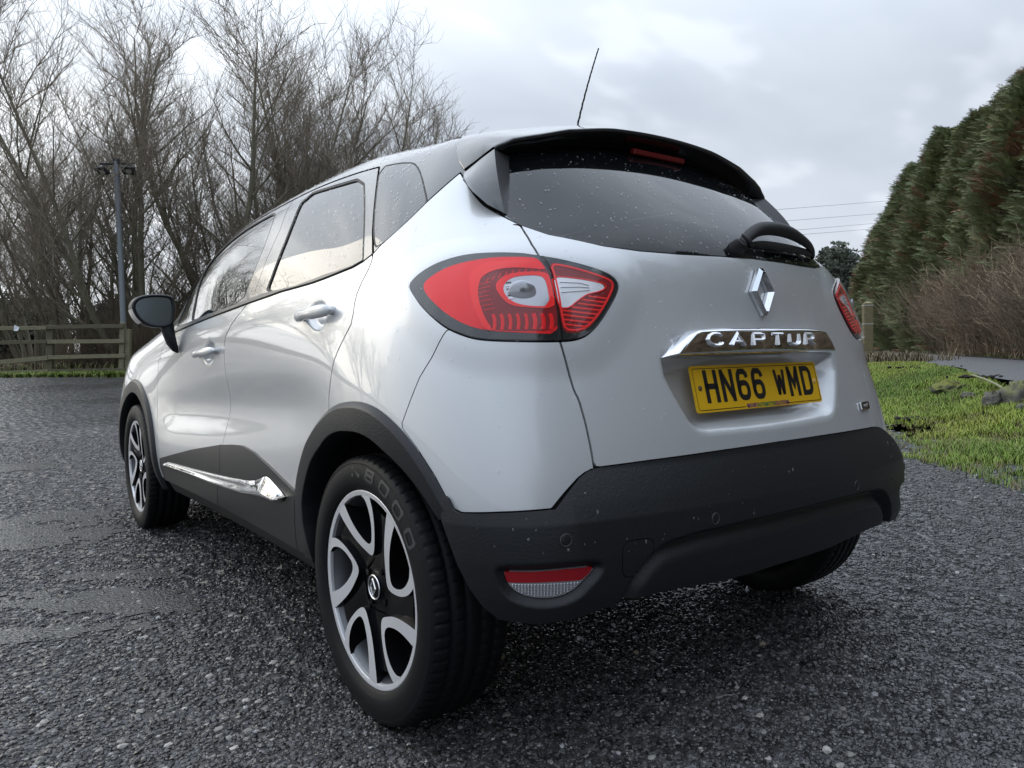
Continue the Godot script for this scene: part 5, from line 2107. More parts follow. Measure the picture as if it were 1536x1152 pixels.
# ------------------------------------------------------------------ inside
func make_interior() -> void:
	var seats := [[-0.36, -1.45, 1.0, "front_seat"], [0.36, -1.45, 1.0, "front_seat"], [-0.37, -0.50, 0.98, "rear_seat"], [0.0, -0.50, 0.94, "rear_seat"], [0.37, -0.50, 0.98, "rear_seat"]]
	for s in seats:
		var sh := Shape.new()
		var wide := 0.48 if s[3] == "front_seat" else 0.36
		sh.bevel_box(Vector3(wide, 0.14, 0.50), 0.04, Transform3D(Basis(), Vector3(s[0], 0.55, s[1] - 0.15)))
		sh.bevel_box(Vector3(wide, 0.60, 0.13), 0.05, Transform3D(Basis(Vector3.RIGHT, 0.28), Vector3(s[0], 0.84, s[1] + 0.16)))
		var seat := part(s[3], sh.mesh(), M.fabric, car)
		var hr := Shape.new()
		hr.bevel_box(Vector3(0.25, 0.17 * s[2], 0.09), 0.04, Transform3D(Basis(Vector3.RIGHT, 0.2), Vector3(s[0], 1.235 * s[2] - 0.02, s[1] + 0.27)))
		part("headrest", hr.mesh(), M.fabric, seat)
	var dash := Shape.new()
	dash.bevel_box(Vector3(1.36, 0.30, 0.45), 0.08, Transform3D(Basis(Vector3.RIGHT, -0.1), Vector3(0, 0.86, -2.25)))
	part("dashboard", dash.mesh(), M.fabric, car)
	var wheel := Shape.new()
	torus(wheel, Vector3(0.36, 0.93, -1.93), Vector3(0, 0.42, 0.9).normalized(), 0.18, 0.016, 40)
	wheel.bevel_box(Vector3(0.34, 0.05, 0.03), 0.01, Transform3D(Basis(Vector3.RIGHT, -0.44), Vector3(0.36, 0.93, -1.94)))
	part("steering_wheel", wheel.mesh(), M.fabric, car)
	var floor_ := Shape.new()
	floor_.box(Vector3(-0.74, 0.24, -2.2), Vector3(0.74, 0.30, -0.45))
	floor_.box(Vector3(-0.50, 0.30, -3.25), Vector3(0.50, 0.36, -2.2))
	floor_.box(Vector3(-0.50, 0.36, -0.45), Vector3(0.50, 0.42, 0.42))
	floor_.bevel_box(Vector3(1.3, 0.09, 0.14), 0.03, Transform3D(Basis(), Vector3(0, 0.30, -0.02)))
	part("floor_pan", floor_.mesh(), M.inner, car)
	var shelf := Shape.new()
	shelf.box(Vector3(-0.62, 0.93, -0.15), Vector3(0.62, 0.95, 0.34))
	part("parcel_shelf", shelf.mesh(), M.fabric, car)
	var bulk := Shape.new()
	bulk.box(Vector3(-0.7, 0.3, -2.52), Vector3(0.7, 0.95, -2.45))
	part("bulkhead", bulk.mesh(), M.inner, car)

# ------------------------------------------------------------------ rain
func make_drops(sk: Patch, _all: PackedInt32Array) -> void:
	var rng := RandomNumberGenerator.new()
	rng.seed = 77
	var unit := Shape.new()
	dome(unit, Vector3.ZERO, Vector3.RIGHT, Vector3.FORWARD, Vector3.UP, 1.0, 1.0, 0.55)
	var groups := {}
	# zone: u range, v range, count, size, mirrored too
	var zones := [
		[0.0, 3.3, 7.1, 9.9, 800, 0.0017, 1], [4.9, 10.2, 7.2, 10.2, 620, 0.0021, 0], [3.8, 10.0, 10.2, 11.6, 420, 0.0027, 0],
		[0.0, 3.2, 2.9, 7.0, 300, 0.0019, 1], [5.0, 12.4, 2.6, 7.1, 300, 0.0017, 0], [6.5, 10.0, 5.8, 7.05, 260, 0.0015, 0], [3.2, 6.5, 2.2, 8.4, 70, 0.0024, 0],
	]
	var xf: Array[Transform3D] = []
	for z in zones:
		for k in z[4]:
			var q := Vector2(rng.randf_range(z[0], z[1]), rng.randf_range(z[2], z[3]))
			if q.y < 4.3 and q.x > 4.9 and q.x < 8.7:
				continue
			var r: float = z[5] * (0.45 + 1.2 * pow(rng.randf(), 2.2))
			var side := -1.0 if z[6] == 1 and rng.randf() < 0.5 else 1.0
			var n := surf_n(q.x, q.y)
			var p := pushed(q, 0.0002)
			if side < 0:
				p.x = -p.x
				n.x = -n.x
			var x := n.cross(Vector3.UP).normalized()
			var y := x.cross(n)
			xf.append(Transform3D(Basis(x * r, n * r, y * r * rng.randf_range(0.9, 1.5)), p))
	for k in 60:
		var q := Vector2(rng.randf_range(0.0, 5.0), rng.randf_range(2.05, 2.95))
		var r := 0.0018 * (0.4 + 1.3 * pow(rng.randf(), 2.0))
		var n := surf_n(q.x, q.y)
		var p := bumper_point(q, 0.0003)
		if q.y > 2.55 - 0.2 * smoothstep(3.0, 5.0, q.x) + 0.4:
			continue
		if rng.randf() < 0.4:
			p.x = -p.x
			n.x = -n.x
		var x := n.cross(Vector3.UP).normalized()
		xf.append(Transform3D(Basis(x * r, n * r, x.cross(n) * r * rng.randf_range(1.0, 2.2)), p))
	var mm := MultiMesh.new()
	mm.transform_format = MultiMesh.TRANSFORM_3D
	mm.mesh = unit.mesh()
	mm.instance_count = xf.size()
	for i in xf.size():
		mm.set_instance_transform(i, xf[i])
	var o := MultiMeshInstance3D.new()
	o.name = "raindrops"
	o.multimesh = mm
	o.material_override = M.drop
	car.add_child(o, true)
	o.set_meta("kind", "stuff")
# ------------------------------------------------------------------ sky
func make_sky() -> Sky:
	var w := 1536
	var h := 768
	var big := FastNoiseLite.new()
	big.seed = 11
	big.noise_type = FastNoiseLite.TYPE_SIMPLEX_SMOOTH
	big.frequency = 0.55
	big.fractal_octaves = 5
	big.fractal_gain = 0.52
	var fine := FastNoiseLite.new()
	fine.seed = 31
	fine.noise_type = FastNoiseLite.TYPE_SIMPLEX_SMOOTH
	fine.frequency = 1.9
	fine.fractal_octaves = 4
	var im := Image.create(w, h, false, Image.FORMAT_RGBF)
	var glow := Vector3(-0.46, 0.20, -0.87).normalized()
	for j in h:
		var lat := PI * (0.5 - (j + 0.5) / h)
		var y := sin(lat)
		var cy := cos(lat)
		if lat < -0.06:
			for i in w:
				im.set_pixel(i, j, Color(0.10, 0.10, 0.095))
			continue
		for i in w:
			var az := TAU * (i + 0.5) / w
			var d := Vector3(sin(az) * cy, y, -cos(az) * cy)
			var k := 1.0 / (maxf(y, 0.0) + 0.16)
			var px := d.x * k
			var pz := d.z * k
			var c := big.get_noise_2d(px, pz)
			var f := fine.get_noise_2d(px * 0.8, pz * 1.5)
			var cover := c * 0.85 + f * 0.35
			var ang := acos(clampf(d.dot(glow), -1.0, 1.0))
			var g := exp(-pow(ang / 0.62, 2.0))
			var g2 := exp(-pow(ang / 1.25, 2.0))
			# a high pale layer, grey undersides, brighter thin places
			var thin := smoothstep(-0.55, 0.45, cover)
			var base := Color(0.41, 0.465, 0.555).lerp(Color(0.50, 0.555, 0.635), thin)
			var low := exp(-maxf(y, 0.0) / 0.22)
			base = base.lerp(Color(0.66, 0.69, 0.74), 0.5 * low)
			var lit := (0.86 + 0.26 * g2) * (1.0 + 2.5 * maxf(y - 0.30, 0.0))
			base = Color(base.r * lit, base.g * lit, base.b * lit)
			var streak := smoothstep(0.15, 0.55, f) * 0.08
			base = Color(base.r + streak, base.g + streak, base.b + streak)
			var warm := g * (0.52 + 0.42 * smoothstep(-0.5, 0.6, cover + f * 0.5))
			base = Color(base.r + warm * 1.0, base.g + warm * 0.94, base.b + warm * 0.79)
			var gap := smoothstep(0.42, 0.62, -c + f * 0.3) * (1.0 - g) * 0.55
			base = base.lerp(Color(0.36, 0.47, 0.62), gap)
			im.set_pixel(i, j, base)
	var s := Sky.new()
	var m := PanoramaSkyMaterial.new()
	m.panorama = ImageTexture.create_from_image(im)
	s.sky_material = m
	return s

# ------------------------------------------------------------------ ground
const EYE := Vector3(-1.6288, 0.8752, 1.6086)
const AHEAD := Vector3(0.6036, 0, -0.7973)
const ACROSS := Vector3(0.7973, 0, 0.6036)

func spot(along: float, across: float) -> Vector3:
	# a place on the ground, so far ahead of the parking place's corner and so far to the right
	var p := Vector3(EYE.x, 0, EYE.z) + AHEAD * along + ACROSS * across
	p.y = height(p.x, p.z)
	return p

func verge_side(x: float, z: float) -> float:
	# metres right of the tarmac's edge
	var q := Vector3(x, 0, z) - Vector3(EYE.x, 0, EYE.z)
	var along := q.dot(AHEAD)
	var across := q.dot(ACROSS)
	return (across - 3.18) * 0.979 - (along - 4.66) * 0.204

func height(x: float, z: float) -> float:
	var far := Vector2(x, z + 1.0).length()
	var a := smoothstep(6.0, 20.0, far)
	var s := verge_side(x, z)
	var b := smoothstep(0.1, 3.0, s) * smoothstep(-14.0, 0.0, 30.0 - far)
	var o := 0.45 * (1.0 - (1.0 - a) * (1.0 - b))
	if far > 60.0:
		o += 0.004 * (far - 60.0)
	return o

func sheet_on_ground(inside: Callable, cell: float, lo: Vector2, hi: Vector2, lift: float, uv := Vector4(0, 0, 1, 1)) -> ArrayMesh:
	var nx := int((hi.x - lo.x) / cell)
	var nz := int((hi.y - lo.y) / cell)
	var p := PackedVector3Array()
	var n := PackedVector3Array()
	var t := PackedInt32Array()
	var tex := PackedVector2Array()
	for j in nz + 1:
		for i in nx + 1:
			var x := lo.x + i * cell
			var z := lo.y + j * cell
			var y := height(x, z)
			p.append(Vector3(x, y + lift, z))
			n.append(Vector3(y - height(x + 0.1, z), 0.1, y - height(x, z + 0.1)).normalized())
			tex.append(Vector2((x - uv.x) / uv.z, (z - uv.y) / uv.w))
	for j in nz:
		for i in nx:
			var a := j * (nx + 1) + i
			if inside.call(p[a].x + cell / 2, p[a].z + cell / 2):
				t.append_array([a, a + 1, a + nx + 2, a, a + nx + 2, a + nx + 1])
	return mesh_from(p, n, t, PackedColorArray(), tex)

var rough_edge := FastNoiseLite.new()

func on_tarmac(x: float, z: float) -> bool:
	var s := verge_side(x, z)
	var n := rough_edge.get_noise_2d(x, z)
	if s > 0.25 + 0.9 * n:
		return false
	var q := Vector3(x, 0, z) - Vector3(EYE.x, 0, EYE.z)
	var along := q.dot(AHEAD)
	return along < 18.3 + 0.5 * n

func make_ground() -> void:
	rough_edge.seed = 5
	rough_edge.frequency = 0.5
	rough_edge.fractal_octaves = 4
	# fields to the horizon
	var p := PackedVector3Array()
	var n := PackedVector3Array()
	var t := PackedInt32Array()
	var rings := [0.0, 2.0, 4.0, 6.0, 8.0, 10.0, 12.0, 14.0, 16.0, 18.0, 20.0, 24.0, 30.0, 40.0, 60.0, 90.0, 140.0, 220.0, 400.0, 800.0, 1600.0]
	for r in rings:
		for k in 96:
			var a := TAU * k / 96
			var x: float = cos(a) * r
			var z: float = -1.0 + sin(a) * r
			p.append(Vector3(x, height(x, z) - 0.05, z))
			n.append(Vector3.UP)
	for r in rings.size() - 1:
		for k in 96:
			var a := r * 96 + k
			var b := r * 96 + (k + 1) % 96
			t.append_array([a, b, b + 96, a, b + 96, a + 96])
	var grassy := mat(Color(0.07, 0.085, 0.035), 0.9)
	grassy.albedo_texture = noise_color(0.02, 4, 3, 512, [[0.0, Color(0.55, 0.50, 0.40)], [0.5, Color(0.85, 0.95, 0.6)], [1.0, Color(1.0, 1.0, 0.85)]])
	grassy.uv1_triplanar = true
	grassy.uv1_world_triplanar = true
	grassy.uv1_scale = Vector3(0.08, 0.08, 0.08)
	structure("ground", mesh_from(p, n, t), grassy)
	# tarmac: rough chippings, damp in patches
	var tar := mat(Color(1, 1, 1), 1.0)
	tar.albedo_texture = noise_color(0.16, 3, 21, 1024, [[0.0, Color(0.028, 0.0285, 0.030)], [0.45, Color(0.058, 0.058, 0.060)], [0.75, Color(0.085, 0.085, 0.085)], [1.0, Color(0.15, 0.148, 0.144)]], FastNoiseLite.TYPE_CELLULAR)
	tar.normal_enabled = true
	tar.normal_texture = noise_tex(0.16, 3, 21, 1024, true, 10.0, FastNoiseLite.TYPE_CELLULAR)
	tar.normal_scale = 0.7
	tar.roughness_texture = wet_map()
	tar.roughness_texture_channel = BaseMaterial3D.TEXTURE_CHANNEL_RED
	tar.specular_mode = BaseMaterial3D.SPECULAR_SCHLICK_GGX
	var lo := Vector2(-9.5, -9.5)
	var near_in := func(x: float, z: float) -> bool: return absf(x - 0.0) < 8.0 and absf(z + 1.0) < 8.0 and on_tarmac(x, z)
	structure("car_park", sheet_on_ground(near_in, 0.125, Vector2(-8, -9), Vector2(8, 7), 0.0, Vector4(-8, -9, 16, 16)), tar)
	var far_in := func(x: float, z: float) -> bool: return not (absf(x) < 8.0 and absf(z + 1.0) < 8.0) and on_tarmac(x, z)
	var tar_far: StandardMaterial3D = tar.duplicate()
	tar_far.normal_scale = 0.30
	tar_far.roughness = 0.62
	structure("car_park", sheet_on_ground(far_in, 0.5, Vector2(-32, -33), Vector2(24, 23), 0.0, Vector4(-8, -9, 16, 16)), tar_far)
	make_damp()
	make_chippings()
	make_lane()
	make_verge()

func noise_color(freq: float, octaves: int, seed_: int, size: int, points: Array, kind := FastNoiseLite.TYPE_SIMPLEX_SMOOTH) -> NoiseTexture2D:
	var x := noise_tex(freq, octaves, seed_, size, false, 1.0, kind)
	(x.noise as FastNoiseLite).cellular_return_type = FastNoiseLite.RETURN_DISTANCE
	x.color_ramp = ramp(points)
	return x

func wet_map() -> ImageTexture:
	# how rough the tarmac is: 16 m square; standing damp shines, the rest is merely wet
	var size := 1024
	var broad := FastNoiseLite.new()
	broad.seed = 8
	broad.frequency = 0.0055
	broad.fractal_octaves = 4
	var grain := FastNoiseLite.new()
	grain.seed = 9
	grain.frequency = 0.12
	grain.fractal_octaves = 2
	var bi := broad.get_image(size, size, false, false, false)
	var gi := grain.get_image(size, size, false, false, false)
	bi.convert(Image.FORMAT_L8)
	gi.convert(Image.FORMAT_L8)
	var b := bi.get_data()
	var g := gi.get_data()
	var o := PackedByteArray()
	o.resize(size * size)
	for i in size * size:
		var v := smoothstep(0.56, 0.70, b[i] / 255.0)
		var r := lerpf(0.40, 0.17, v) + (g[i] / 255.0 - 0.5) * 0.26
		o[i] = int(clampf(r, 0.08, 0.9) * 255.0)
	return ImageTexture.create_from_image(Image.create_from_data(size, size, false, Image.FORMAT_L8, o))

func stone_mesh(seed_: int, rough := 0.25) -> Shape:
	# a small broken stone of 20 faces
	var rng := RandomNumberGenerator.new()
	rng.seed = seed_
	var g := (1.0 + sqrt(5.0)) / 2.0
	var v: Array = []
	for q in [Vector3(-1, g, 0), Vector3(1, g, 0), Vector3(-1, -g, 0), Vector3(1, -g, 0), Vector3(0, -1, g), Vector3(0, 1, g), Vector3(0, -1, -g), Vector3(0, 1, -g), Vector3(g, 0, -1), Vector3(g, 0, 1), Vector3(-g, 0, -1), Vector3(-g, 0, 1)]:
		v.append(q.normalized() * (1.0 + rng.randf_range(-rough, rough)))
	var sh := Shape.new()
	for f in [[0, 11, 5], [0, 5, 1], [0, 1, 7], [0, 7, 10], [0, 10, 11], [1, 5, 9], [5, 11, 4], [11, 10, 2], [10, 7, 6], [7, 1, 8], [3, 9, 4], [3, 4, 2], [3, 2, 6], [3, 6, 8], [3, 8, 9], [4, 9, 5], [2, 4, 11], [6, 2, 10], [8, 6, 7], [9, 8, 1]]:
		sh.tri(v[f[0]], v[f[2]], v[f[1]])
	return sh

func scatter(called: String, mesh: Mesh, m: Material, xf: Array, tint: PackedColorArray, parent: Node, kind := "stuff") -> MultiMeshInstance3D:
	var mm := MultiMesh.new()
	mm.transform_format = MultiMesh.TRANSFORM_3D
	mm.use_colors = tint.size() == xf.size()
	mm.mesh = mesh
	mm.instance_count = xf.size()
	for i in xf.size():
		mm.set_instance_transform(i, xf[i])
		if mm.use_colors:
			mm.set_instance_color(i, tint[i])
	var o := MultiMeshInstance3D.new()
	o.name = numbered(called) if parent == self else called
	o.multimesh = mm
	o.material_override = m
	parent.add_child(o, true)
	if kind != "":
		o.set_meta("kind", kind)
	return o

func tinted(rough: float) -> StandardMaterial3D:
	var m := mat(Color(1, 1, 1), rough)
	m.vertex_color_use_as_albedo = true
	return m

var damp_spots: Array = []

func damp(x: float, z: float) -> float:
	# under nought where fines have filled the chippings and water lies
	if damp_spots.is_empty():
		for e in [[25, 800, 0.50, 0.20], [95, 775, 0.22, 0.08], [150, 905, 0.42, 0.085], [225, 862, 0.30, 0.05], [60, 950, 0.28, 0.06], [50, 700, 1.2, 0.16], [20, 645, 2.0, 0.3], [150, 610, 1.6, 0.3]]:
			damp_spots.append([ground_under(e[0], e[1]), e[2], e[3]])
	var best := 1.0
	for e in damp_spots:
		var q: Vector3 = Vector3(x, 0, z) - e[0]
		var a = q.dot(ACROSS) / e[1]
		var b = q.dot(AHEAD) / (e[2] * 1.6)
		best = minf(best, sqrt(a * a + b * b) - 1.0)
	return best + 0.8 * rough_edge.get_noise_2d(x * 3.0, z * 3.0) + 0.5 * rough_edge.get_noise_2d(x * 14.0, z * 14.0)

func make_damp() -> void:
	var m := mat(Color(0.085, 0.083, 0.079), 0.24)
	m.albedo_texture = noise_color(0.2, 3, 81, 512, [[0.0, Color(0.55, 0.55, 0.55)], [1.0, Color(1.0, 1.0, 1.0)]])
	m.roughness_texture = noise_color(0.02, 4, 82, 512, [[0.0, Color(0.15, 0.15, 0.15)], [0.5, Color(0.5, 0.5, 0.5)], [1.0, Color(1, 1, 1)]])
	m.roughness = 0.32
	m.normal_enabled = true
	m.normal_texture = noise_tex(0.12, 4, 83, 512, true, 6.0)
	m.normal_scale = 0.25
	m.uv1_triplanar = true
	m.uv1_world_triplanar = true
	m.uv1_scale = Vector3(1.1, 1.1, 1.1)
	var inside := func(x: float, z: float) -> bool: return damp(x, z) < 0.0 and on_tarmac(x, z)
	structure("damp_ground", sheet_on_ground(inside, 0.025, Vector2(-6.2, -6.0), Vector2(-0.9, 1.0), 0.0035), m)

func make_chippings() -> void:
	var rng := RandomNumberGenerator.new()
	rng.seed = 12
	var m := tinted(0.20)
	for kind in 3:
		var xf: Array = []
		var tint := PackedColorArray()
		for k in 62000:
			var r := 1.25 * pow(9.5 / 1.25, pow(rng.randf(), 0.82))
			var az := 0.648 + rng.randf_range(-0.80, 0.80)
			var x := EYE.x + sin(az) * r
			var z := EYE.z - cos(az) * r
			if not on_tarmac(x, z):
				continue
			if damp(x, z) < 0.0 and rng.randf() < 0.40:
				continue
			var size := 0.0046 * (0.55 + 1.1 * pow(rng.randf(), 2.0)) * (1.0 + 0.09 * r)
			var b := Basis(Vector3(rng.randf() - 0.5, rng.randf() - 0.5, rng.randf() - 0.5).normalized(), rng.randf() * TAU)
			b = Basis(Vector3.UP, rng.randf() * TAU).scaled(Vector3(size * rng.randf_range(0.8, 1.4), size * rng.randf_range(0.45, 0.8), size)) * b
			xf.append(Transform3D(b, Vector3(x, height(x, z) + size * 0.12, z)))
			var v := 0.022 + 0.080 * pow(rng.randf(), 1.8)
			if rng.randf() < 0.022:
				v = rng.randf_range(0.16, 0.34)
			tint.append(Color(v * 1.0, v * 0.99, v * 0.98))
		scatter("chippings", stone_mesh(40 + kind).mesh(), m, xf, tint, self)
	# loose pale stones
	var lx: Array = []
	var lt := PackedColorArray()
	for k in 420:
		var q := Vector2(rng.randf_range(-60, 420), rng.randf_range(800, 1180)) if k < 220 else Vector2(rng.randf_range(-60, 1560), rng.randf_range(640, 1180))
		var g := ground_under(q.x, q.y)
		if not on_tarmac(g.x, g.z):
			continue
		var size := rng.randf_range(0.005, 0.013)
		lx.append(Transform3D(Basis(Vector3.UP, rng.randf() * TAU).scaled(Vector3(size, size * 0.45, size * 0.75)), g + Vector3(0, size * 0.2, 0)))
		var v := rng.randf_range(0.10, 0.42)
		lt.append(Color(v, v * 0.95, v * 0.87))
	scatter("loose_stones", stone_mesh(48, 0.2).mesh(), tinted(0.45), lx, lt, self)
	# single pebbles that stand out
	var pm := [stone_mesh(70, 0.14).mesh(), stone_mesh(71, 0.14).mesh(), stone_mesh(72, 0.18).mesh()]
	var list := [[750, 988, 0.020, Color(0.28, 0.22, 0.15), "tan pebble beside the rear tyre under the bumper"], [1240, 1128, 0.014, Color(0.42, 0.40, 0.37), "pale pebble on the tarmac at the bottom right"], [1342, 748, 0.016, Color(0.60, 0.60, 0.58), "white pebble right of the bumper's end"], [1344, 772, 0.012, Color(0.5, 0.5, 0.48), "small white pebble just below a larger white one by the bumper"], [1144, 968, 0.013, Color(0.26, 0.22, 0.17), "brown pebble under the middle of the bumper"], [955, 980, 0.010, Color(0.30, 0.26, 0.20), "small tan pebble below the bumper's step"]]
	for e in list:
		var g := ground_under(e[0], e[1])
		var o := MeshInstance3D.new()
		o.name = numbered("pebble")
		o.mesh = pm[int(e[0]) % 3]
		o.material_override = mat(e[3], 0.6)
		o.transform = Transform3D(Basis(Vector3.UP, e[0]).scaled(Vector3(e[2], e[2] * 0.6, e[2] * 0.8)), g + Vector3(0, e[2] * 0.35, 0))
		add_child(o, true)
		tag(o, e[4], "pebble", "pebbles on the tarmac")

func ground_under(px: float, py: float) -> Vector3:
	# where a thing seen there in a survey picture of this place stands (picture 1536 x 1152, taken from EYE)
	var f := Vector3(sin(0.648) * cos(-0.0433), sin(-0.0433), -cos(0.648) * cos(-0.0433))
	var r := Vector3(cos(0.648), 0, sin(0.648))
	var u := r.cross(f)
	var r2 := r * cos(-0.0167) + u * sin(-0.0167)
	var u2 := u * cos(-0.0167) - r * sin(-0.0167)
	var d := f + r2 * ((px - 768.0) / 1123.9) + u2 * ((576.0 - py) / 1123.9)
	var y := 0.0
	var p := EYE
	for k in 12:
		p = EYE + d * ((y - EYE.y) / d.y)
		y = lerpf(y, height(p.x, p.z), 0.6)
	return Vector3(p.x, height(p.x, p.z), p.z)

const LANE_DIR := Vector2(0.378, 0.926)   # across, along

func lane_spot(s: float, off: float) -> Vector3:
	# s metres along the lane from its nearest point, off metres to its far side
	var a := 6.0 + LANE_DIR.x * s + LANE_DIR.y * off
	var l := 8.75 + LANE_DIR.y * s - LANE_DIR.x * off
	return spot(l, a)

func make_lane() -> void:
	var p := PackedVector3Array()
	var n := PackedVector3Array()
	var t := PackedInt32Array()
	var w := 8
	for j in 121:
		var s := -40.0 + j * 1.0
		for i in w + 1:
			var f := float(i) / w
			var q := lane_spot(s, 2.35 * f + 0.10 * sin(s * 1.7 + i) * (1.0 if i == 0 or i == w else 0.0))
			q.y += 0.012 + 0.045 * (1.0 - pow(2 * f - 1, 2.0))
			p.append(q)
			n.append(Vector3.UP)
	for j in 120:
		for i in w:
			var a := j * (w + 1) + i
			t.append_array([a, a + w + 2, a + 1, a, a + w + 1, a + w + 2])
	var m := mat(Color(0.17, 0.172, 0.178), 0.36)
	m.albedo_texture = noise_color(0.05, 4, 61, 512, [[0.0, Color(0.6, 0.6, 0.6)], [1.0, Color(1, 1, 1)]])
	m.normal_enabled = true
	m.normal_texture = noise_tex(0.25, 3, 62, 512, true, 5.0)
	m.uv1_triplanar = true
	m.uv1_world_triplanar = true
	m.uv1_scale = Vector3(0.6, 0.6, 0.6)
	structure("lane", mesh_from(p, n, t), m)
	# the muddy ridge along the middle and the far edge
	var xf: Array = []
	var tint := PackedColorArray()
	var rng := RandomNumberGenerator.new()
	rng.seed = 3
	for k in 1600:
		var far_edge := rng.randf() < 0.7
		var q := lane_spot(rng.randf_range(-3, 30), (2.25 if far_edge else 1.2) + rng.randfn(0.0, 0.10))
		var s := rng.randf_range(0.012, 0.05)
		xf.append(Transform3D(Basis(Vector3.UP, rng.randf() * TAU).scaled(Vector3(s, s * 0.4, s)), q + Vector3(0, 0.04, 0)))
		var v := rng.randf_range(0.02, 0.05)
		tint.append(Color(v * 1.15, v, v * 0.8))
	scatter("mud", stone_mesh(90).mesh(), tinted(0.9), xf, tint, self)

func tuft(seed_: int, blades: int, tall: float, spread: float, width: float) -> ArrayMesh:
	var rng := RandomNumberGenerator.new()
	rng.seed = seed_
	var sh := Shape.new()
	for k in blades:
		var a := rng.randf() * TAU
		var d := Vector3(cos(a), 0, sin(a))
		var side := Vector3(-d.z, 0, d.x) * width * rng.randf_range(0.7, 1.3)
		var root := Vector3(rng.randf_range(-1, 1), 0, rng.randf_range(-1, 1)) * spread * 0.5
		var h := tall * rng.randf_range(0.5, 1.1)
		var lean := spread * rng.randf_range(0.3, 1.3)
		var mid := root + d * lean * 0.35 + Vector3(0, h * 0.62, 0)
		var tip := root + d * lean + Vector3(0, h * rng.randf_range(0.75, 1.0), 0)
		sh.quad(root - side, mid - side * 0.8, mid + side * 0.8, root + side)
		sh.tri(mid - side * 0.8, tip, mid + side * 0.8)
	for i in sh.n.size():
		sh.n[i] = (sh.n[i] * 0.35 + Vector3.UP).normalized()
	return sh.mesh()

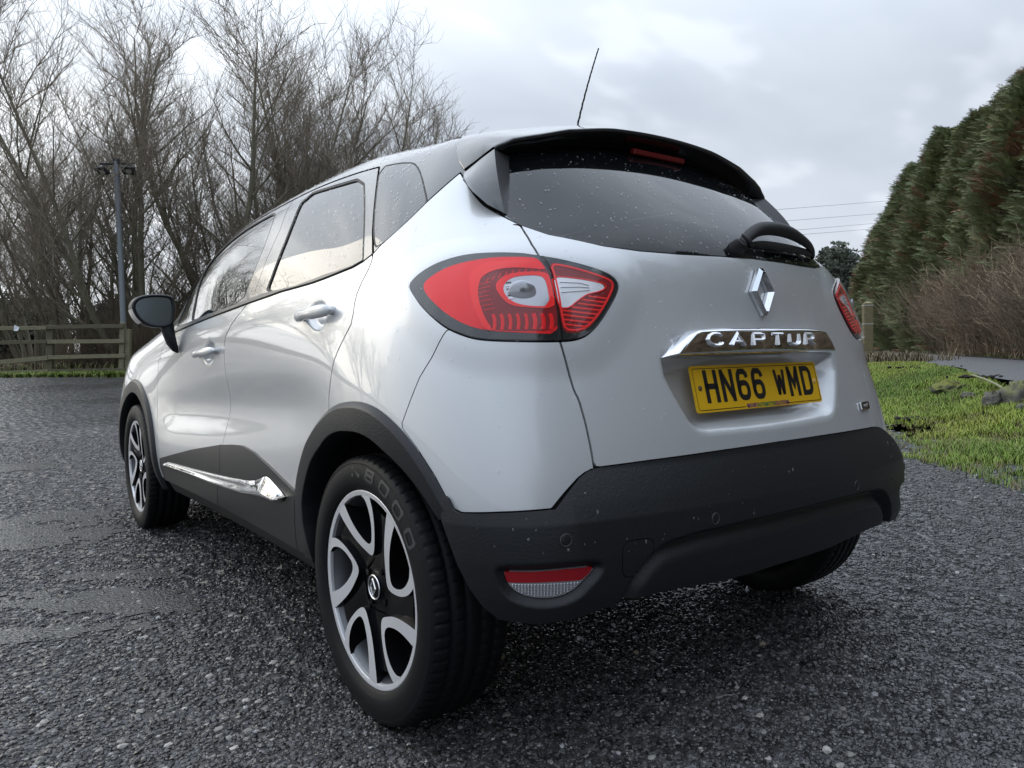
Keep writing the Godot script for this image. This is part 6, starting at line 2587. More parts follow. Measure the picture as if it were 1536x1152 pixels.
func make_verge() -> void:
	var rng := RandomNumberGenerator.new()
	rng.seed = 15
	var patch := FastNoiseLite.new()
	patch.seed = 2
	patch.frequency = 0.9
	var m := tinted(0.75)
	m.backlight_enabled = true
	m.backlight = Color(0.25, 0.3, 0.1)
	for kind in 3:
		var xf: Array = []
		var tint := PackedColorArray()
		for k in 26000:
			var along := rng.randf_range(2.5, 17.0)
			var across := 2.8 + along * 0.04 + rng.randf() * (along * 0.50 + 1.0)
			var p := spot(along, across)
			var s := verge_side(p.x, p.z)
			var lane_off := ((across - 6.0) * LANE_DIR.y - (along - 8.75) * LANE_DIR.x)
			if lane_off > -0.12:
				continue
			var n := patch.get_noise_2d(p.x, p.z)
			var edge := smoothstep(-0.9, 0.9, s + 1.1 * rough_edge.get_noise_2d(p.x, p.z))
			if rng.randf() > edge * edge + 0.02:
				continue
			var z := rng.randf_range(0.55, 1.2) * (0.45 + 0.55 * edge)
			if n < -0.20:
				z *= 0.55
				if rng.randf() < 0.25:
					continue
			xf.append(Transform3D(Basis(Vector3.UP, rng.randf() * TAU).scaled(Vector3(z, z, z)), p - Vector3(0, 0.05 * (1.0 - edge) * 0.0, 0)))
			var c := Color(0.165, 0.255, 0.028).lerp(Color(0.27, 0.305, 0.055), rng.randf())
			var n2 := patch.get_noise_2d(p.x * 0.35 + 40.0, p.z * 0.35)
			c = c.lerp(Color(0.085, 0.155, 0.022), smoothstep(-0.1, 0.45, n2) * 0.7)
			c = c.lerp(Color(0.24, 0.25, 0.045), smoothstep(0.0, 0.5, -n2) * 0.6)
			var straw := 0.10 + smoothstep(0.05, 0.45, -n) * 0.55 + (1.0 - edge) * 0.5
			if rng.randf() < straw * 0.75:
				c = Color(0.20, 0.165, 0.075).lerp(Color(0.12, 0.10, 0.04), rng.randf())
			var v := rng.randf_range(0.9, 1.45)
			tint.append(Color(c.r * v, c.g * v, c.b * v))
		scatter("grass", tuft(100 + kind, 9, 0.085, 0.065, 0.0026), m, xf, tint, self)
	# beyond the lane, and the strip before the fence
	for kind in 2:
		var xf: Array = []
		var tint := PackedColorArray()
		for k in 12000:
			var p: Vector3
			if rng.randf() < 0.5:
				p = lane_spot(rng.randf_range(-8, 40), 2.35 + 0.1 + rng.randf_range(0, 1.9))
			else:
				p = spot(18.3 + rng.randf_range(0, 2.2), rng.randf_range(-17, -4.5))
			var z := rng.randf_range(1.2, 2.2)
			xf.append(Transform3D(Basis(Vector3.UP, rng.randf() * TAU).scaled(Vector3(z, z * 0.8, z)), p - Vector3(0, 0.02, 0)))
			var c := Color(0.13, 0.20, 0.03).lerp(Color(0.20, 0.19, 0.06), pow(rng.randf(), 1.8))
			tint.append(c)
		scatter("grass", tuft(120 + kind, 9, 0.09, 0.07, 0.004), m, xf, tint, self)
	# dry stalks round the gate post and along the hedge foot
	var sx: Array = []
	var st := PackedColorArray()
	for k in 2600:
		var p: Vector3
		if k < 700:
			p = spot(19.0 + rng.randfn(0, 0.7), 9.35 + rng.randfn(0, 0.55))
		else:
			p = lane_spot(rng.randf_range(-6, 40), 4.0 + absf(rng.randfn(0, 0.35)))
		var z := rng.randf_range(0.8, 2.4)
		sx.append(Transform3D(Basis(Vector3.UP, rng.randf() * TAU).scaled(Vector3(z, z, z)), p - Vector3(0, 0.02, 0)))
		var v := rng.randf_range(0.6, 1.25)
		st.append(Color(0.20 * v, 0.155 * v, 0.095 * v))
	scatter("dry_grass", tuft(130, 10, 0.16, 0.10, 0.004), m, sx, st, self)
	# turned earth and mossy stones
	var clods: Array = []
	var ct := PackedColorArray()
	for c in [[1385, 553, 0.22, 0.4], [1480, 568, 0.1, 0.2], [1377, 632, 0.06, 0.12]]:
		var g := ground_under(c[0], c[1])
		for k in 70:
			var p: Vector3 = g + ACROSS * rng.randfn(0, c[3]) + AHEAD * rng.randfn(0, c[2])
			var s := rng.randf_range(0.012, 0.032)
			clods.append(Transform3D(Basis(Vector3.UP, rng.randf() * TAU).scaled(Vector3(s, s * 0.8, s)), p + Vector3(0, s * 0.5 + 0.02, 0)))
			var v := rng.randf_range(0.008, 0.025)
			ct.append(Color(v * 1.2, v, v * 0.85))
	scatter("earth", stone_mesh(95).mesh(), tinted(0.95), clods, ct, self)
	var rocks := [
		[1425, 588, Vector3(0.34, 0.10, 0.18), 0.9, "low grey rock covered in yellow-green moss, left of the larger rocks on the verge"],
		[1453, 598, Vector3(0.08, 0.06, 0.07), 0.25, "small bare grey rock in the grass between two mossy rocks"],
		[1490, 612, Vector3(0.11, 0.13, 0.10), 0.15, "upright pale grey jagged rock with a little moss beside it"],
		[1528, 606, Vector3(0.24, 0.17, 0.18), 0.6, "large dark mossy rock at the verge's right end"],
		[1534, 618, Vector3(0.06, 0.06, 0.06), 0.1, "pale broken stone lying before the large mossy rock"]]
	for k in rocks.size():
		var e: Array = rocks[k]
		var g := ground_under(e[0], e[1])
		var o := thing("rock", e[4], "rock", g, k * 1.3, "rocks on the grass verge")
		var sh := boulder(200 + k, e[2], e[3])
		var rm := tinted(0.85)
		rm.normal_enabled = true
		rm.normal_texture = noise_tex(0.03, 4, 33, 256, true, 8.0)
		rm.uv1_triplanar = true
		rm.uv1_scale = Vector3(4, 4, 4)
		part("stone", sh.mesh(), rm, o)
		var mx: Array = []
		var mt := PackedColorArray()
		for i in range(0, sh.p.size(), 2):
			if sh.n[i].y > 0.35 and rng.randf() < e[3] * 0.8:
				var z := rng.randf_range(0.25, 0.5)
				mx.append(Transform3D(Basis(Vector3.UP, rng.randf() * TAU).scaled(Vector3(z, z * 0.6, z)), sh.p[i] - Vector3(0, 0.004, 0)))
				mt.append(Color(0.16, 0.17, 0.015).lerp(Color(0.09, 0.11, 0.02), rng.randf()))
		if mx.size() > 4:
			scatter("moss", tuft(140, 9, 0.06, 0.06, 0.004), m, mx, mt, o)
	# a strap lying over the mossy rock
	var a := ground_under(1458, 578)
	var b := ground_under(1505, 592)
	var strap := Shape.new()
	strap.tube(PackedVector3Array([a + Vector3(0, 0.14, 0), a.lerp(b, 0.4) + Vector3(0, 0.13, 0), a.lerp(b, 0.8) + Vector3(0, 0.10, 0), b + Vector3(0, 0.07, 0)]), PackedFloat32Array([0.012, 0.012, 0.012, 0.012]), 6)
	var so := MeshInstance3D.new()
	so.name = "stick"
	so.mesh = strap.mesh()
	so.material_override = mat(Color(0.26, 0.25, 0.17), 0.8)
	add_child(so, true)
	tag(so, "thin pale stick lying across the mossy rock on the verge", "stick")

func boulder(seed_: int, size: Vector3, mossy: float) -> Shape:
	var nz := FastNoiseLite.new()
	nz.seed = seed_
	nz.frequency = 1.6
	nz.fractal_octaves = 4
	var sh := Shape.new()
	var rows: Array = []
	for j in 17:
		var la := PI * (j / 16.0 - 0.5)
		var row := PackedVector3Array()
		for i in 28:
			var lo := -TAU * i / 28
			var d := Vector3(cos(la) * cos(lo), sin(la), cos(la) * sin(lo))
			var r := 1.0 + 0.45 * nz.get_noise_3dv(d)
			row.append(Vector3(d.x * size.x, d.y * size.y + size.y * 0.35, d.z * size.z) * r)
		rows.append(row)
	sh.sheet(rows, true)
	var up := 0
	for i in sh.n.size():
		up += 1 if sh.n[i].dot(sh.p[i]) > 0 else -1
	if up < 0:
		flip(sh)
	for i in sh.p.size():
		var moss := smoothstep(0.25, 0.7, sh.n[i].y + 0.5 * nz.get_noise_3dv(sh.p[i] * 6.0)) * mossy
		var g := 0.105 + 0.08 * nz.get_noise_3dv(sh.p[i] * 12.0)
		sh.c[i] = Color(g, g * 0.98, g * 0.93).lerp(Color(0.15, 0.16, 0.02), moss)
	return sh
# ------------------------------------------------------------------ trees, hedges, fences
func limb(sh: Shape, rng: RandomNumberGenerator, from: Vector3, dir: Vector3, length: float, r0: float, r1: float, steps: int, wander: float, lift: float, sides: int) -> Array:
	# a bent tapering branch; returns its points and directions
	var pts := PackedVector3Array([from])
	var rad := PackedFloat32Array([r0])
	var dirs: Array = [dir]
	var d := dir
	var p := from
	for k in steps:
		d = (d + Vector3(rng.randfn(0, wander), rng.randfn(0, wander) + lift, rng.randfn(0, wander))).normalized()
		p += d * (length / steps)
		pts.append(p)
		rad.append(lerpf(r0, r1, float(k + 1) / steps))
		dirs.append(d)
	sh.tube(pts, rad, sides, false)
	return [pts, dirs, rad]

func bare_tree(seed_: int, tall: float, stems: int, spread: float, lean: Vector3, r_stem := 0.11) -> Array:
	# [trunk shape, crown shape]: several stems from one stool, fine twigs reaching up
	var rng := RandomNumberGenerator.new()
	rng.seed = seed_
	var trunk := Shape.new()
	var crown := Shape.new()
	for s in stems:
		var az := TAU * (s + rng.randf() * 0.7) / stems
		var out := Vector3(cos(az), 0, sin(az))
		var h := tall * rng.randf_range(0.72, 0.92)
		var d := (Vector3.UP + out * spread * rng.randf_range(0.35, 1.0) + lean).normalized()
		var r := r_stem * rng.randf_range(0.7, 1.2)
		var main := limb(trunk, rng, out * 0.25 + Vector3(0, -0.2, 0), d, h, r, 0.018, 11, 0.07, 0.05, 7)
		for k in range(2, 12):
			for q in (2 if k > 3 else 1):
				var side := Vector3(rng.randfn(0, 1), 0.25 + rng.randf() * 0.5, rng.randfn(0, 1)).normalized()
				var bd = (main[1][k] * 0.55 + side * 0.85).normalized()
				var bl := h * rng.randf_range(0.16, 0.34) * (1.0 - 0.45 * k / 11.0) + 0.6
				var br: float = minf(main[2][k] * 0.55, 0.045)
				var b := limb(trunk if br > 0.028 else crown, rng, main[0][k], bd, bl, br, 0.009, 6, 0.12, 0.075, 5 if br > 0.028 else 4)
				for e in range(1, 7):
					for u in 3:
						var sd = (b[1][e] * 0.7 + Vector3(rng.randfn(0, 0.8), 0.3 + rng.randf() * 0.4, rng.randfn(0, 0.8))).normalized()
						var tl := bl * rng.randf_range(0.25, 0.55)
						var tw := limb(crown, rng, b[0][e], sd, tl, 0.0075, 0.0036, 4, 0.14, 0.06, 3)
						for f in range(1, 5):
							var fd = (tw[1][f] * 0.8 + Vector3(rng.randfn(0, 0.6), 0.25, rng.randfn(0, 0.6))).normalized()
							limb(crown, rng, tw[0][f], fd, tl * rng.randf_range(0.3, 0.65), 0.0046, 0.0030, 2, 0.16, 0.05, 3)
	return [trunk.mesh(), crown.mesh()]

func spray(seed_: int) -> ArrayMesh:
	# a flat, drooping cypress spray about half a metre long: a stem and feathery side shoots
	var rng := RandomNumberGenerator.new()
	rng.seed = seed_
	var sh := Shape.new()
	for k in 13:
		var t := k / 12.0
		var root := Vector3(0, -0.16 * t * t, 0.52 * t)
		for s in [-1.0, 1.0]:
			var l := 0.20 * (1.0 - 0.75 * t) * rng.randf_range(0.7, 1.25) + 0.03
			var d := Vector3(s * 0.78, rng.randf_range(-0.28, 0.12), 0.62).normalized()
			var w := Vector3(0.62 * -s, 0, 0.78).normalized() * 0.016
			var mid := root + d * l * 0.55 + Vector3(0, -0.01, 0)
			var tip := root + d * l + Vector3(0, -0.05 * l / 0.2, 0)
			sh.tri(root - w * 0.5, tip, root + w * 0.7)
			sh.tri(mid - w, tip + w * 1.6, mid + w)
	return sh.mesh()

func make_surroundings() -> void:
	var rng := RandomNumberGenerator.new()
	rng.seed = 99
	var bark := mat(Color(0.20, 0.183, 0.140), 0.9)
	bark.albedo_texture = noise_color(0.03, 4, 44, 256, [[0.0, Color(0.45, 0.45, 0.42)], [0.55, Color(0.9, 0.9, 0.85)], [1.0, Color(1.0, 1.0, 0.8)]])
	bark.uv1_triplanar = true
	bark.uv1_scale = Vector3(1.6, 0.5, 1.6)
	var twig := mat(Color(0.25, 0.212, 0.160), 0.85)
	# --- the bare trees on the left
	var kinds := [bare_tree(1, 12.5, 5, 0.50, Vector3.ZERO, 0.13), bare_tree(2, 11.0, 6, 0.55, Vector3(-0.16, 0, 0.04), 0.12), bare_tree(3, 10.5, 4, 0.42, Vector3(0.08, 0, 0), 0.11), bare_tree(4, 9.0, 6, 0.70, Vector3.ZERO, 0.09)]
	var words := ["tall bare tree with straight grey stems", "bare tree with many left-leaning stems", "slender bare tree with open crown", "low bushy bare tree"]
	# kind, ahead, across, turn, size, what sets it apart
	var stand := [
		[0, 23.0, -7.9, 0.3, 1.0, "behind the front door frame"], [1, 22.5, -11.3, 0.1, 1.0, "behind the lamp post"], [2, 24.5, -6.0, 2.0, 1.0, "behind the car's roof"],
		[2, 27.0, -4.3, 4.1, 0.84, "at the right end of the row"], [3, 24.0, -4.6, 2.2, 0.86, "low over the rear of the roof"], [0, 26.0, -5.0, 1.1, 0.96, "above the car's rear door"], [1, 24.5, -14.2, 0.5, 0.74, "behind the leaning fence post"],
		[3, 23.5, -12.6, 1.0, 0.9, "just left of the lamp post"], [3, 25.5, -7.0, 2.7, 0.95, "low behind the windscreen pillar"], [3, 25.0, -9.2, 4.9, 1.0, "with its twigs around the mirror"],
		[1, 29.0, -18.5, 0.4, 0.80, "at the row's far left"],
		[0, 23.0, -23.0, 2.2, 1.0, "out left by the car park"], [2, 19.0, -27.0, 0.9, 1.0, "out to the left, standing alone"], [1, 14.0, -31.0, 3.0, 1.0, "far out beside the field"], [0, 27.0, -30.0, 5.0, 1.0, "far out left, set back"], [3, 9.0, -30.0, 5.0, 1.0, "far out left, lowest there"]]
	var proto: Array = [null, null, null, null]
	for e in stand:
		var o: Node3D
		if proto[e[0]] == null:
			o = thing("bare_tree", "", "tree")
			part("trunk", kinds[e[0]][0], bark, o)
			part("crown", kinds[e[0]][1], twig, o)
			proto[e[0]] = o
		else:
			o = proto[e[0]].duplicate()
			o.name = numbered("bare_tree")
			add_child(o, true)
		o.position = spot(e[1], e[2]) - Vector3(0, 0.1, 0)
		o.rotation.y = e[3]
		o.scale = Vector3.ONE * e[4]
		tag(o, words[e[0]] + " " + e[5], "tree", "bare trees beyond the car park")
	make_thicket(rng)
	make_fence()
	make_lamp_post()
	make_conifers()
	make_far(bark, twig)

func stems_mesh(seed_: int, count: int, tall: float, spread: float, r: float, forks: int) -> ArrayMesh:
	var rng := RandomNumberGenerator.new()
	rng.seed = seed_
	var sh := Shape.new()
	for k in count:
		var a := rng.randf() * TAU
		var d := Vector3(cos(a) * spread * rng.randf(), 1.0, sin(a) * spread * rng.randf()).normalized()
		var b := limb(sh, rng, Vector3(rng.randf_range(-0.3, 0.3), 0, rng.randf_range(-0.3, 0.3)), d, tall * rng.randf_range(0.6, 1.1), r, r * 0.45, 5, 0.12, 0.02, 3)
		for f in forks:
			var i := rng.randi_range(1, 5)
			var fd = (b[1][i] + Vector3(rng.randfn(0, 0.7), rng.randfn(0.1, 0.4), rng.randfn(0, 0.7))).normalized()
			limb(sh, rng, b[0][i], fd, tall * rng.randf_range(0.15, 0.4), r * 0.6, r * 0.35, 3, 0.2, 0.0, 3)
	return sh.mesh()

func make_thicket(rng: RandomNumberGenerator) -> void:
	# the brushwood under the bare trees
	var m := tinted(0.9)
	var o := thing("brushwood", "tangle of dead brown stems and brambles under the bare trees", "undergrowth")
	for kind in 2:
		var xf: Array = []
		var tint := PackedColorArray()
		for k in 620:
			var across := rng.randf_range(-13.5, -2.0)
			if rng.randf() < 0.25:
				across = rng.randf_range(-30.0, -13.0)
			var p := spot(21.5 + rng.randf_range(0, 5.0), across)
			var thick := smoothstep(-14.5, -11.5, across)
			var s := rng.randf_range(0.4, 0.95) * (0.35 + 0.65 * thick)
			xf.append(Transform3D(Basis(Vector3.UP, rng.randf() * TAU).scaled(Vector3(s, s * rng.randf_range(0.9, 1.6), s)), p - Vector3(0, 0.1, 0)))
			var v := rng.randf_range(0.6, 1.2)
			tint.append(Color(0.15 * v, 0.118 * v, 0.078 * v))
		scatter("stems", stems_mesh(300 + kind, 14, 2.0, 0.35, 0.010, 4), m, xf, tint, o, "stuff")
	# rushes and rough grass in the field behind the fence
	var rx: Array = []
	var rt := PackedColorArray()
	for k in 5000:
		var p := spot(20.6 + 14.0 * pow(rng.randf(), 1.6), rng.randf_range(-24.0, -9.0))
		var s := rng.randf_range(1.5, 4.0)
		rx.append(Transform3D(Basis(Vector3.UP, rng.randf() * TAU).scaled(Vector3(s, s, s)), p - Vector3(0, 0.03, 0)))
		var v := rng.randf_range(0.7, 1.2)
		var c := Color(0.16, 0.125, 0.075).lerp(Color(0.10, 0.12, 0.035), 1.0 if rng.randf() < 0.45 else 0.0)
		rt.append(Color(c.r * v, c.g * v, c.b * v))
	scatter("rough_grass", tuft(150, 9, 0.12, 0.06, 0.003), m, rx, rt, self)

func wood(seed_: int, c := Color(0.13, 0.118, 0.085)) -> StandardMaterial3D:
	var m := mat(c, 0.9)
	m.albedo_texture = noise_color(0.02, 4, seed_, 256, [[0.0, Color(0.5, 0.5, 0.46)], [0.5, Color(0.85, 0.86, 0.75)], [1.0, Color(1, 1, 0.95)]])
	m.uv1_triplanar = true
	m.uv1_world_triplanar = true
	m.uv1_scale = Vector3(1.2, 4.0, 1.2)
	return m

func make_fence() -> void:
	# rails run across the view; posts lean a little
	var m := wood(71, Color(0.22, 0.20, 0.145))
	var dark := wood(72, Color(0.12, 0.11, 0.08))
	var o := thing("post_and_rail_fence", "weathered four-rail wooden fence at the edge of the car park", "fence", spot(20.0, -11.0))
	var origin := o.position
	var at := func(across: float, y: float, along := 20.0) -> Vector3:
		var q := spot(along, across)
		q.y = 0.46 + y
		return q - origin
	var posts := [[-12.35, 1.33, 0.10, 0.0], [-10.42, 1.36, 0.10, 0.0], [-10.28, 1.18, 0.07, 0.05], [-14.5, 1.30, -0.03, 0.0], [-16.6, 1.30, 0.02, 0.0], [-18.7, 1.28, 0.03, 0.0]]
	for q in posts:
		var sh := Shape.new()
		var base: Vector3 = at.call(q[0], -0.15, 20.0 + q[3])
		var top: Vector3 = at.call(q[0] + q[2], q[1], 20.0 + q[3])
		var up := (top - base).normalized()
		var b := Basis(ACROSS, up, ACROSS.cross(up))
		sh.bevel_box(Vector3(0.19 if q[0] < -11 else 0.13, base.distance_to(top), 0.12), 0.012, Transform3D(b, (base + top) / 2))
		part("post", sh.mesh(), dark if q[0] < -11 else m, o)
	var rails := [[1.26, 1.26, 1.26], [0.87, 0.875, 0.865], [0.30, 0.46, 0.475], [0.06, 0.09, 0.085]]
	var k := 0
	for r in rails:
		for seg in [[-18.8, -16.5, r[0], r[0]], [-16.5, -14.4, r[0], r[0]], [-14.4, -12.3, r[0], r[1]], [-12.3, -10.25, r[1], r[2]]]:
			var sh := Shape.new()
			var a: Vector3 = at.call(seg[0], seg[2] + 0.01 * sin(k * 3.1), 19.90)
			var b2: Vector3 = at.call(seg[1], seg[3] + 0.01 * sin(k * 2.3), 19.90)
			var d := (b2 - a).normalized()
			var up := Vector3.UP - d * d.y
			up = up.normalized()
			sh.bevel_box(Vector3(a.distance_to(b2) - 0.01, 0.105 if k % 5 else 0.115, 0.04), 0.006, Transform3D(Basis(d, up, d.cross(up)), (a + b2) / 2))
			part("rail", sh.mesh(), m if (k % 3) else dark, o)
			k += 1
	# a scrap of white plastic caught on the top rail
	var sc := Shape.new()
	var c := spot(19.86, -13.15)
	c.y = 0.46 + 1.18
	sc.tri(c, c + Vector3(0.02, 0.16, 0), c + ACROSS * 0.16 + Vector3(0, 0.09, 0))
	sc.tri(c, c + ACROSS * 0.16 + Vector3(0, 0.09, 0), c + ACROSS * 0.13 - AHEAD * 0.03 + Vector3(0, 0.0, 0))
	var so := MeshInstance3D.new()
	so.name = "plastic_scrap"
	so.mesh = sc.mesh()
	so.material_override = mat(Color(0.62, 0.65, 0.70), 0.4)
	add_child(so, true)
	tag(so, "scrap of pale plastic sheet caught on the fence's top rail", "litter")

func make_lamp_post() -> void:
	var base := spot(20.6, -10.62)
	var o := thing("lamp_post", "tall grey steel lamp post with two dark floodlights on a crossbar", "lamp post", base)
	var steel := mat(Color(0.20, 0.22, 0.24), 0.5, 0.3)
	var dark := mat(Color(0.03, 0.032, 0.036), 0.5)
	var sh := Shape.new()
	sh.tube(PackedVector3Array([Vector3(0, -0.2, 0), Vector3(0, 1.2, 0), Vector3(0, 1.22, 0), Vector3(-0.02, 5.75, 0)]), PackedFloat32Array([0.10, 0.10, 0.076, 0.072]), 14)
	part("pole", sh.mesh(), steel, o)
	var arm := Shape.new()
	arm.bevel_box(Vector3(0.95, 0.06, 0.06), 0.008, Transform3D(Basis(ACROSS, Vector3.UP, ACROSS.cross(Vector3.UP)), Vector3(-0.02, 5.70, 0)))
	part("crossbar", arm.mesh(), dark, o)
	var cap := Shape.new()
	cap.bevel_box(Vector3(0.16, 0.16, 0.12), 0.015, Transform3D(Basis(ACROSS, Vector3.UP, ACROSS.cross(Vector3.UP)), Vector3(-0.02, 5.76, 0)))
	part("bracket", cap.mesh(), dark, o)
	for s in [-1.0, 1.0]:
		var b := Basis(ACROSS, Vector3.UP, ACROSS.cross(Vector3.UP)) * Basis(Vector3.UP, 0.35 * s) * Basis(Vector3.RIGHT, 0.95)
		var c = Vector3(-0.02, 5.50, 0) + ACROSS * 0.36 * s - AHEAD * 0.06
		var l := Shape.new()
		l.bevel_box(Vector3(0.34, 0.27, 0.08), 0.015, Transform3D(b, c))
		var lamp_ := part("floodlight", l.mesh(), dark, o)
		var g := Shape.new()
		g.bevel_box(Vector3(0.14, 0.12, 0.006), 0.002, Transform3D(b, c + b.z * 0.042))
		part("lens", g.mesh(), mat(Color(0.45, 0.46, 0.47), 0.15), lamp_)
		var y := Shape.new()
		y.tube(PackedVector3Array([Vector3(-0.02, 5.68, 0) + ACROSS * 0.36 * s, c]), PackedFloat32Array([0.015, 0.015]), 6)
		part("yoke", y.mesh(), dark, lamp_)

func make_conifers() -> void:
	var rng := RandomNumberGenerator.new()
	rng.seed = 21
	var m := tinted(0.8)
	m.backlight_enabled = true
	m.backlight = Color(0.12, 0.14, 0.06)
	var bark := mat(Color(0.05, 0.036, 0.026), 0.95)
	var sprays := [spray(5), spray(6)]
	var patch := FastNoiseLite.new()
	patch.seed = 17
	patch.frequency = 0.55
	patch.fractal_octaves = 3
	# [along the row, off the row, height, width, browned, label]
	var row := [
		[-12.0, 0.3, 8.8, 3.6, 0.05], [-8.6, -0.1, 9.2, 3.6, 0.0], [-5.2, 0.2, 8.9, 3.8, 0.05], [-1.8, 0.0, 9.1, 3.6, 0.0], [1.6, 0.3, 9.0, 3.8, 0.1], [5.0, -0.2, 9.3, 3.7, 0.22], [8.4, 0.2, 9.5, 3.8, 0.0], [12.0, 0.0, 9.9, 3.8, 0.08], [15.8, -0.3, 10.2, 4.0, 0.12], [19.8, 0.2, 10.4, 4.0, 0.05], [24.0, 0.0, 10.5, 4.2, 0.1], [28.6, 0.1, 9.9, 4.2, 0.05], [33.6, -0.2, 8.8, 4.0, 0.25], [38.5, 0.1, 7.2, 3.8, 0.95],
		[-16.0, 0.0, 9.2, 3.8, 0.05], [-20.0, 0.3, 9.0, 3.8, 0.05], [-24.0, 0.0, 8.6, 3.8, 0.05], [-28.0, 0.2, 9.0, 3.8, 0.05]]
	var words := ["tenth", "ninth", "eighth", "seventh", "sixth", "fifth", "fourth", "third", "second", "first"]
	for k in row.size():
		var e: Array = row[k]
		var s: float = e[0]
		var base := spot(20.0 + s * 0.953 - e[1] * 0.3, 15.9 + s * 0.303 + e[1])
		var label := ""
		if k == 13:
			label = "mostly browned cypress at the far left end of the hedge row beyond the lane"
		elif k < 13:
			label = "dense green cypress beyond the lane, %s from the browned end of its row" % ["fourteenth", "thirteenth", "twelfth", "eleventh", "tenth", "ninth", "eighth", "seventh", "sixth", "fifth", "fourth", "third", "second"][k]
			if k == 5:
				label = "dense cypress with a rust-brown patch low down, beyond the lane"
		else:
			label = "green cypress of the lane row, %s from its near end, beside the open verge" % ["fourth", "third", "second", "first"][k - 14]
		conifer(base, e[2], e[3], e[4], label, (9500 if k > 4 else 4000) if k < 14 else 2000, rng, m, bark, sprays, patch, "cypress row beyond the lane")
	# trees that close the place behind, seen in the car's paint and chrome
	for k in 7:
		var a := deg_to_rad(88.0 + k * 9.0)
		var d := 19.0 + 3.0 * sin(k * 1.9)
		var base := Vector3(0.5 + sin(a) * d, 0, 1.0 - cos(a) * d)
		base.y = height(base.x, base.z)
		conifer(base, 5.2 + 1.6 * sin(k * 2.3), 2.6, 0.2, "dark cypress closing the car park behind, %s from the lane" % ["first", "second", "third", "fourth", "fifth", "sixth", "seventh", "eighth", "ninth", "tenth", "eleventh", "twelfth", "thirteenth"][k], 1100, rng, m, bark, sprays, patch, "cypresses behind the car park")
	# the bare hedge at the foot of the row
	var hedge := thing("bare_hedge", "bare brown hawthorn and bramble hedge at the foot of the cypress row", "hedge", lane_spot(10, 4.6))
	var hm := tinted(0.9)
	for kind in 3:
		var xf: Array = []
		var tint := PackedColorArray()
		for q in 780:
			var s := rng.randf_range(-14, 50)
			var p := lane_spot(s, 3.55 + rng.randfn(0, 0.40)) - hedge.position
			var z := rng.randf_range(0.8, 1.2) * (1.1 + 0.018 * maxf(s, 0.0))
			xf.append(Transform3D(Basis(Vector3.UP, rng.randf() * TAU).scaled(Vector3(z, z * rng.randf_range(0.8, 1.25), z)), p - Vector3(0, 0.05, 0)))
			var v := rng.randf_range(0.6, 1.3)
			var c := Color(0.20, 0.155, 0.110)
			if rng.randf() < 0.12:
				c = Color(0.46, 0.37, 0.26)
			tint.append(Color(c.r * v, c.g * v, c.b * v))
		scatter("stems", stems_mesh(320 + kind, 13, 1.75, 0.75, 0.0085, 7), hm, xf, tint, hedge, "stuff")
	# ivy and bramble leaves that are still green
	var leaf := Shape.new()
	leaf.quad(Vector3(-0.03, 0, 0), Vector3(0, 0.012, 0.05), Vector3(0.03, 0, 0), Vector3(0, 0.008, -0.03))
	var lx: Array = []
	var lt := PackedColorArray()
	for q in 3400:
		var s := rng.randf_range(-12, 34)
		if q < 1500:
			s = 3.6 + rng.randfn(0, 0.9)
		var y := absf(rng.randfn(0.2, 0.5)) + 0.1
		var p := lane_spot(s, 3.25 + rng.randfn(0, 0.35)) - hedge.position + Vector3(0, minf(y, 1.5), 0)
		var z := rng.randf_range(0.5, 1.3)
		lx.append(Transform3D(Basis.from_euler(Vector3(rng.randf() * 2.0, rng.randf() * TAU, rng.randf())).scaled(Vector3(z, z, z)), p))
		lt.append(Color(0.035, 0.075, 0.02).lerp(Color(0.10, 0.11, 0.03), rng.randf()))
	scatter("leaves", leaf.mesh(), tinted(0.5), lx, lt, hedge, "stuff")
	# the gate post
	var g := spot(19.0, 9.02)
	g.y = 0.62
	var post := thing("gate_post", "square weathered timber gate post with two pale wires, at the lane's edge", "post", g)
	var sh := Shape.new()
	var b := Basis(Vector3.UP, 0.75)
	sh.bevel_box(Vector3(0.22, 1.40, 0.22), 0.012, Transform3D(b, Vector3(0, 0.62, 0)))
	part("shaft", sh.mesh(), wood(74, Color(0.22, 0.19, 0.115)), post)
	var capm := Shape.new()
	var top := Vector3(0, 1.38, 0)
	var c4 := [b * Vector3(-0.11, 1.32, -0.11), b * Vector3(0.11, 1.32, -0.11), b * Vector3(0.11, 1.32, 0.11), b * Vector3(-0.11, 1.32, 0.11)]
	for i in 4:
		capm.tri(top, c4[(i + 1) % 4], c4[i])
	part("cap", capm.mesh(), wood(75, Color(0.30, 0.26, 0.17)), post)
	for y in [1.27, 0.80]:
		var st := Shape.new()
		st.bevel_box(Vector3(0.225, 0.018, 0.225), 0.004, Transform3D(b, Vector3(0, y, 0)))
		part("wire_band", st.mesh(), mat(Color(0.55, 0.56, 0.58), 0.5), post)

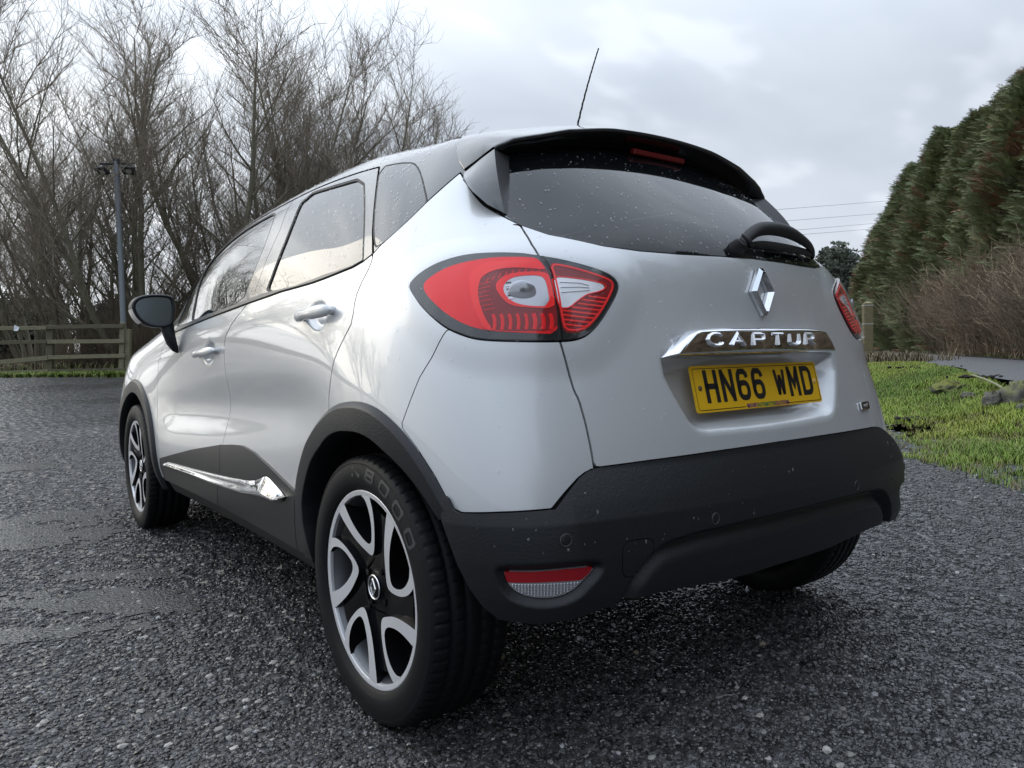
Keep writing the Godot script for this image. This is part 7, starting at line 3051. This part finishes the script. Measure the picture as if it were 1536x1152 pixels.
func conifer(base: Vector3, tall: float, wide: float, brown: float, label: String, count: int, rng: RandomNumberGenerator, m: Material, bark: Material, sprays: Array, patch: FastNoiseLite, group: String) -> void:
	var o := thing("cypress_tree", label, "tree", base, 0.0, group)
	var tr := Shape.new()
	tr.tube(PackedVector3Array([Vector3(0, -0.2, 0), Vector3(0.05, tall * 0.5, 0), Vector3(0, tall * 0.97, 0.03)]), PackedFloat32Array([0.16, 0.10, 0.02]), 8)
	# limbs that carry the sprays
	for k in 60:
		var y := tall * rng.randf_range(0.06, 0.9)
		var a := rng.randf() * TAU
		var reach := profile(y / tall) * wide * 0.5 * 0.8
		var d := Vector3(cos(a), 0.35, sin(a)).normalized()
		limb(tr, rng, Vector3(0, y - reach * 0.3, 0), d, reach, 0.03, 0.008, 3, 0.08, 0.04, 4)
	part("trunk", tr.mesh(), bark, o)
	# the dense inner growth
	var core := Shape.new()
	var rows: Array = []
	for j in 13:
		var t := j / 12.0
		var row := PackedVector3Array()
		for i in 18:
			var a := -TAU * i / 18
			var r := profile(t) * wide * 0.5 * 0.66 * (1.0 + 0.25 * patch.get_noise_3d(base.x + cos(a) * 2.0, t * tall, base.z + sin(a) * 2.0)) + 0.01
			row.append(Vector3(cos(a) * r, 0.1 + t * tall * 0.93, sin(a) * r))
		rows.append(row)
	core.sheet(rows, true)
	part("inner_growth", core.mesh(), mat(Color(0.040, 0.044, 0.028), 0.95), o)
	for kind in 2:
		var xf: Array = []
		var tint := PackedColorArray()
		for k in count / 2:
			var t := pow(rng.randf(), 0.85)
			var a := rng.randf() * TAU
			var y := t * tall
			var wob := 1.0 + 0.55 * patch.get_noise_3d(base.x * 0.7 + cos(a) * 1.6, y * 0.8, base.z * 0.7 + sin(a) * 1.6)
			var r := profile(t) * wide * 0.5 * wob * rng.randf_range(0.60, 1.0)
			var p := Vector3(cos(a) * r, y + 0.5 * patch.get_noise_2d(base.x + a * 0.7, base.z), sin(a) * r)
			var out := Vector3(cos(a), rng.randf_range(0.15, 1.3), sin(a)).normalized()
			var side := out.cross(Vector3.UP).normalized().rotated(out, rng.randfn(0, 0.6))
			var up := side.cross(out)
			var z := rng.randf_range(0.5, 1.25)
			xf.append(Transform3D(Basis(side * z, up * z, out * z), p - out * 0.2 * z))
			var n := patch.get_noise_3d(base.x + p.x * 1.3, y * 1.1, base.z + p.z * 1.3)
			var v := rng.randf_range(0.65, 1.3)
			var c := Color(0.150, 0.190, 0.095).lerp(Color(0.260, 0.280, 0.145), rng.randf())
			if rng.randf() < smoothstep(0.84 - brown, 1.08 - brown, n + 0.38 + rng.randf() * 0.15):
				c = Color(0.33, 0.155, 0.095).lerp(Color(0.24, 0.17, 0.11), rng.randf())
			elif rng.randf() < 0.07:
				c = Color(0.17, 0.14, 0.085)
			tint.append(Color(c.r * v, c.g * v, c.b * v))
		var part_ := scatter("foliage", sprays[kind], m, xf, tint, o, "")

func profile(t: float) -> float:
	# half width of a crown by height: full to the ground, narrowing to a ragged top
	return 1.05 * pow(maxf(1.0 - pow(t, 2.6), 0.0), 0.75) * (0.88 + 0.12 * smoothstep(0.0, 0.15, t)) + 0.05

func make_far(bark: Material, twig: Material) -> void:
	var rng := RandomNumberGenerator.new()
	rng.seed = 55
	var m := tinted(0.9)
	var leafy := Shape.new()
	for k in 26:
		var d := Vector3(rng.randfn(0, 1), rng.randfn(0, 1), rng.randfn(0, 1)).normalized()
		var a := d.cross(Vector3(0.3, 1, 0.2)).normalized() * 0.16
		var c := d * rng.randf_range(0.2, 0.5)
		leafy.tri(c - a, c + d * 0.22, c + a)
	var clump := leafy.mesh()
	# rounded trees and hedgerows beyond the fields
	var far := [
		[88.0, 38.3, 12.2, 7.0, Color(0.115, 0.135, 0.105), "distant dark round evergreen right of the car's rear window"], [100.0, 47.5, 9.0, 6.0, Color(0.12, 0.13, 0.10), "smaller distant evergreen against the browned cypress"], [120.0, 49.0, 12.0, 5.0, Color(0.17, 0.155, 0.13), "distant pale bare-topped tree left of the dark evergreen"],
		[70.0, -46.0, 5.5, 9.0, Color(0.075, 0.078, 0.05), "distant scrubby tree over the fence's left end"], [74.0, -37.0, 6.0, 10.0, Color(0.085, 0.08, 0.06), "distant grey thicket tree behind the fence"], [80.0, -52.0, 7.0, 9.0, Color(0.07, 0.075, 0.055), "distant bushy tree at the field's far side"], [66.0, -29.0, 3.6, 9.0, Color(0.08, 0.075, 0.055), "distant low tree behind the leaning trunks"], [85.0, -22.0, 3.8, 12.0, Color(0.08, 0.075, 0.055), "distant wide thicket tree behind the lamp post"], [90.0, -8.0, 3.8, 14.0, Color(0.08, 0.075, 0.055), "distant wide thicket tree hidden behind the bare row"]]
	for e in far:
		var o := thing("far_tree", e[5], "tree", spot(e[0], e[1]), 0.0, "trees far across the fields")
		var tr := Shape.new()
		tr.tube(PackedVector3Array([Vector3(0, -0.5, 0), Vector3(0, e[2] * 0.6, 0)]), PackedFloat32Array([0.3, 0.12]), 7)
		part("trunk", tr.mesh(), bark, o)
		var xf: Array = []
		var tint := PackedColorArray()
		for k in 900:
			var d := Vector3(rng.randfn(0, 1), rng.randfn(0, 1), rng.randfn(0, 1)).normalized() * pow(rng.randf(), 0.4)
			var p := Vector3(d.x * e[3] * 0.5, e[2] * (0.52 + 0.48 * d.y), d.z * e[3] * 0.5)
			var z := rng.randf_range(0.7, 1.5)
			xf.append(Transform3D(Basis.from_euler(Vector3(rng.randf() * 6.0, rng.randf() * 6.0, 0)).scaled(Vector3(z, z, z)), p))
			var v := rng.randf_range(0.6, 1.3)
			tint.append(Color(e[4].r * v, e[4].g * v, e[4].b * v))
		scatter("crown", clump, m, xf, tint, o, "")
	wire_pole()
	# overhead wires
	var wires := [[1165, 314.5, 1305, 303.5], [1178, 331.5, 1292, 322.5], [1190, 345.5, 1272, 338.5], [1196, 352.5, 1276, 346.0]]
	for k in 4:
		var w: Array = wires[k]
		var pts := PackedVector3Array()
		var rad := PackedFloat32Array()
		var a := sight(w[0], w[1], 62.0)
		var b := sight(w[2], w[3], 76.0)
		for i in 25:
			var t := -1.25 + 6.0 * i / 24.0
			var p := a.lerp(b, t)
			p.y += 0.010 * (t - 0.5) * (t - 0.5)
			pts.append(p)
			rad.append(0.014)
		var sh := Shape.new()
		sh.tube(pts, rad, 5)
		var o := MeshInstance3D.new()
		o.name = numbered("overhead_wire")
		o.mesh = sh.mesh()
		o.material_override = mat(Color(0.10, 0.10, 0.11), 0.6)
		add_child(o, true)
		tag(o, "thin overhead wire across the sky right of the car, %s" % ["topmost of the four", "second from the top of four", "third from the top of four", "lowest of the four"][k], "wire", "overhead wires")

func wire_pole() -> void:
	var b := sight(990, 330, 59.0)
	var o := thing("utility_pole", "wooden utility pole carrying the four overhead wires, behind the car", "pole", Vector3(b.x, height(b.x, b.z) - 0.5, b.z))
	var sh := Shape.new()
	sh.tube(PackedVector3Array([Vector3.ZERO, Vector3(0, b.y - o.position.y + 1.4, 0)]), PackedFloat32Array([0.16, 0.11]), 10)
	part("shaft", sh.mesh(), wood(77), o)

func sight(px: float, py: float, far: float) -> Vector3:
	# the place in the survey picture's direction, so far off
	var f := Vector3(sin(0.648) * cos(-0.0433), sin(-0.0433), -cos(0.648) * cos(-0.0433))
	var r := Vector3(cos(0.648), 0, sin(0.648))
	var u := r.cross(f)
	var r2 := r * cos(-0.0167) + u * sin(-0.0167)
	var u2 := u * cos(-0.0167) - r * sin(-0.0167)
	return EYE + (f + r2 * ((px - 768.0) / 1123.9) + u2 * ((576.0 - py) / 1123.9)) * far
